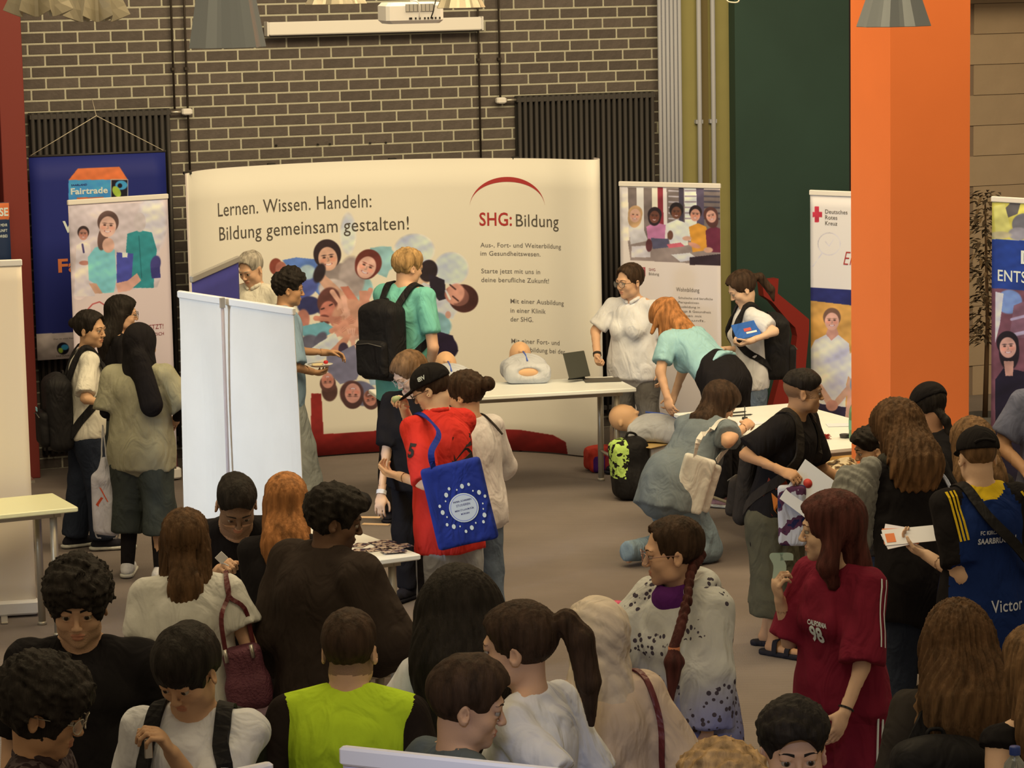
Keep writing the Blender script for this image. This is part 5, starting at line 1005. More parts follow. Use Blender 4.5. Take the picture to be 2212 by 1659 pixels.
c = person('black_hijab', 'person in khaki tee, dark wide trousers and black headscarf seen from behind', (303, 699), 1.56, b=12, hh=35, hp=6, fem=True, bw=1.12, skin='olive', hair=None, R=('px', 386, 860, .0, 380, 905, .2), L=('px', 233, 878, 0, 262, 905, .22), shirt=dict(m=c_khaki, sl=.98, lo=.045, hem=.13, rb=.205, name='t_shirt'), pants=dict(m=c_olive, lo=.035, ln=.72, rb=.10), shoe=(s_wh, s_cr), feet=((.05, -.05), (-.05, .05)))
under(c, c_black, .9); G, p = headgear(c, 'hijab', c_black); G.cap(c['N']+V3(.04, -.10, .06), c['N']+V3(.125, -.165, -.20), .06, .075, k=.04, sq=(V3(0, 1, 0), .6)); G.ell(p(0, .13, -.02), (.060, .06, .078), c['Mh'], k=.01, neg=True); G.noise(.005, 22, (1, 1, .4)); soft('headscarf', G, .010, [c_black], c['root'])
G = S()
for i in (0, 1): G.cap(c['KNE'][i]-V3(0, 0, .12), c['ANK'][i], .054, .042, k=.01)
soft('sock', G, .012, [c_black], c['root'])
sb = atd(222, 925, depth(c['lw'](c['WR']['L']))-.10); db = empty('drawstring_bag', sb, c['rz'], label='white drawstring bag with orange cross print hanging beside the khaki tee', cat='bag')
G = S(); G.box((0, 0, -.47), (.088, .05, .20), rnd=.04); G.cap((0, 0, -.30), (0, 0, -.20), .06, .022, k=.03); G.noise(.010, 14, (1, 1, .5)); bb = soft('bag_body', G, .011, [C('white_nylon', 224, 206, 176)], db)
for sx in (-1, 1): g = MB(); g.tube([tuple(v) for v in smooth_pts([(0, 0, .02), (sx*.012, 0, -.12), (sx*.02, 0, -.2), (sx*.082, 0, -.42), (sx*.075, 0, -.66), (sx*.04, .0, -.69)], 5)], .0045, n=6); g.build('cord', s_wh, db)
xd = unit(np.array(db.matrix_world.to_3x3().inverted() @ Vector(RT)) if 0 else rotm('Z', -math.degrees(c['rz']))@RT)
decal(bb, db, [(-.03, .04), (.08, .02), (.07, -.03), (.02, -.05), (-.02, -.02), (-.055, -.07), (.065, -.16), (.065, -.06)], [(3, 2, 1, 0), (7, 6, 5, 4)], V3(0, 0, -.40), xd, V3(0, 0, 1), mat('orange_print', ph(226, 84, 40)), 'printed_cross')
c = person('grey_man', 'older person with short grey hair and white polo behind the blank white banner', (541, 540), 1.74, b=205, hh=212, hp=24, skin='light', hair=('short', 'grey', dict(t=.004, top=.004, fh=.028, amp=.0022)), shirt=dict(m=c_cream, neck='polo', sl=.7), pants=dict(m=c_gtro), R=('loc', (.18, .22, 1.0)), L=('loc', (-.18, .22, 1.0)))
c = person('curly_boy', 'person with curly black hair and pale blue shirt holding a paper plate', (622, 583), 1.66, b=78, hh=84, hp=6, skin='tan', hair=('curly', 'black', dict(curl=.010, t=.010, top=.028, up=.02)), R=('px', 652, 862, -.10, 664, 800, .05), L=('loc', (-.20, .34, 1.06)), shirt=dict(m=c_lblue, sl=.95, lo=.035, hem=.16), pants=dict(m=c_sage, lo=.045, rb=.12), shoe=(s_wh, s_cr), feet=((.0, .16), (0, -.14)), palm=(V3(0, 0, 1), None))
h = c['lw'](c['grip']['R'])+V3(0, 0, .02); pl = empty('paper_plate', h, 0, label='white paper plate with food and a red berry', cat='plate'); g = MB(); g.lathe([(.0, 0), (.06, .0), (.085, .014), (.088, .016), (.06, .004), (0, .004)], n=22); g.build('plate_dish', M_white, pl)
g = MB(); g.lathe([(0, .03), (.012, .028), (.018, .018), (.012, .007), (0, .004)], (.04, 0, .008), 12); g.build('berry', mat('berry_red', ph(206, 36, 30), rough=.3), pl); g = MB(); g.box((-.06, -.02, .004), (.01, .015, .022), bev=.006); g.box((-.03, .02, .004), (.03, .045, .018), bev=.005); g.build('bread_slices', mat('bread', ph(226, 190, 120), rough=.8), pl, kind='stuff')
c = person('blond', 'person in turquoise tee with blond hair and large black backpack seen from behind', (880, 535), 1.84, b=38, hh=58, hp=10, skin='light', hair=('short', 'blond', dict(t=.010, top=.016, zmin=-.055, amp=.004)), R=('px', 936, 752, -.05, 925, 812, .14), L=('loc', (-.18, .30, 1.0)), shirt=dict(m=c_turq, sl=.72, lo=.022, hem=.12), pants=dict(m=c_black, lo=.03, rb=.09), shoe=(s_dark, s_dark))
backpack(c, 'large black backpack on the person in turquoise tee', c_bag, (.155, .095, .25), dz=-.03)
# staff at the white table
c = person('polo_woman', 'person in white polo and grey trousers with glasses leaning a fist on the white table', (1360, 567), 1.54, b=212, hh=232, hp=6, fem=True, bw=1.2, hs=1.05, skin='light', hair=('back', 'darkbrown', dict(t=.006, top=.006, amp=.003)), R=('px', 1288, 712, .0, 1290, 768, -.12), L=('px', 1425, 735, .1, 1430, 800, .0), shirt=dict(m=c_white, neck='polo', sl=.85, lo=.020, hem=.10), pants=dict(m=c_gtro, lo=.012), shoe=(s_dark, s_dark), hand=(1.0, .4))
glasses(c)
g = MB(); w0, e0 = c['WR']['R'], c['EL']['R']; u = unit(w0-e0); g.tube([tuple(w0-u*.02), tuple(w0-u*.0)], .031, n=14, caps=False); g.build('wrist_band', c_char, c['root'])
c = person('bending', 'person in pale cyan tee and black trousers with strawberry blond hair bending over a dummy', (1440, 645), 1.63, b=312, hh=300, hp=58, fem=True, lean=54, bw=1.12, skin='light', hair=('long', 'ginger', dict(L=.13, t=.016, wd=.09)), R=('px', 1475, 800, .15, 1458, 850, .1), L=('px', 1427, 800, -.05, 1440, 852, -.1), shirt=dict(m=c_mint, sl=.7, lo=.018, hem=.02, cut=.10), pants=dict(m=c_black, lo=.03), shoe=(cloth('pink_suede', ph(196, 140, 116)), s_cr))
G = S(); hc = c['hc']
for i in range(9):
    t = i/8-.5; a = hc+c['Mh']@V3(t*.16, -.02-.09*math.cos(t*3), .03); G.cap(a, a+V3(t*.14, .02-.06*math.cos(t*3), -.13-.07*((i*7) % 3)), .032, .012, k=.014)
G.fn(strand(hc, .003, 26)); soft('loose_hair', G, .0085, [hairm('hair_ginger', HAIRC['ginger'])], c['root'])
c = person('folder_kid', 'person in white tee and blue jeans reading with a blue folder and black backpack', (1603, 583), 1.53, b=262, hh=258, hp=30, fem=True, skin='pale', hair=('pony', 'darkbrown', dict(pts=((0, -.10, .03), (0, -.15, .0), (0, -.17, -.12), (0, -.15, -.20)), rad=(.022, .030, .03, .01), t=.010)), L=('px', 1668, 712, -.10, 1618, 738, -.16), R=('loc', (-.06, .20, .98)), shirt=dict(m=c_white, sl=.8, lo=.025, hem=.10), pants=dict(m=c_jean, lo=.03, rb=.10), shoe=(s_dark, s_cr), hand=(.7, .7), palm=(None, V3(.3, .2, 1)))
backpack(c, 'black backpack with a dangling strap on the person holding a blue folder', c_bag, (.145, .09, .22), dz=-.02)
h = atd(1612, 713, depth(c['lw'](c['WR']['L']))+.04); fo = empty('folder', h, 0, label='blue folder with a red and white emblem held against a white tee', cat='folder'); Mf = Matrix.Rotation(-PSI+.35, 4, 'Z') @ Matrix.Rotation(math.radians(-8), 4, 'Y') @ Matrix.Rotation(math.radians(-35), 4, 'X')
g = MB(); g.box((-.095, -.004, -.06), (.095, .004, .06), bev=.0015, M=Mf); g.build('folder_cover', C('folder_blue', 58, 96, 138), fo); g = MB(); g.box((-.02, -.0062, -.012), (.035, -.004, .012), M=Mf); g.build('emblem_red', mat('red_emblem', ph(196, 80, 60)), fo); g = MB(); g.box((-.01, -.0064, -.032), (.07, -.0042, -.018), M=Mf); g.build('emblem_white', M_white, fo)
# ------------------------------------------------------------------ middle of the room
kp = dict(hip=(0, 0, .47), HIP=((.09, 0, .45), (-.09, 0, .45)), KNE=((.12, .20, .08), (-.12, .18, .08)), ANK=((.13, -.16, .08), (-.12, -.20, .10)), TOE=((.13, -.22, .04), (-.12, -.26, .05)))
c = person('kneeler', 'person in grey tee kneeling and writing at the white table with a white tote bag', (1556, 826), 1.62, b=48, hh=78, hp=34, fem=True, lean=44, bw=1.22, skin='light', hair=('long', 'darkbrown', dict(L=.07, t=.024, top=.02, wd=.085)), R=('px', 1572, 948, -.16, 1618, 914, .05), L=('loc', (-.10, .50, .80), (-.4, -.2, -.9)), shirt=dict(m=c_gT, sl=.62, lo=.025, hem=.13, hdir=V3(0, -.35, -.9), neck='wide'), pants=dict(m=c_lj, lo=.02, rb=.062, ln=1.10), pose=kp, hand=(.8, .4))
tb = empty('tote_bag', c['pos'], c['rz'], label='plain white canvas tote bag on the shoulder of the kneeling person', cat='bag'); wl = c['wl']; dS = depth(c['lw'](c['SH']['R'])); B0 = wl(atd(1497, 1045, dS-.20)); xr = rotm('Z', -math.degrees(c['rz']))@RT; xr[2] = 0; xr = unit(xr); fwd = np.cross(V3(0, 0, 1), xr)
Mtb = np.stack([xr, fwd, V3(0, 0, 1)], 1)@rotm('Y', 17); G = S(); G.box(B0, (.10, .035, .175), Mtb, rnd=.02); G.box(B0+Mtb@V3(.06, .05, -.01), (.09, .03, .155), Mtb@rotm('Z', 14), rnd=.02, k=.01); G.noise(.006, 13, (1, 1, .5)); tm = C('canvas_white', 222, 202, 158); soft('bag_body', G, .011, [tm], tb)
sh = c['SH']['R']
strapmesh(tb, [B0+Mtb@V3(-.04, -.02, .17), B0+Mtb@V3(-.045, -.03, .30), sh+V3(-.03, -.085, .03), sh+V3(-.02, -.02, .07), sh+V3(.0, .08, .02), B0+Mtb@V3(.11, .09, .16)], .036, .004, tm, lambda t: V3(*(Mtb@V3(0, -1, .0)))*(1 if t < .5 else -1)+V3(0, 0, .9*math.sin(t*3.1)), 'handle', c)
c = person('flame_tee', 'person with faded haircut in black flame tee, wide olive shorts and sandals', (1735, 793), 1.56, b=120, hh=92, hp=5, lean=13, skin='tan', hair=('short', 'black', dict(t=.003, top=.004, zmin=.03, fh=-.005)), scalp=(.45, -.03, .1), R=('px', 1610, 982, -.02, 1690, 1018, -.16), L=('loc', (-.20, .36, .90)), shirt=dict(m=c_black, sl=.85, lo=.045, hem=.20, rb=.205), pants=dict(m=c_shorts, lo=.07, ln=.80, rb=.135), feet=((.0, .05), (0, -.08)), hand=(.7, .5))
for i in (0, 1):
    a, t = c['ANK'][i], c['TOE'][i]; f = unit((t-a)*V3(1, 1, 0)); sdn = np.cross(f, V3(0, 0, 1)); b0 = a*V3(1, 1, 0); G = S(); G.cap(b0+V3(0, 0, .014)-f*.05, b0+V3(0, 0, .012)+f*.17, .042, .04); G.plane(V3(0, 0, 1), .028); G.plane(-V3(0, 0, 1), -.002); so = soft('sandal', G, .009, [s_dark], c['root'])
    for d0, hgt in ((.11, .055), (.03, .085)):
        strapmesh(so, [b0+f*d0+sdn*.044+V3(0, 0, .02), b0+f*d0+sdn*.03+V3(0, 0, hgt), b0+f*d0-sdn*.03+V3(0, 0, hgt), b0+f*d0-sdn*.044+V3(0, 0, .02)], .028, .006, s_dark, f*.0+V3(0, .01, 1), 'sandal_strap')
sh_ = c['shirt']; Tn = c['T']; V, Fc = text_mesh('S', 1, 1, .05)
fl = [((-.11, -.16), (-.03, -.18), (.05, -.12), (.09, -.02), (.06, .08), (.02, .02), (-.01, .10), (-.05, .02), (-.09, -.02)), ((-.07, -.14), (-.01, -.15), (.04, -.09), (.05, .0), (.01, -.04), (-.02, .03), (-.05, -.05)), ((-.03, -.12), (.01, -.11), (.02, -.05), (-.01, -.02), (-.035, -.07))]
dn = rotm('Z', -52)@V3(0, 1, 0); xdv = np.cross(V3(0, 0, 1), -dn)
for k, (pg, col) in enumerate(zip(fl, ((150, 50, 20), (220, 120, 40), (240, 200, 110)))): decal(sh_, c['root'], [(-x, y) for x, y in pg], [tuple(range(len(pg)))[::-1]], Tn(.10, .02, .10), -xdv, V3(0, 0, 1), mat('flame_print_%d' % k, ph(*col)), 'printed_flame', .003+.0015*k)
backpack(c, 'charcoal drawstring rucksack on the person in the flame tee', c_char, (.14, .05, .23), dz=-.12)
hp_ = c['lw'](c['grip']['R']); pp = empty('paper_sheet', hp_, 0, label='white paper sheet with red mark held by the person in the flame tee', cat='paper'); Mp = Matrix.Rotation(-PSI, 4, 'Z') @ Matrix.Rotation(math.radians(38), 4, 'Y') @ Matrix.Rotation(math.radians(-25), 4, 'X')
g = MB(); g.box((-.02, -.0015, -.13), (.19, .0015, .13), M=Mp); g.build('paper', mat('white_paper', ph(226, 212, 196), rough=.8), pp); g = MB(); g.tube([tuple(Mp @ Vector((.06, -.004, .03))), tuple(Mp @ Vector((.06, -.0015, .03)))], .025, n=16); g.build('red_seal', mat('red_seal', ph(200, 60, 44)), pp)
pb = empty('printed_bag', hp_+RT*-.02+V3(0, 0, -.22), -PSI, label='glossy printed carrier bag below the white paper sheet', cat='bag'); G = S(); G.box((0, 0, .04), (.075, .03, .16), rnd=.02); G.noise(.006, 16); soft('bag_body', G, .011, [patchy('bag_photo_print', ph(196, 184, 160), ph(90, 50, 60), 13, .52, ph(40, 40, 60))], pb)
c = person('jacket', 'person with long brown hair and black pale-seamed jacket seen from behind', (1935, 868), 1.72, b=338, hh=325, hp=28, fem=True, lean=16, skin='light', hair=('long', 'brown', dict(L=.26, t=.026, wd=.13, yo=-.05, top=.02, amp=.006, tipc=((.30, .16, .07), 1.2, 1.5))), shirt=dict(m=c_black, sl=1.9, lo=.035, hem=.14, name='jacket'), pants=dict(m=c_navyj, lo=.012), shoe=(s_dark, s_dark), R=('loc', (.22, .22, .95)), L=('loc', (-.22, .45, 1.0)))
K = S(); a = c['Mt']; t0 = c['N']
for t in np.linspace(.9, 2*math.pi-.9, 11): K.ell(t0+a@V3(.09*math.sin(t), .085*math.cos(t)-.03, .0), (.04, .04, .035), k=.02)
K.ell(t0+a@V3(0, -.11, -.05), (.13, .06, .09), a, k=.03); K.noise(.006, 22); soft('hood', K, .012, [cloth('dark_grey_hood', (.05, .05, .045))], c['root'])
pipe = C('pale_piping', 200, 190, 170); T = c['T']
for x in (.13, .12): g = MB(); g.tube([tuple(v) for v in smooth_pts([T(x, -.06, c['Ls']-.03), T(x+.04, -.13, c['Ls']-.14), T(x+.045, -.145, c['Ls']-.34)], 6)], .005, n=6); g.build('piping', pipe, c['root'])
dS = depth(c['lw'](T(-.2, -.1, .3))); bg = empty('draped_coat', c['pos'], c['rz'], label='pleated grey beige coat draped down the back of the black jacket', cat='coat'); q = lambda x, y, o: c['wl'](atd(x, y, dS+o)); G = S()
for (x0, y0, x1, y1, r0, r1) in ((1880, 1010, 1840, 1110, .05, .08), (1850, 1060, 1860, 1170, .08, .05), (1830, 1030, 1815, 1090, .05, .05)): G.cap(q(x0, y0, -.12), q(x1, y1, -.10), r0, r1, k=.04)
G.fn(lambda D, x, y, z: D+.006*np.sin((x*1.0+y*.6+z*.55)*150)); soft('coat_body', G, .010, [C('beige_grey_cloth', 140, 128, 98)], bg)
cm = empty('camouflage_jacket', c['pos'], c['rz'], label='crumpled camouflage jacket lying across the white table by the column', cat='jacket'); q2 = lambda x, y, o: c['wl'](atz(x, y, .80)); G = S()
for (x0, y0, x1, y1, r0, r1) in ((1758, 1020, 1830, 1012, .05, .06), (1830, 1020, 1775, 1050, .07, .05), (1790, 1035, 1850, 1040, .05, .06), (1765, 1052, 1830, 1048, .045, .05)): G.cap(q2(x0, y0, 0), q2(x1, y1, 0), r0, r1, k=.03)
G.noise(.014, 20); soft('jacket_body', G, .012, [c_camo], cm)
c = person('cap_braid', 'person in black with black cap and a dark braid in front of the orange column', (2008, 827), 1.56, b=10, hh=330, hp=32, fem=True, lean=14, skin='brown', hair=('braid', 'black', dict(t=.006, pts=((.05, -.07, -.01, 0), (.085, -.08, -.05, 0), (.105, -.08, -.11, 0), (.11, -.08, -.17, 0)), rad=(.020, .022, .022, .012))), shirt=dict(m=c_black, sl=.9, lo=.03), pants=dict(m=c_black), R=('loc', (.2, .3, 1.0)), L=('loc', (-.2, .3, 1.0)))
headgear(c, 'cap', cloth('black_cap_twill', (.012, .011, .013)), brim=20)
c = person('small_curly', 'person with black curly hair mostly hidden behind the orange column corner', (1886, 918), 1.18, b=75, hh=262, hp=15, skin='olive', hair=('curly', 'black', dict(curl=.008, t=.008, top=.01)), shirt=dict(m=c_char), pants=dict(m=c_navyj), R=('loc', (.1, .2, .8)))
c = person('long_blond', 'person with very long dark blond hair behind the person in the blue jersey', (2098, 905), 1.50, b=352, hh=345, hp=16, fem=True, skin='light', hair=('long', 'fairbrown', dict(L=.56, t=.022, wd=.125, yo=-.02, amp=.004)), shirt=dict(m=c_char, sl=1.9), pants=dict(m=c_navyj), R=('loc', (.2, .3, .95)), L=('loc', (-.2, .3, .95)))
# person in the blue jersey
def jersey(Cn, ctx):
    SH, EL = ctx['SH'], ctx['EL']; T = ctx['T']; x = Cn[:, 0]; z = Cn[:, 2]; m = np.zeros(len(Cn), int); zs = SH['R'][2]
    m[np.abs(x) > .145+.5*np.maximum(0, z-zs+.02)*-1+np.maximum(0, (zs-z))*.12] = 1; m[(np.hypot(x-ctx['N'][0], Cn[:, 1]-ctx['N'][1]) < .10) & (z > ctx['N'][2]-.045)] = 2
    return m
c = person('jersey', 'person in blue and black sports jersey with yellow stripes and black cap', (2112, 922), 1.68, b=342, hh=352, hp=14, skin='pale', hair=('short', 'fairbrown', dict(t=.001, top=.001, zmin=-.06)), L=('px', 2078, 1248, -.02, 2012, 1206, .06), R=('loc', (.22, .30, 1.02)), shirt=dict(m=[c_bluej, c_black, c_yel], mi=jersey, sl=.80, lo=.035, hem=.13, name='jersey'), pants=dict(m=c_bluej, lo=.04, ln=.62, rb=.12), shoe=(s_dark, s_cr), hand=(.6, .4), palm=(None, V3(0, 0, 1)), q=.92)
headgear(c, 'cap', cloth('black_cap_twill', (.01, .01, .01)), brim=0); g = MB(); hc, Mh = c['hc'], c['Mh']; g.tube([tuple(hc+Mh@V3(.05*math.sin(t), -.118-.004, .045+.02*math.cos(t)+.0)) for t in np.linspace(-1.2, 1.2, 8)], .006, n=6); g.build('cap_strap', c_black, c['root'])
Xr = V3(1, 0, 0)
for sd in ('L', 'R'):
    a, b_ = c['SH'][sd], c['EL'][sd]; d = unit(b_-a); o = unit(V3(0, -.75, .75)); x_ = unit(np.cross(o, d))
    for k in (-.017, 0, .017): W = .0048; ys_ = np.linspace(-.05, .17, 9); decal(c['shirt'], c['root'], [(k-W, -y) for y in ys_]+[(k+W, -y) for y in ys_[::-1]], [(i, 17-i, 16-i, i+1) for i in range(8)], a, x_, -d, c_yel, 'shoulder_stripe', .005)
for t, x0, z0, sz, bo in (('FC KIRCHHEIM', -.075, .375, .024, .006), ('SAARBRÜCKEN', -.085, .335, .034, .012), ('Victor', -.035, .04, .075, .006)):
    V, Fc = text_mesh(t, sz, .8, bo*.1); decal(c['shirt'], c['root'], V, Fc, c['T'](0, 0, z0)+Xr*x0, Xr, V3(0, 0, 1), mat('white_shirt_print', ph(214, 204, 190)), 'lettering', .004)
T = c['T']; sp = empty('crossbody_strap', c['pos'], c['rz'], label='broad black crossbody strap over the blue jersey', cat='bag strap'); L_ = c['Ls']
strapmesh(sp, [T(-.10, .05, L_+.02), T(-.09, -.05, L_+.02), T(-.05, -.155, L_-.09), T(.07, -.185, L_-.22), T(.17, -.13, L_-.34), T(.20, .0, L_-.40)], .045, .008, c_bag, V3(0, -1, .25), 'strap', c)
h = c['lw'](c['grip']['L']); lf = empty('leaflets', h, -PSI, label='fan of orange and white leaflets held by the person in the blue jersey', cat='leaflets')
lf.rotation_euler = (.65, 0, -PSI)
for i, (rz_, col) in enumerate(((-.25, (228, 208, 180)), (.0, (222, 120, 60)), (.25, (226, 206, 176)), (.1, (232, 214, 186)))): g = MB(); g.box((-.13, -.035, i*.003), (.02+.08*(i == 3), .055, i*.003+.002), M=Matrix.Rotation(rz_, 4, 'Z')); g.build('leaflet', mat('leaflet_%d' % i, ph(*col), rough=.6), lf)
g = MB(); g.box((-.12, -.02, .0112), (-.08, .03, .0125), M=Matrix.Rotation(.1, 4, 'Z')); g.build('leaflet_print', M_or, lf)
c = person('edge_grey', 'person in dark grey tee cut off by the upper right edge with one arm hanging', (2290, 742), 1.72, b=195, skin='tan', bw=1.1, hair=('short', 'darkbrown'), shirt=dict(m=C('slate_jersey', 108, 102, 98), sl=.8, lo=.03), pants=dict(m=c_navyj), R=('px', 2180, 925, 0, 2184, 985, -.05))
c = person('edge_left', 'person with dark hair and pale striped sleeve half hidden behind the cream banner', (-6, 505), 1.64, b=95, hh=95, fem=True, skin='olive', hair=('long', 'black', dict(L=.35, t=.02, wd=.12)), shirt=dict(m=C('pale_grey_shirt', 176, 162, 134), sl=1.8, lo=.035), pants=dict(m=c_navyj), R=('loc', (.28, .10, .95)))
# group around the leaflet table
c = person('print_tee', 'person with long light brown hair and black printed tee leaning on the table', (884, 757), 1.50, b=200, hh=240, hp=34, fem=True, lean=6, skin='pale', hair=('long', 'fairbrown', dict(L=.20, t=.010, wd=.085, top=.006, front=1)), R=('px', 833, 1000, -.05, 822, 1078, -.15), L=('loc', (-.22, .12, .86)), shirt=dict(m=c_black, sl=.85, lo=.03, hem=.10), pants=dict(m=c_black, lo=.02), shoe=(s_dark, s_dark), palm=(V3(0, 0, -1), None))
glasses(c, (.5, .5, .5)); Tn = c['T']; decal(c['shirt'], c['root'], [(.10*math.cos(t)*(1+.12*math.sin(5*t)), .13*math.sin(t)*(1+.1*math.cos(4*t))) for t in np.linspace(0, 6.28, 29)[:-1]], [tuple(range(27, -1, -1))], Tn(0, 0, .20), V3(1, 0, 0), V3(0, 0, 1), c_floral, 'printed_motif', .004)
g = MB(); w0, e0 = c['WR']['R'], c['EL']['R']; u = unit(w0-e0); g.tube([tuple(w0-u*.025), tuple(w0-u*.0)], .030, n=14, caps=False); g.build('bracelet', s_wh, c['root'])
def redshirt(Cn, ctx): m = np.zeros(len(Cn), int); return m
c = person('red_polo', 'person in red polo, black cap and grey sweatpants with blue tote bag', (930, 786), 1.66, b=318, hh=285, hp=26, lean=8, skin='pale', hair=('short', 'darkbrown', dict(t=.005, top=.0)), R=('px', 893, 938, .18, 872, 880, .02), L=('px', 922, 1046, -.12, 868, 1030, -.02), shirt=dict(m=c_red, neck='polo', sl=.95, lo=.030, hem=.17), pants=dict(m=c_gsw, lo=.035, rb=.09), shoe=(s_wh, s_cr), hand=(.9, .6), palm=(None, V3(0, 0, 1)))
headgear(c, 'cap', cloth('black_cap_twill', (.01, .01, .01)), brim=0, tilt=0); V, Fc = text_mesh('VfB', .03, 1.0, .001); g = MB(); g.add([c['hc']+c['Mh']@V3(-.094-.002, -.03+v[0], .06+v[1]) for v in V]*1, Fc); g.build('cap_lettering', M_wt, c['root'])
glasses(c); V, Fc = text_mesh('5', .24, 1.3, .02); decal(c['shirt'], c['root'], V, Fc, c['T'](-.03, 0, .25), V3(1, 0, 0), V3(0, 0, 1), mat('dark_number_print', (.02, .015, .02)), 'number', .004)
V, Fc = text_mesh('5', .10, 1, .004); dL = unit(c['EL']['L']-c['SH']['L']); decal(c['shirt'], c['root'], V, Fc, c['SH']['L']+dL*.17+V3(0, .02, 0), V3(0, -1, 0), -dL, mat('dark_number_print', (.02, .015, .02)), 'number', .004)
for i in (0, 1):
    x = 1-2*i; strapmesh(c['root'], [c['HIP'][i]+V3(x*.115, 0, .0), c['KNE'][i]+V3(x*.10, 0, 0), c['ANK'][i]+V3(x*.098, 0, .08)], .045, .006, c_black, V3(x, 0, 0), 'side_stripe')
tb = empty('tote_bag', c['pos'], c['rz'], label='royal blue tote bag with round white print hanging from the red polo', cat='bag'); dS = depth(c['lw'](c['SH']['L'])); B0 = c['wl'](atd(992, 1088, dS-.20)); xr = rotm('Z', -math.degrees(c['rz']))@RT; xr[2] = 0; xr = unit(xr); fw_ = np.cross(V3(0, 0, 1), xr)
Mtb = np.stack([xr, fw_, V3(0, 0, 1)], 1)@rotm('Y', -12); tm = cloth('royal_blue_canvas', (.022, .042, .30)); G = S(); G.box(B0, (.155, .028, .215), Mtb, rnd=.02); G.noise(.007, 12, (1, 1, .5)); bb = soft('bag_body', G, .011, [tm], tb); sh = c['SH']['L']
for o in (-.012, .012): strapmesh(tb, [B0+Mtb@V3(-.085, o, .21), B0+Mtb@V3(-.075, o-.02, .30), c['wl'](atd(950, 935, dS-.13)), sh+V3(.035, -.045, .065), sh+V3(.035, .02, .065)], .032, .004, tm, lambda t: Mtb@V3(0, -1, .2), 'handle', c)
P = lambda pts, m, nm, o=.003: decal(bb, tb, pts, [tuple(range(len(pts)))], B0, Mtb@V3(1, 0, 0), Mtb@V3(0, 0, 1), m, nm, o)
P([(.02+.075*math.cos(t), -.02+.075*math.sin(t)) for t in np.linspace(0, 6.28, 33)[:-1]], M_wt, 'round_print'); P([(.02+.069*math.cos(t), -.02+.069*math.sin(t)) for t in np.linspace(0, 6.28, 33)[:-1]], mat('grey_blue_ring', ph(120, 124, 170)), 'round_print_ring', .0036); P([(.02+.066*math.cos(t), -.02+.066*math.sin(t)) for t in np.linspace(0, 6.28, 33)[:-1]], mat('cream_print', ph(214, 208, 190)), 'round_print_field', .0042)
for i in range(22): a = i*.2856; rr = .098+.012*((i*5) % 3); s_ = .004+.003*((i*7) % 3); x0, y0 = .02+rr*math.cos(a), -.02+rr*math.sin(a); P([(x0+s_*math.cos(t), y0+s_*math.sin(t)*1.3) for t in np.linspace(0, 6.28, 9)[:-1]], M_wt, 'printed_dot')
for t, y, sz in (('PAPIER, SCHREIBEN', .012, .0125), ('STUDIEREN', -.010, .016), ('MEIN STUDIUM FÜR', -.034, .0125), ('MORGEN', -.054, .012)): V, Fc = text_mesh(t, sz, .85, .0003, 'CENTER'); decal(bb, tb, V+np.array((.02, y, 0)), Fc, B0, Mtb@V3(1, 0, 0), Mtb@V3(0, 0, 1), mat('navy_print', ph(52, 56, 96)), 'lettering', .005)
lo = c['lw'](c['grip']['R'])+V3(0, 0, .01); lp = empty('snack', lo, 0, label='small pale green snack held to the mouth beside the black cap', cat='food'); g = MB(); g.lathe([(0, -.02), (.02, -.015), (.026, 0), (.02, .015), (0, .02)], n=14); g.build('snack_piece', mat('pale_green', ph(176, 176, 110)), lp)
c = person('hair_bun', 'person in cream sweater and pale jeans with a brown hair bun', (1004, 800), 1.54, b=322, hh=296, hp=14, fem=True, skin='light', hair=('bun', 'darkbrown', dict(bun=(.0, -.145, .030, .040), t=.012, top=.01, amp=.004)), R=('loc', (.2, .3, .98)), L=('loc', (-.16, .26, .95)), shirt=dict(m=C('cream_knit', 224, 200, 160), sl=1.75, lo=.035, hem=.08), pants=dict(m=c_jean, lo=.02), shoe=(s_wh, s_cr))
Tn = c['T']; strapmesh(c['root'], [Tn(.03, .08, c['Ls']+.0), Tn(.07, .0, c['Ls']+.028), Tn(.10, -.08, c['Ls']-.01), Tn(.14, -.135, c['Ls']-.08)], .012, .006, c_char, V3(0, -.6, .8), 'thin_strap', c)
# ------------------------------------------------------------------ front crowd, left
c = person('bending_man', 'bearded person in black tee with round badge bending over the hidden table', (508, 1019), 1.72, b=172, hh=168, hp=38, lean=40, bw=1.15, hs=1.08, skin='light', hair=('short', 'black', dict(t=.002, top=.006, zmin=.0, fh=.004)), scalp=(.6, -.05, .2), beard=.42, R=('px', 440, 1258, .0, 476, 1232, -.25), L=('px', 553, 1270, -.10, 548, 1380, -.18), shirt=dict(m=c_black, sl=.95, lo=.03, hem=.12), pants=dict(m=c_char), shoe=(s_dark, s_dark), hand=(1.0, .3), q=.92)
Tn = c['T']; V, Fc = text_mesh('IU', .03, 1, .002, 'CENTER'); decal(c['shirt'], c['root'], [(.032*math.cos(t), .026*math.sin(t)) for t in np.linspace(0, 6.28, 19)[:-1]], [tuple(range(18))], Tn(-.07, 0, .30), V3(-1, 0, 0), c['Mt']@V3(0, 0, 1), M_wt, 'badge', .004); decal(c['shirt'], c['root'], V-np.array((0, .011, 0)), Fc, Tn(-.07, 0, .30), V3(-1, 0, 0), c['Mt']@V3(0, 0, 1), M_black, 'lettering', .006)
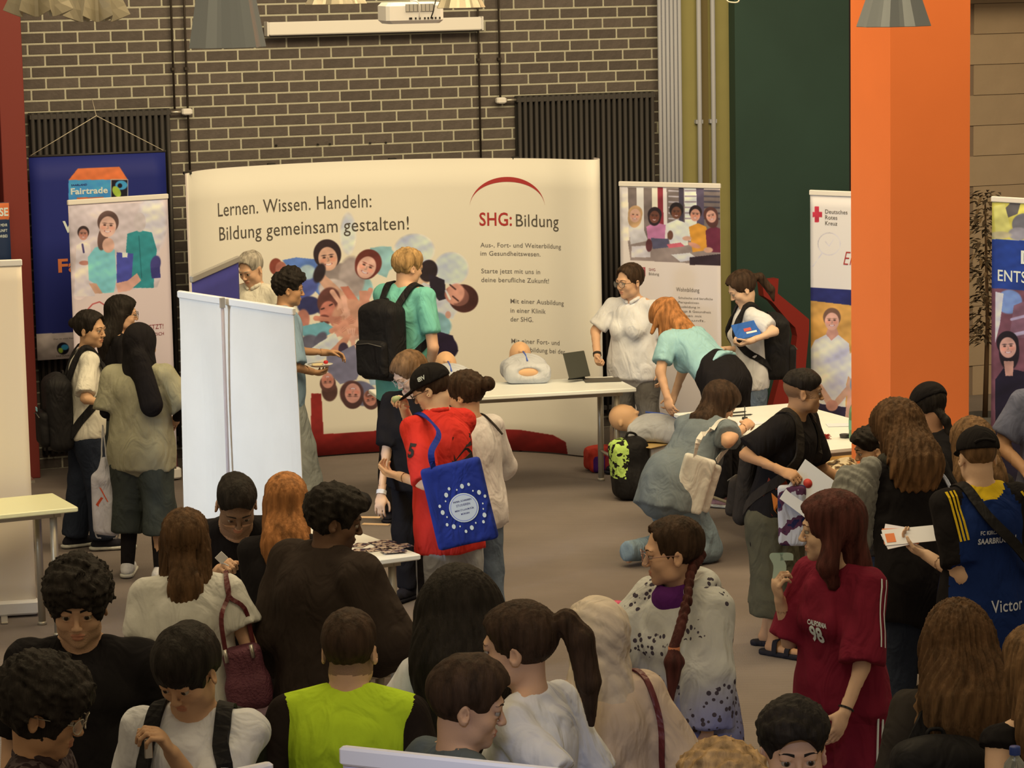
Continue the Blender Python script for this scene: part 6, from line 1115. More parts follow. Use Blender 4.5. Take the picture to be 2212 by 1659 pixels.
h = c['lw'](c['grip']['R']); tg = empty('paper_tag', h+RT*-.035+V3(0, 0, .05), -PSI, label='small white square tag pinched by the bearded person', cat='tag'); g = MB(); g.box((-.02, -.002, -.02), (.02, .002, .02), bev=.001, M=Matrix.Rotation(.8, 4, 'Y')); g.build('tag_card', M_white, tg); g = MB(); g.tube([(.0, 0, -.02), (.03, .0, -.035), (.05, 0, -.05)], .003, n=6); g.build('tag_string', s_wh, tg)
c = person('ginger', 'person with straight ginger brown hair and black tee next to the bearded person', (616, 1022), 1.61, b=2, hh=352, hp=14, fem=True, skin='light', hair=('long', 'ginger', dict(L=.26, t=.014, wd=.095, top=.01, amp=.003, tipc=((.30, .16, .07), 1.0, 1.35))), shirt=dict(m=c_black, sl=.9, lo=.025), pants=dict(m=cloth('dusty_rose_trousers', ph(170, 132, 116))), L=('px', 572, 1350, 0, 572, 1420, .15), R=('loc', (.18, .25, .95)), q=.95)
c = person('dark_shirt', 'tall person in loose charcoal shirt with black curly hair facing right', (722, 1048), 1.77, b=48, hh=88, hp=14, lean=6, bw=1.15, skin='dark', hair=('curly', 'black', dict(curl=.008, t=.018, top=.014)), R=('px', 835, 1370, -.02, 800, 1420, .2), L=('px', 598, 1370, .0, 610, 1450, .2), shirt=dict(m=cloth('charcoal_brown_knit', (.040, .030, .027)), sl=1.6, lo=.05, hem=.18, rb=.21, baggy=1), pants=dict(m=cloth('greige_trousers', ph(150, 130, 112)), lo=.03), shoe=(s_dark, s_dark), q=.9)
g = MB(); g.tube([tuple(v) for v in smooth_pts([c['N']+V3(.03, .07, .03), c['N']+V3(.03, .125, -.05), c['N']+V3(.0, .14, -.12)], 5)], .004, n=6); g.build('lanyard', mat('gold_cord', ph(190, 160, 90)), c['root']); g = MB(); g.box((-.02, .135, -.012), (.03, .15, .004), M=Matrix.Translation(c['N']+V3(0, 0, -.12))); g.build('lanyard_clip', mat('mint_clip', ph(110, 190, 160)), c['root'])
c = person('blouse', 'person in cream gathered blouse with long brown hair tied back and maroon bag', (398, 1097), 1.68, b=354, hh=8, hp=8, fem=True, skin='light', hair=('long', 'brown', dict(L=.24, t=.010, wd=.058, top=.008, amp=.004, yo=-.01, tipc=((.22, .12, .06), 1.15, 1.45))), L=('px', 312, 1420, 0, 318, 1500, .1), R=('px', 530, 1375, 0, 520, 1445, .22), shirt=dict(m=c_wbl, sl=.62, lo=.035, hem=.12, fold=.009, fl=.016, name='blouse'), pants=dict(m=c_black, lo=.015), shoe=(s_dark, s_dark), q=.9)
tb = empty('shoulder_bag', c['pos'], c['rz'], label='maroon woven shoulder bag with long handles beside the cream blouse', cat='bag'); dS = depth(c['lw'](c['SH']['R'])); B0 = c['wl'](atd(532, 1462, dS-.06)); xr = rotm('Z', -math.degrees(c['rz']))@RT; xr[2] = 0; xr = unit(xr); fw_ = np.cross(V3(0, 0, 1), xr); Mtb = np.stack([xr, fw_, V3(0, 0, 1)], 1)@rotm('Y', -10)
tm = C('maroon_weave', 112, 58, 56, bump=.8, bscale=110, rough=.6, spec=.3); hm = C('maroon_leather', 100, 34, 30, rough=.4, spec=.4); G = S(); G.box(B0, (.072, .055, .12), Mtb, rnd=.03); G.box(B0+Mtb@V3(0, 0, -.05), (.085, .07, .06), Mtb, rnd=.04, k=.03); G.noise(.004, 18); soft('bag_body', G, .010, [tm], tb); sh = c['SH']['R']
for o, x in ((-.05, -.05), (.05, .045)): strapmesh(tb, [B0+Mtb@V3(x, o, .11), B0+Mtb@V3(x*.8, o, .25), sh+V3(.0, -.05, -.02), sh+V3(.0, -.03, .062), sh+V3(.0, .03, .06)], .016, .008, hm, V3(0, -1, .1), 'handle', c)
for x in (-.05, .05): g = MB(); g.tube([tuple(B0+Mtb@V3(x, -.06, .08)), tuple(B0+Mtb@V3(x, -.06, .13))], .008, n=8); g.build('buckle', M_alu, tb)
c = person('curly_front', 'person with thick curly black hair and black tee facing the camera at left', (165, 1202), 1.76, b=186, hh=176, hp=14, bw=1.12, hs=1.12, ht=.03, skin='light', hair=('curly', 'black', dict(curl=.012, t=.028, top=.028, zmin=-.02, fh=-.03)), beard=.12, shirt=dict(m=c_black, sl=.9, lo=.03), pants=dict(m=c_char), q=.82, R=None, L=None)
c = person('strap_boy', 'person with black fringe and white tee with black backpack straps looking down', (402, 1353), 1.71, b=192, hh=205, hp=30, hs=1.08, bw=1.0, skin='olive', hair=('short', 'black', dict(t=.016, top=.022, zmin=-.01, fh=-.042)), L=('px', 440, 1730, -.12, 372, 1628, -.22), R=('loc', (.26, .05, .85)), shirt=dict(m=c_white, sl=.8, lo=.025), pants=dict(m=c_char), q=.82, hand=(.4, .7), palm=(None, V3(.2, -.2, -1)))
backpack(c, 'black backpack worn by the person in white tee looking down', c_bag, (.15, .09, .22)); h = c['lw'](c['grip']['L']); ky = empty('keys', h+V3(0, 0, -.03), 0, label='small silver object held at the chest of the person looking down', cat='keys'); g = MB(); g.box((-.012, -.004, -.03), (.012, .004, .03), bev=.002); g.tube([(.0, 0, .03), (.01, 0, .045), (.0, 0, .055), (-.01, 0, .045)], .002, closed=True, n=6); g.build('key', M_alu, ky)
c = person('plaid', 'person with bushy dark curls, rimless glasses and dark plaid shirt at lower left', (92, 1416), 1.76, b=96, hh=98, hp=16, hs=1.10, ht=.03, skin='tan', hair=('curly', 'black', dict(curl=.010, t=.034, top=.030, fh=-.02, zmin=-.05)), shirt=dict(m=c_plaid, sl=1.8, lo=.035, neck='polo'), pants=dict(m=c_char), q=.82, R=('loc', (.15, .35, 1.0)), L=('loc', (-.2, .3, 1.0)))
glasses(c, (.45, .42, .36))
# ------------------------------------------------------------------ front crowd, middle
c = person('hivis', 'person in yellow high visibility vest over black with short dark hair', (752, 1313), 1.66, b=6, hh=8, hp=10, hs=1.08, bw=1.15, skin='light', hair=('short', 'darkbrown', dict(t=.004, top=.010, zmin=-.05)), scalp=(.55, -.07, .3), shirt=dict(m=cloth('black_sleeve_cotton', (.018, .013, .012)), sl=1.7, lo=.016, fold=.004), pants=dict(m=c_char), q=.82)
G = S(); T = c['T']; L_ = c['Ls']; w_ = c['w']; sq = (V3(0, 1, 0), .70); G.cap(T(0, 0, L_-.19), c['P0'], .192*w_, .215*w_, k=.03, sq=sq); G.cap(c['P0'], c['P0']-V3(0, 0, .14), .215*w_, .225*w_, k=.03, sq=sq, flat=True)
for x in (1, -1): G.cap(T(x*.03, -.006, L_+.004), T(x*.165, -.005, L_-.045), .052*w_, .062*w_, k=.04)
G.ell(T(0, -.005, L_-.14), (.185*w_, .138*w_, .16), k=.04); G.ell(c['N']+V3(0, .05, .06), (.075, .10, .07), k=.006, neg=True); G.plane(V3(1, 0, 0), .21*w_); G.plane(V3(-1, 0, 0), .21*w_); G.noise(.006, 12, (1, 1, .5)); soft('safety_vest', G, .011, [c_hviz], c['root'])
c = person('long_black', 'person with very long straight black hair seen from behind in the front crowd', (985, 1231), 1.66, b=345, hh=350, hp=10, fem=True, hs=1.08, skin='olive', hair=('long', 'black', dict(L=.60, t=.030, wd=.185, top=.014, amp=.002, yo=.0)), shirt=dict(m=c_white, sl=.9, lo=.03), pants=dict(m=c_navyj), q=.85, L=('px', 818, 1580, .05, 850, 1650, .2))
c = person('ponytail', 'person in white tee with dark brown ponytail looking left', (1118, 1297), 1.74, b=300, hh=282, hp=8, fem=True, hs=1.12, skin='light', hair=('pony', 'darkbrown', dict(t=.008, top=.006, zmin=-.05, pts=((0, -.10, .045), (0, -.145, .055), (0, -.175, .0), (0, -.18, -.12), (0, -.17, -.24)), rad=(.024, .036, .044, .038, .010))), shirt=dict(m=c_white, sl=.9, lo=.028), pants=dict(m=c_navyj), q=.82, L=('px', 1165, 1640, -.05, 1100, 1740, .0))
c = person('side_boy', 'person with short thick brown hair in profile facing right at the lower edge', (1008, 1420), 1.70, b=62, hh=92, hp=12, hs=1.08, skin='light', hair=('short', 'darkbrown', dict(t=.009, top=.022, zmin=-.045, fh=.004, up=.010, amp=.0022)), shirt=dict(m=C('grey_green_jersey', 96, 96, 78), sl=.8, lo=.03), pants=dict(m=c_char), q=.82)
c = person('beige_hijab', 'person in beige headscarf and beige blouse seen from behind', (1283, 1293), 1.56, b=338, hh=318, hp=8, fem=True, bw=1.1, hs=1.06, skin='olive', hair=None, shirt=dict(m=c_beige, sl=1.8, lo=.04, hem=.16, name='blouse'), pants=dict(m=c_char), q=.85, L=('px', 1235, 1560, 0, 1240, 1640, .25))
G, p = headgear(c, 'hijab', c_hij); G.cap(c['N']+V3(-.05, -.03, .03), c['N']+V3(-.13, .0, -.12), .06, .05, k=.04); G.ell(p(0, .13, -.02), (.060, .06, .078), c['Mh'], k=.01, neg=True); G.fn(lambda D, x, y, z: D+.0022*np.sin((z*1.0+y*.5+x*.6)*75+5*np.sin(x*11)+4*np.sin(z*13))); G.noise(.005, 16, (1, 1, 1), 12); soft('headscarf', G, .0085, [c_hij], c['root'])
T = c['T']; sp = empty('shoulder_strap_bag', c['pos'], c['rz'], label='brown leather bag strap down the back of the beige blouse', cat='bag strap'); strapmesh(sp, [T(.12, .04, c['Ls']+.0), T(.14, -.04, c['Ls']+.02), T(.165, -.12, c['Ls']-.10), T(.185, -.12, c['Ls']-.30), T(.20, -.10, c['Ls']-.50)], .020, .007, hm, V3(0.3, -1, .1), 'strap', c)
# ------------------------------------------------------------------ front crowd, right
c = person('hoodie', 'person in oversized tie dye hoodie with long braid and glasses looking left', (1452, 1113), 1.66, b=226, hh=264, hp=6, fem=True, hs=1.06, skin='light', hair=('braid', 'darkbrown', dict(t=.006, top=.004, zmin=-.06, amp=.003, fh=.014)), R=('px', 1352, 1365, -.02, 1345, 1400, -.02), L=('px', 1530, 1430, -.05, 1528, 1580, -.06), shirt=dict(m=c_tie, sl=1.93, lo=.055, hem=.28, rb=.235, baggy=1, neck='hood', name='hoodie'), pants=dict(m=c_char), q=.85)
glasses(c, (.42, .26, .24)); K = S(); t0 = c['N']; K.cap(t0+V3(0, .02, .02), t0+V3(0, .045, -.03), .066, .085, k=.02, sq=(V3(0, 1, 0), .8)); K.ell(t0+V3(0, .03, .055), (.058, .066, .05), k=.005, neg=True); soft('undershirt', K, .009, [cloth('purple_cotton', (.10, .02, .16))], c['root'])
q = lambda x, y, o: c['wl'](atd(x, y, depth(c['lw'](c['hc']))+o)); bp = smooth_pts([c['hc']+c['Mh']@V3(.0, -.10, -.03), q(1492, 1240, -.06), q(1484, 1300, -.19), q(1468, 1360, -.235), q(1455, 1400, -.25)], 7); G = S()
for i, v in enumerate(bp[:-1]):
    o = unit(np.cross(bp[i+1]-v, V3(0, 1, 0)))*.008*(1 if i % 2 else -1); G.ell(v+o, (.018-.0002*i, .018-.0002*i, .022), k=.006)
G.cap(bp[-1], q(1456, 1430, -.25), .020, .036, k=.01); G.cap(q(1456, 1430, -.25), q(1450, 1520, -.255), .036, .006, k=.01); G.fn(strand(c['hc'], .0015, 60)); soft('braid', G, .0055, [hairm('hair_auburn', HAIRC['auburn'])], c['root'])
g = MB(); pt_ = q(1456, 1404, -.25); g.tube([tuple(pt_+V3(0, 0, .012)), tuple(pt_-V3(0, 0, .012))], .022, n=12); g.build('hair_tie', mat('orange_elastic', ph(190, 110, 60)), c['root'])
h = c['lw'](c['grip']['R']); h2 = atd(1332, 1335, depth(h)); bt = empty('drink_bottle', h2, 0, label='bright pink rounded bottle beside the beige headscarf', cat='bottle'); g = MB(); g.lathe([(0, -.09), (.03, -.088), (.034, -.08), (.034, .03), (.031, .05), (.02, .064), (0, .068)], n=22); g.build('bottle_body', mat('pink_plastic', ph(226, 60, 84), rough=.35), bt); g = MB(); g.lathe([(.0345, -.03), (.036, -.028), (.036, -.018), (.0345, -.016)], n=22); g.build('bottle_ring', mat('pink_ring', ph(236, 110, 120), rough=.4), bt)
def trk(Cn, ctx): return np.zeros(len(Cn), int)
c = person('maroon', 'person in maroon sports shirt numbered 98 with shoulder length auburn hair', (1793, 1063), 1.66, b=230, hh=272, hp=3, fem=True, hs=1.10, skin='pale', hair=('long', 'auburn', dict(L=.17, t=.020, wd=.105, top=.010, front=.2, amp=.002, yo=.03)), R=('px', 1705, 1385, .02, 1690, 1318, -.04), L=('px', 1862, 1440, -.06, 1826, 1535, -.10), shirt=dict(m=c_mar, sl=.95, lo=.04, hem=.04, fl=.014, name='sports_shirt'), pants=dict(m=c_mar, lo=.03, rb=.10), shoe=(s_wh, s_cr), q=.82, hand=(.75, .35), palm=(V3(-.4, -1, .1), V3(.6, 0, 0)))
for k in (-.013, .013):
    sd = 'L'; a, b_ = c['SH'][sd], c['EL'][sd]; d = unit(b_-a); me = c['shirt']; o = V3(-1, -.15, .2); pts = [(k+.001, -y) for y in np.linspace(-.02, .24, 9)]; W = .0035; V2 = [(x-W, y) for x, y in pts]+[(x+W, y) for x, y in pts[::-1]]; fc = [(i, 17-i, 16-i, i+1) for i in range(8)]
    decal(me, c['root'], V2, fc, a+V3(0, 0, .0), np.cross(unit(o), d), -d, M_wt, 'sleeve_stripe', .005)
    for i in (0, 1):
        x = 1-2*i; strapmesh(c['root'], [c['HIP'][i]+V3(x*.118, k, .02), c['KNE'][i]+V3(x*.098, k, .1), c['KNE'][i]+V3(x*.098, k, 0)], .009, .003, M_wt, V3(x, 0, 0), 'side_stripe')
for t, x0, z0, sz in (('98', -.045, .235, .085), ('CALIFORNIA', -.05, .300, .026)): V, Fc = text_mesh(t, sz, .85 if t == '98' else .7, .003 if t == '98' else .001); V = V+np.array((0, 0, 0)); decal(c['shirt'], c['root'], V, Fc, c['T'](-.02, 0, z0)-V3(x0, 0, 0), V3(-1, 0, 0), V3(0, 0, 1), M_wt, 'number' if t == '98' else 'lettering', .004)
h = c['lw'](c['grip']['R']); bk = empty('banknote', h+UP*.05, -PSI, label='folded pale green slip held up by the person in maroon', cat='slip'); g = MB(); P_ = smooth_pts([(-.02, 0, -.05), (-.015, 0, .0), (-.03, 0, .035), (-.02, .0, .05), (.01, 0, .045), (.012, 0, .02)], 4); n_ = len(P_)
for q in range(n_-1): a_, b_ = V3(*P_[q]), V3(*P_[q+1]); g.add([a_+V3(e, dd, 0) for dd in (0, .0015) for e in (-.025, .025)]+[b_+V3(e, dd, 0) for dd in (0, .0015) for e in (-.025, .025)], [(0, 1, 5, 4), (2, 6, 7, 3), (0, 4, 6, 2), (1, 3, 7, 5)])
g.build('slip_paper', mat('pale_green_paper', ph(196, 206, 160)), bk)
g = MB(); w0, e0 = c['WR']['L'], c['EL']['L']; u = unit(w0-e0); g.tube([tuple(w0-u*.02), tuple(w0-u*.012)], .027, n=14, caps=False)
for j in range(9): a = j*.7; ax1 = unit(np.cross(u, V3(0, 0, 1))); ax2 = np.cross(u, ax1); pc = w0-u*.016+(ax1*math.cos(a)+ax2*math.sin(a))*.028; g.lathe([(0, -.005), (.005, 0), (0, .005)], tuple(pc), 8)
g.build('bead_bracelet', M_black, c['root'])
c = person('front_boy', 'person with short curly black hair facing the camera at the bottom edge', (1712, 1514), 1.68, b=180, hh=176, hp=4, hs=1.10, skin='light', hair=('curly', 'black', dict(curl=.006, t=.006, top=.024, zmin=.0, fh=-.004, up=.01)), shirt=dict(m=c_char), pants=dict(m=c_char), q=.78)
c = person('fuzzy', 'person with fluffy pale blond curls just above the lavender banner', (1562, 1609), 1.70, b=340, hh=330, hp=10, fem=True, hs=1.05, skin='pale', hair=('curly', 'blond', dict(curl=.012, t=.022, top=.02)), shirt=dict(m=c_cream), pants=dict(m=c_char), q=.9)
c = person('wavy', 'person with long wavy brown hair and charcoal top seen from behind at lower right', (2068, 1301), 1.62, b=352, hh=5, hp=10, fem=True, bw=1.12, hs=1.08, skin='tan', hair=('long', 'brown', dict(L=.36, t=.020, wd=.15, top=.008, amp=.006, yo=-.03, tipc=((.26, .16, .08), 1.05, 1.45))), shirt=dict(m=c_char, sl=.8, lo=.03), pants=dict(m=c_navyj), q=.82)
backpack(c, 'black backpack with small metal tag under long wavy hair', c_bag, (.15, .08, .20), off=(-.13, 0), dz=-.05, wear=('L',), tag=(-.02, .06, M_alu))
G = S(); hc = c['hc']
for i in range(8): t = i/7; a = hc+V3(-.07-.02*t, -.08, -.06-.02*i); b_ = a+V3(-.10-.07*t, -.02, -.16-.04*t); G.cap(a, b_, .035, .030, k=.02); G.cap(b_, b_+V3(-.03, .0, -.08), .030, .012, k=.02)
G.fn(strand(hc, .005, 30)); soft('wavy_lock', G, .0075, [hairm('hair_fairbrown', HAIRC['fairbrown'])], c['root'])
c = person('edge_right', 'person with bare shoulder and light brown hair cut off by the right edge', (2240, 1352), 1.66, b=340, hh=345, hp=8, fem=True, hs=1.06, skin='pale', hair=('long', 'fairbrown', dict(L=.34, t=.018, wd=.12, amp=.004, yo=.0)), shirt=dict(m=c_black, sl=.05, lo=.012, neck='wide', name='tank_top'), pants=dict(m=c_navyj), q=.9)
bt = empty('water_bottle', atd(2192, 1668, 7.9), 0, label='clear water bottle with blue cap at the lower right edge', cat='bottle'); g = MB(); g.lathe([(0, -.12), (.03, -.12), (.033, -.11), (.033, .0), (.028, .025), (.013, .045), (.013, .055)], n=20); g.build('bottle_body', mat('clear_plastic', (.6, .66, .68), rough=.1, trans=.8, spec=.6), bt); g = MB(); g.lathe([(.0155, .05), (.0155, .07), (.014, .073), (0, .073)], n=20); g.build('bottle_cap', mat('blue_cap', (.02, .05, .28), rough=.4), bt)
# ------------------------------------------------------------------ things on and around the tables
M_dum = mat('dummy_skin', ph(232, 170, 104), rough=.5); M_dsh = C('dummy_grey_shirt', 206, 192, 160)
def dummy(p, rz, lb, cut=False):
    r = empty('training_dummy', p, rz, label=lb, cat='training dummy'); G = S(); G.box((0, 0, .07), (.165, .20, .07), rnd=.055); G.ell((0, .02, .12), (.15, .16, .07), k=.03); G.noise(.006, 14); G.ell((0, -.20, .085), (.085, .05, .035), k=.015, neg=True); soft('chest_shirt', G, .011, [M_dsh], r)
    G = S(); G.ell((0, -.155, .08), (.095, .03, .035), k=.01); soft('chest_opening', G, .010, [M_dum], r)
    G = S(); G.ell((0, .27, .150), (.078, .10, .095)); G.ell((0, .22, .17), (.05, .06, .055), k=.02); G.cap((0, .245, .205), (0, .21, .225), .010, .012, k=.01); G.ell((0, .16, .19), (.026, .012, .012), k=.01); G.cap((0, .20, .10), (0, .12, .09), .05, .06, k=.03)
    for x in (-1, 1): G.ell((x*.028, .265, .215), (.016, .013, .012), k=.008, neg=True); G.ell((x*.078, .26, .12), (.010, .016, .025), k=.005)
    soft('head', G, .0085, [M_dum], r); g = MB(); g.tube([(0, .10, .195), (0, -.02, .188), (0, -.13, .16)], (.006, .006, .006), n=8); g.build('blue_zip', mat('zip_blue', ph(80, 100, 150)), r); return r
p = atz(1138, 822, .745); dummy((p[0], p[1]+.03, .742), math.radians(-12), 'training dummy with grey shirt lying on the long table left of the tablet')
p = atz(985, 842, .745); dummy((p[0]-.05, p[1]-.02, .742), math.radians(-12), 'training dummy behind the person with the hair bun, only its head showing')
q0_ = atd(1415, 905, depth((7.62, 18.35, .4))); st = empty('red_bag', (q0_[0], q0_[1], 0), .2, label='red and white carrying case standing under the grey dummy', cat='case'); g = MB(); g.box((-.14, -.16, .0), (.14, .16, .05), bev=.01); g.build('case_foot', M_white, st); g = MB(); g.box((-.13, -.15, .05), (.13, .15, .22), bev=.01); g.build('case_body', mat('red_nylon', ph(142, 30, 30), rough=.7), st); g = MB(); g.box((-.125, -.145, .22), (.125, .145, .36), bev=.012); g.build('case_lid', M_white, st)
pd = st.location; cb = empty('cardboard_sheet', (pd[0], pd[1], .365), .5, label='curved yellow cardboard sheet between the case and the grey dummy', cat='cardboard'); g = MB(); g.box((-.22, -.14, 0), (.22, .14, .008), bev=.003); g.build('board', mat('yellow_card', ph(206, 160, 84), rough=.8), cb)
dummy((pd[0]+.04, pd[1]+.02, .376), math.radians(50), 'training dummy being pressed by the bending person')
tbp = atz(1243, 822, .745); tb_ = empty('tablet', (tbp[0], tbp[1], .742), -.25, label='tablet in a dark grey folding case with keyboard on the long table', cat='tablet'); Mk = mat('slate_case', (.055, .06, .055), rough=.6)
g = MB(); g.box((-.10, -.06, .012), (.10, -.050, .20), bev=.003, M=Matrix.Rotation(.62, 4, 'Z') @ Matrix.Rotation(-.35, 4, 'X')); g.build('tablet_slab', Mk, tb_); g = MB(); g.box((.06, -.10, .0), (.32, .08, .007), bev=.002); g.build('keyboard', mat('keyboard_felt', (.09, .085, .08), rough=.9), tb_); g = MB(); g.add([(-.05, .04, .003), (.08, .06, .003), (.02, .0, .15), (-.05, .045, .003), (.08, .065, .003), (.02, .006, .15)], [(0, 1, 2), (5, 4, 3), (0, 2, 5, 3), (1, 4, 5, 2), (0, 3, 4, 1)]); g.build('kickstand', Mk, tb_)
# backpack with neon print on the floor
bpp = atz(1362, 1078, 0); fb = empty('backpack', bpp, -PSI+.3, label='black backpack with neon green printed side standing on the carpet', cat='backpack'); G = S(); G.box((0, 0, .22), (.14, .10, .21), rotm('Y', -6), rnd=.07); G.ell((.01, -.06, .13), (.11, .07, .12), k=.03); G.noise(.008, 14); soft('bag_body', G, .012, [c_bag, c_neon], fb, mi=lambda Cn: ((Cn[:, 0] < -.045-.2*(.3-Cn[:, 2])*(Cn[:, 2] < .3)) & (Cn[:, 2] > .16)).astype(int))
g = MB(); g.tube([tuple(v) for v in smooth_pts([(-.02, .03, .42), (.0, .03, .46), (.05, .03, .45), (.07, .03, .41)], 4)], .009, n=6); g.build('grab_handle', c_bag, fb)
strapmesh(fb, [(.06, .09, .40), (.16, .13, .30), (.16, .13, .12), (.08, .11, .03)], .045, .01, c_bag, V3(.7, .7, 0), 'shoulder_strap')
# clutter under the long table
for (px, py, sz, col, nm, lb, ct) in ((1300, 925, (.13, .10, .09), (176, 54, 34), 'red_pouch', 'red pouch lying under the long table, upper one by the display edge', 'pouch'), (1325, 950, (.10, .10, .09), (150, 44, 40), 'red_pouch', 'dull red pouch under the long table beside the beige sack', 'pouch'), (1298, 962, (.10, .09, .07), (70, 30, 80), 'purple_pouch', 'dark purple pouch under the long table at the display edge', 'pouch'), (1348, 925, (.085, .10, .17), (158, 134, 96), 'beige_sack', 'beige sack leaning under the right end of the long table', 'sack')):
    p = atd(px, py, depth((7.6, 19.4, .2))); p[2] = 0; G = S(); G.box((0, 0, sz[2]), sz, rnd=min(sz)*.5); G.noise(.014, 16); r = soft(nm, G, .014, [C('stuff_'+nm+str(px), *col)], None, p, label=lb, cat=ct)
# right table: bottle, papers, pens, brush
def on(px, py, z=.742): return atz(px, py, z)
p = on(1846, 948); bt = empty('water_bottle', p, 0, label='green tinted water bottle on the table against the orange column', cat='bottle'); g = MB(); g.lathe([(0, 0), (.032, .0), (.036, .01), (.036, .15), (.030, .19), (.015, .225), (.014, .25)], n=22); g.build('bottle_body', mat('green_clear_plastic', (.25, .52, .32), rough=.12, trans=.55, spec=.6), bt); g = MB(); g.lathe([(.0165, .245), (.0165, .268), (0, .27)], n=18); g.build('bottle_cap', M_white, bt); g = MB(); g.lathe([(.0368, .06), (.0368, .12)], n=22); g.build('bottle_label', mat('label_green', ph(120, 170, 120)), bt)
p = on(1762, 950); br = empty('red_brush', p, .2, label='red bristly brush lying on the table near the flame tee', cat='brush'); g = MB(); rr_ = random.Random(5)
for i in range(60): a = rr_.uniform(-.5, .5); l = rr_.uniform(.05, .10); g.tube([(0, 0, .012), (l*math.cos(a), l*math.sin(a), .012+rr_.uniform(-.01, .02))], .0018, n=4)
g.build('bristles', mat('brush_red', ph(160, 36, 24)), br, kind='stuff'); g = MB(); g.tube([(-.10, 0, .012), (.01, 0, .012)], (.008, .012), n=8); g.build('brush_handle', mat('brush_wood', ph(190, 140, 80)), br)
for (px, py, rz_, w0, d0, lb) in ((1610, 915, .2, .21, .15, 'white sheet the kneeling person writes on'), (1820, 918, -.3, .20, .12, 'white sheet near the green bottle'), (1745, 925, .1, .14, .08, 'small beige card between the flame tee and the red brush')):
    g = MB(); g.box((-w0/2, -d0/2, 0), (w0/2, d0/2, .002)); o = g.build('paper_sheet', mat('white_paper', (.7, .7, .7)), None, on(px, py), label=lb+' on the right table', cat='paper'); o.rotation_euler = (0, 0, rz_)
for (px, py, a, lb) in ((1588, 893, .1, 'dark pen lying furthest back on the right table'), (1600, 899, .0, 'dark pen lying just in front of the furthest pen')): g = MB(); g.tube([(-.07, 0, .006), (.07, 0, .006), (.085, 0, .006)], (.005, .005, .001), n=8); o = g.build('pen', M_black, None, on(px, py), label=lb, cat='pen'); o.rotation_euler = (0, 0, a)
p = on(1609, 905); ph_ = empty('pen_holder', p, 0, label='small pen standing upright in a holder near the pens', cat='pen holder'); g = MB(); g.lathe([(0, 0), (.02, 0), (.018, .012), (0, .014)], n=14); g.build('holder_foot', M_black, ph_); g = MB(); g.tube([(0, 0, .01), (0, 0, .085)], .0035, n=8); g.build('upright_pen', M_black, ph_)
g = MB(); g.lathe([(0, 0), (.03, 0), (.034, .02), (.03, .022), (0, .012)], n=16); g.build('bottle_lid_dish', M_dark, None, on(1825, 945), label='small dark dish lying left of the green bottle', cat='dish')
# leaflets on the middle table
Mlf = patchy('leaflet_photo', ph(190, 160, 120), ph(92, 62, 50), 30, .5, ph(60, 56, 60), bump=0)
for i, (px, py, rz_) in enumerate(((812, 1187, .1), (826, 1172, .25), (838, 1180, .2), (850, 1190, .0), (864, 1180, .12))):
    g = MB(); g.box((-.06, -.045, 0), (.06, .045, .0025)); o = g.build('leaflet', Mlf, None, on(px, py, .742+.0026*i), label='photo leaflet in the overlapping fan on the leaflet table, '+('leftmost', 'second from the left', 'middle one', 'second from the right', 'rightmost')[i], cat='leaflet', group='fan of photo leaflets'); o.rotation_euler = (0, 0, rz_)
for i, (px, py, rz_) in enumerate(((778, 1178, .9), (776, 1190, 1.1))): g = MB(); g.box((-.05, -.035, 0), (.05, .035, .0025)); o = g.build('leaflet', Mlf, None, on(px, py, .742+.003*i), label='photo leaflet at the left end of the leaflet table, '+('lower' if i == 0 else 'upper')+' of two', cat='leaflet'); o.rotation_euler = (0, 0, rz_)
for i, (px, py, rz_) in enumerate(((792, 1118, -.5), (812, 1133, -.6))): g = MB(); g.box((-.075, -.022, 0), (.075, .022, .003), bev=.001); o = g.build('bookmark', mat('wood_card', ph(214, 168, 108), rough=.7), None, on(px, py), label='wood coloured card strip on the leaflet table, '+('nearer the hand' if i == 0 else 'nearer the photo leaflets'), cat='card'); o.rotation_euler = (0, 0, rz_)
p = on(776, 1108); cmr = empty('camera_bag', p, .3, label='black rounded camera bag at the far end of the leaflet table', cat='bag'); G = S(); G.box((0, .02, .055), (.065, .05, .055), rnd=.03); G.ell((.03, -.02, .06), (.04, .03, .035), k=.02); G.noise(.006, 22); soft('bag_body', G, .010, [c_bag], cmr)
# things on the hidden table near the bending person
p = atz(562, 1421, .742); gl = empty('drinking_glass', p, 0, label='small clear glass on the hidden table below the bearded person', cat='glass'); g = MB(); g.lathe([(0, 0), (.026, 0), (.032, .085), (.030, .085), (.024, .006), (0, .006)], n=18); g.build('glass_body', mat('clear_glass', (.75, .78, .78), rough=.05, trans=.8), gl)
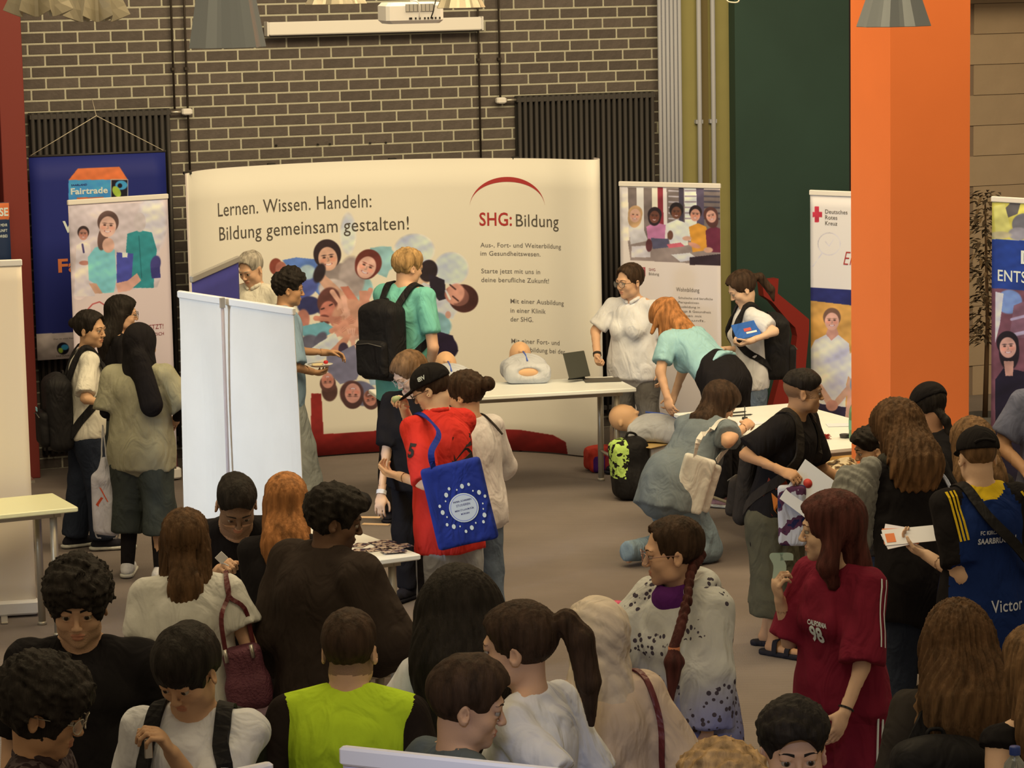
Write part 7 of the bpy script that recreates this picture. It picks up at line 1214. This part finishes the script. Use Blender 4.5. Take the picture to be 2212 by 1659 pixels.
# dried plant beside the column, red sculpture on the green wall
dp_ = atd(2128, 760, 21.3); dpl = empty('dried_plant', (dp_[0], dp_[1], 0), 0, label='tall dried brown plant between the orange column and the right banner', cat='plant'); g = MB(); g.lathe([(0, 0), (.14, 0), (.17, .32), (.155, .32), (.13, .28), (0, .28)], n=20); g.build('plant_pot', M_dark, dpl); g = MB(); rr_ = random.Random(9); g.tube([(0, 0, .25), (.02, 0, 1.0), (0, .01, 1.9)], (.022, .016, .006), n=8); g.build('stem', mat('dry_stem', (.10, .06, .035), rough=.9), dpl)
g = MB()
for i in range(520):
    z = rr_.uniform(.85, 1.98); a = rr_.uniform(0, 6.28); r0 = rr_.uniform(.01, .17)*(1-.45*abs(z-1.5)/.6); x, y = r0*math.cos(a), r0*math.sin(a); l = rr_.uniform(.04, .10); d = V3(math.cos(a+rr_.uniform(-1, 1)), math.sin(a), rr_.uniform(-.9, .2)); d = unit(d)*l; s_ = unit(np.cross(d, V3(0, 0, 1)))*.014; c0 = V3(x, y, z); m_ = c0+d*.5+V3(0, 0, .01)
    g.add([c0, m_+s_, c0+d, m_-s_], [(0, 1, 2, 3)], i % 3, False)
g.build('leaves', [mat('dry_leaf_a', (.06, .042, .028), rough=.9), mat('dry_leaf_b', (.11, .075, .045), rough=.9), mat('dry_leaf_c', (.04, .03, .022), rough=.9)], dpl, kind='stuff')
ys = WY-.5; f3 = lambda x, y: aty(x, y, ys); rs = empty('red_sculpture', (0, 0, 0), label='red angular steel sculpture in front of the green wall', cat='sculpture'); M_rs = mat('sculpture_red', ph(150, 42, 28), rough=.5)
def slab(pts, nm):
    g = MB(); A = [f3(*p) for p in pts]; n = len(A); vs = A+[a+V3(0, .10, 0) for a in A]; g.add(vs, [tuple(range(n))[::-1], tuple(range(n, 2*n))]+[(i, (i+1) % n, (i+1) % n+n, i+n) for i in range(n)]); g.build(nm, M_rs, rs)
slab([(1646, 606), (1682, 602), (1680, 634), (1722, 668), (1748, 690), (1748, 712), (1722, 726), (1718, 708), (1700, 690), (1668, 652), (1650, 640)], 'bent_arm'); slab([(1690, 795), (1722, 800), (1722, 960), (1655, 960), (1668, 880)], 'sculpture_foot'); slab([(1722, 726), (1748, 712), (1740, 800), (1712, 800)], 'sculpture_stem')
# small details
g = MB(); g.tube([tuple(v) for v in smooth_pts([atd(1568, -2, 19), atd(1575, 4, 19), atd(1592, 5, 19), atd(1598, -2, 19)], 4)], .005, n=6); g.build('cable_loop', mat('white_string', (.6, .6, .6)), None, label='thin pale cable loop at the top of the green wall', cat='cable')
bpy.context.view_layer.update()
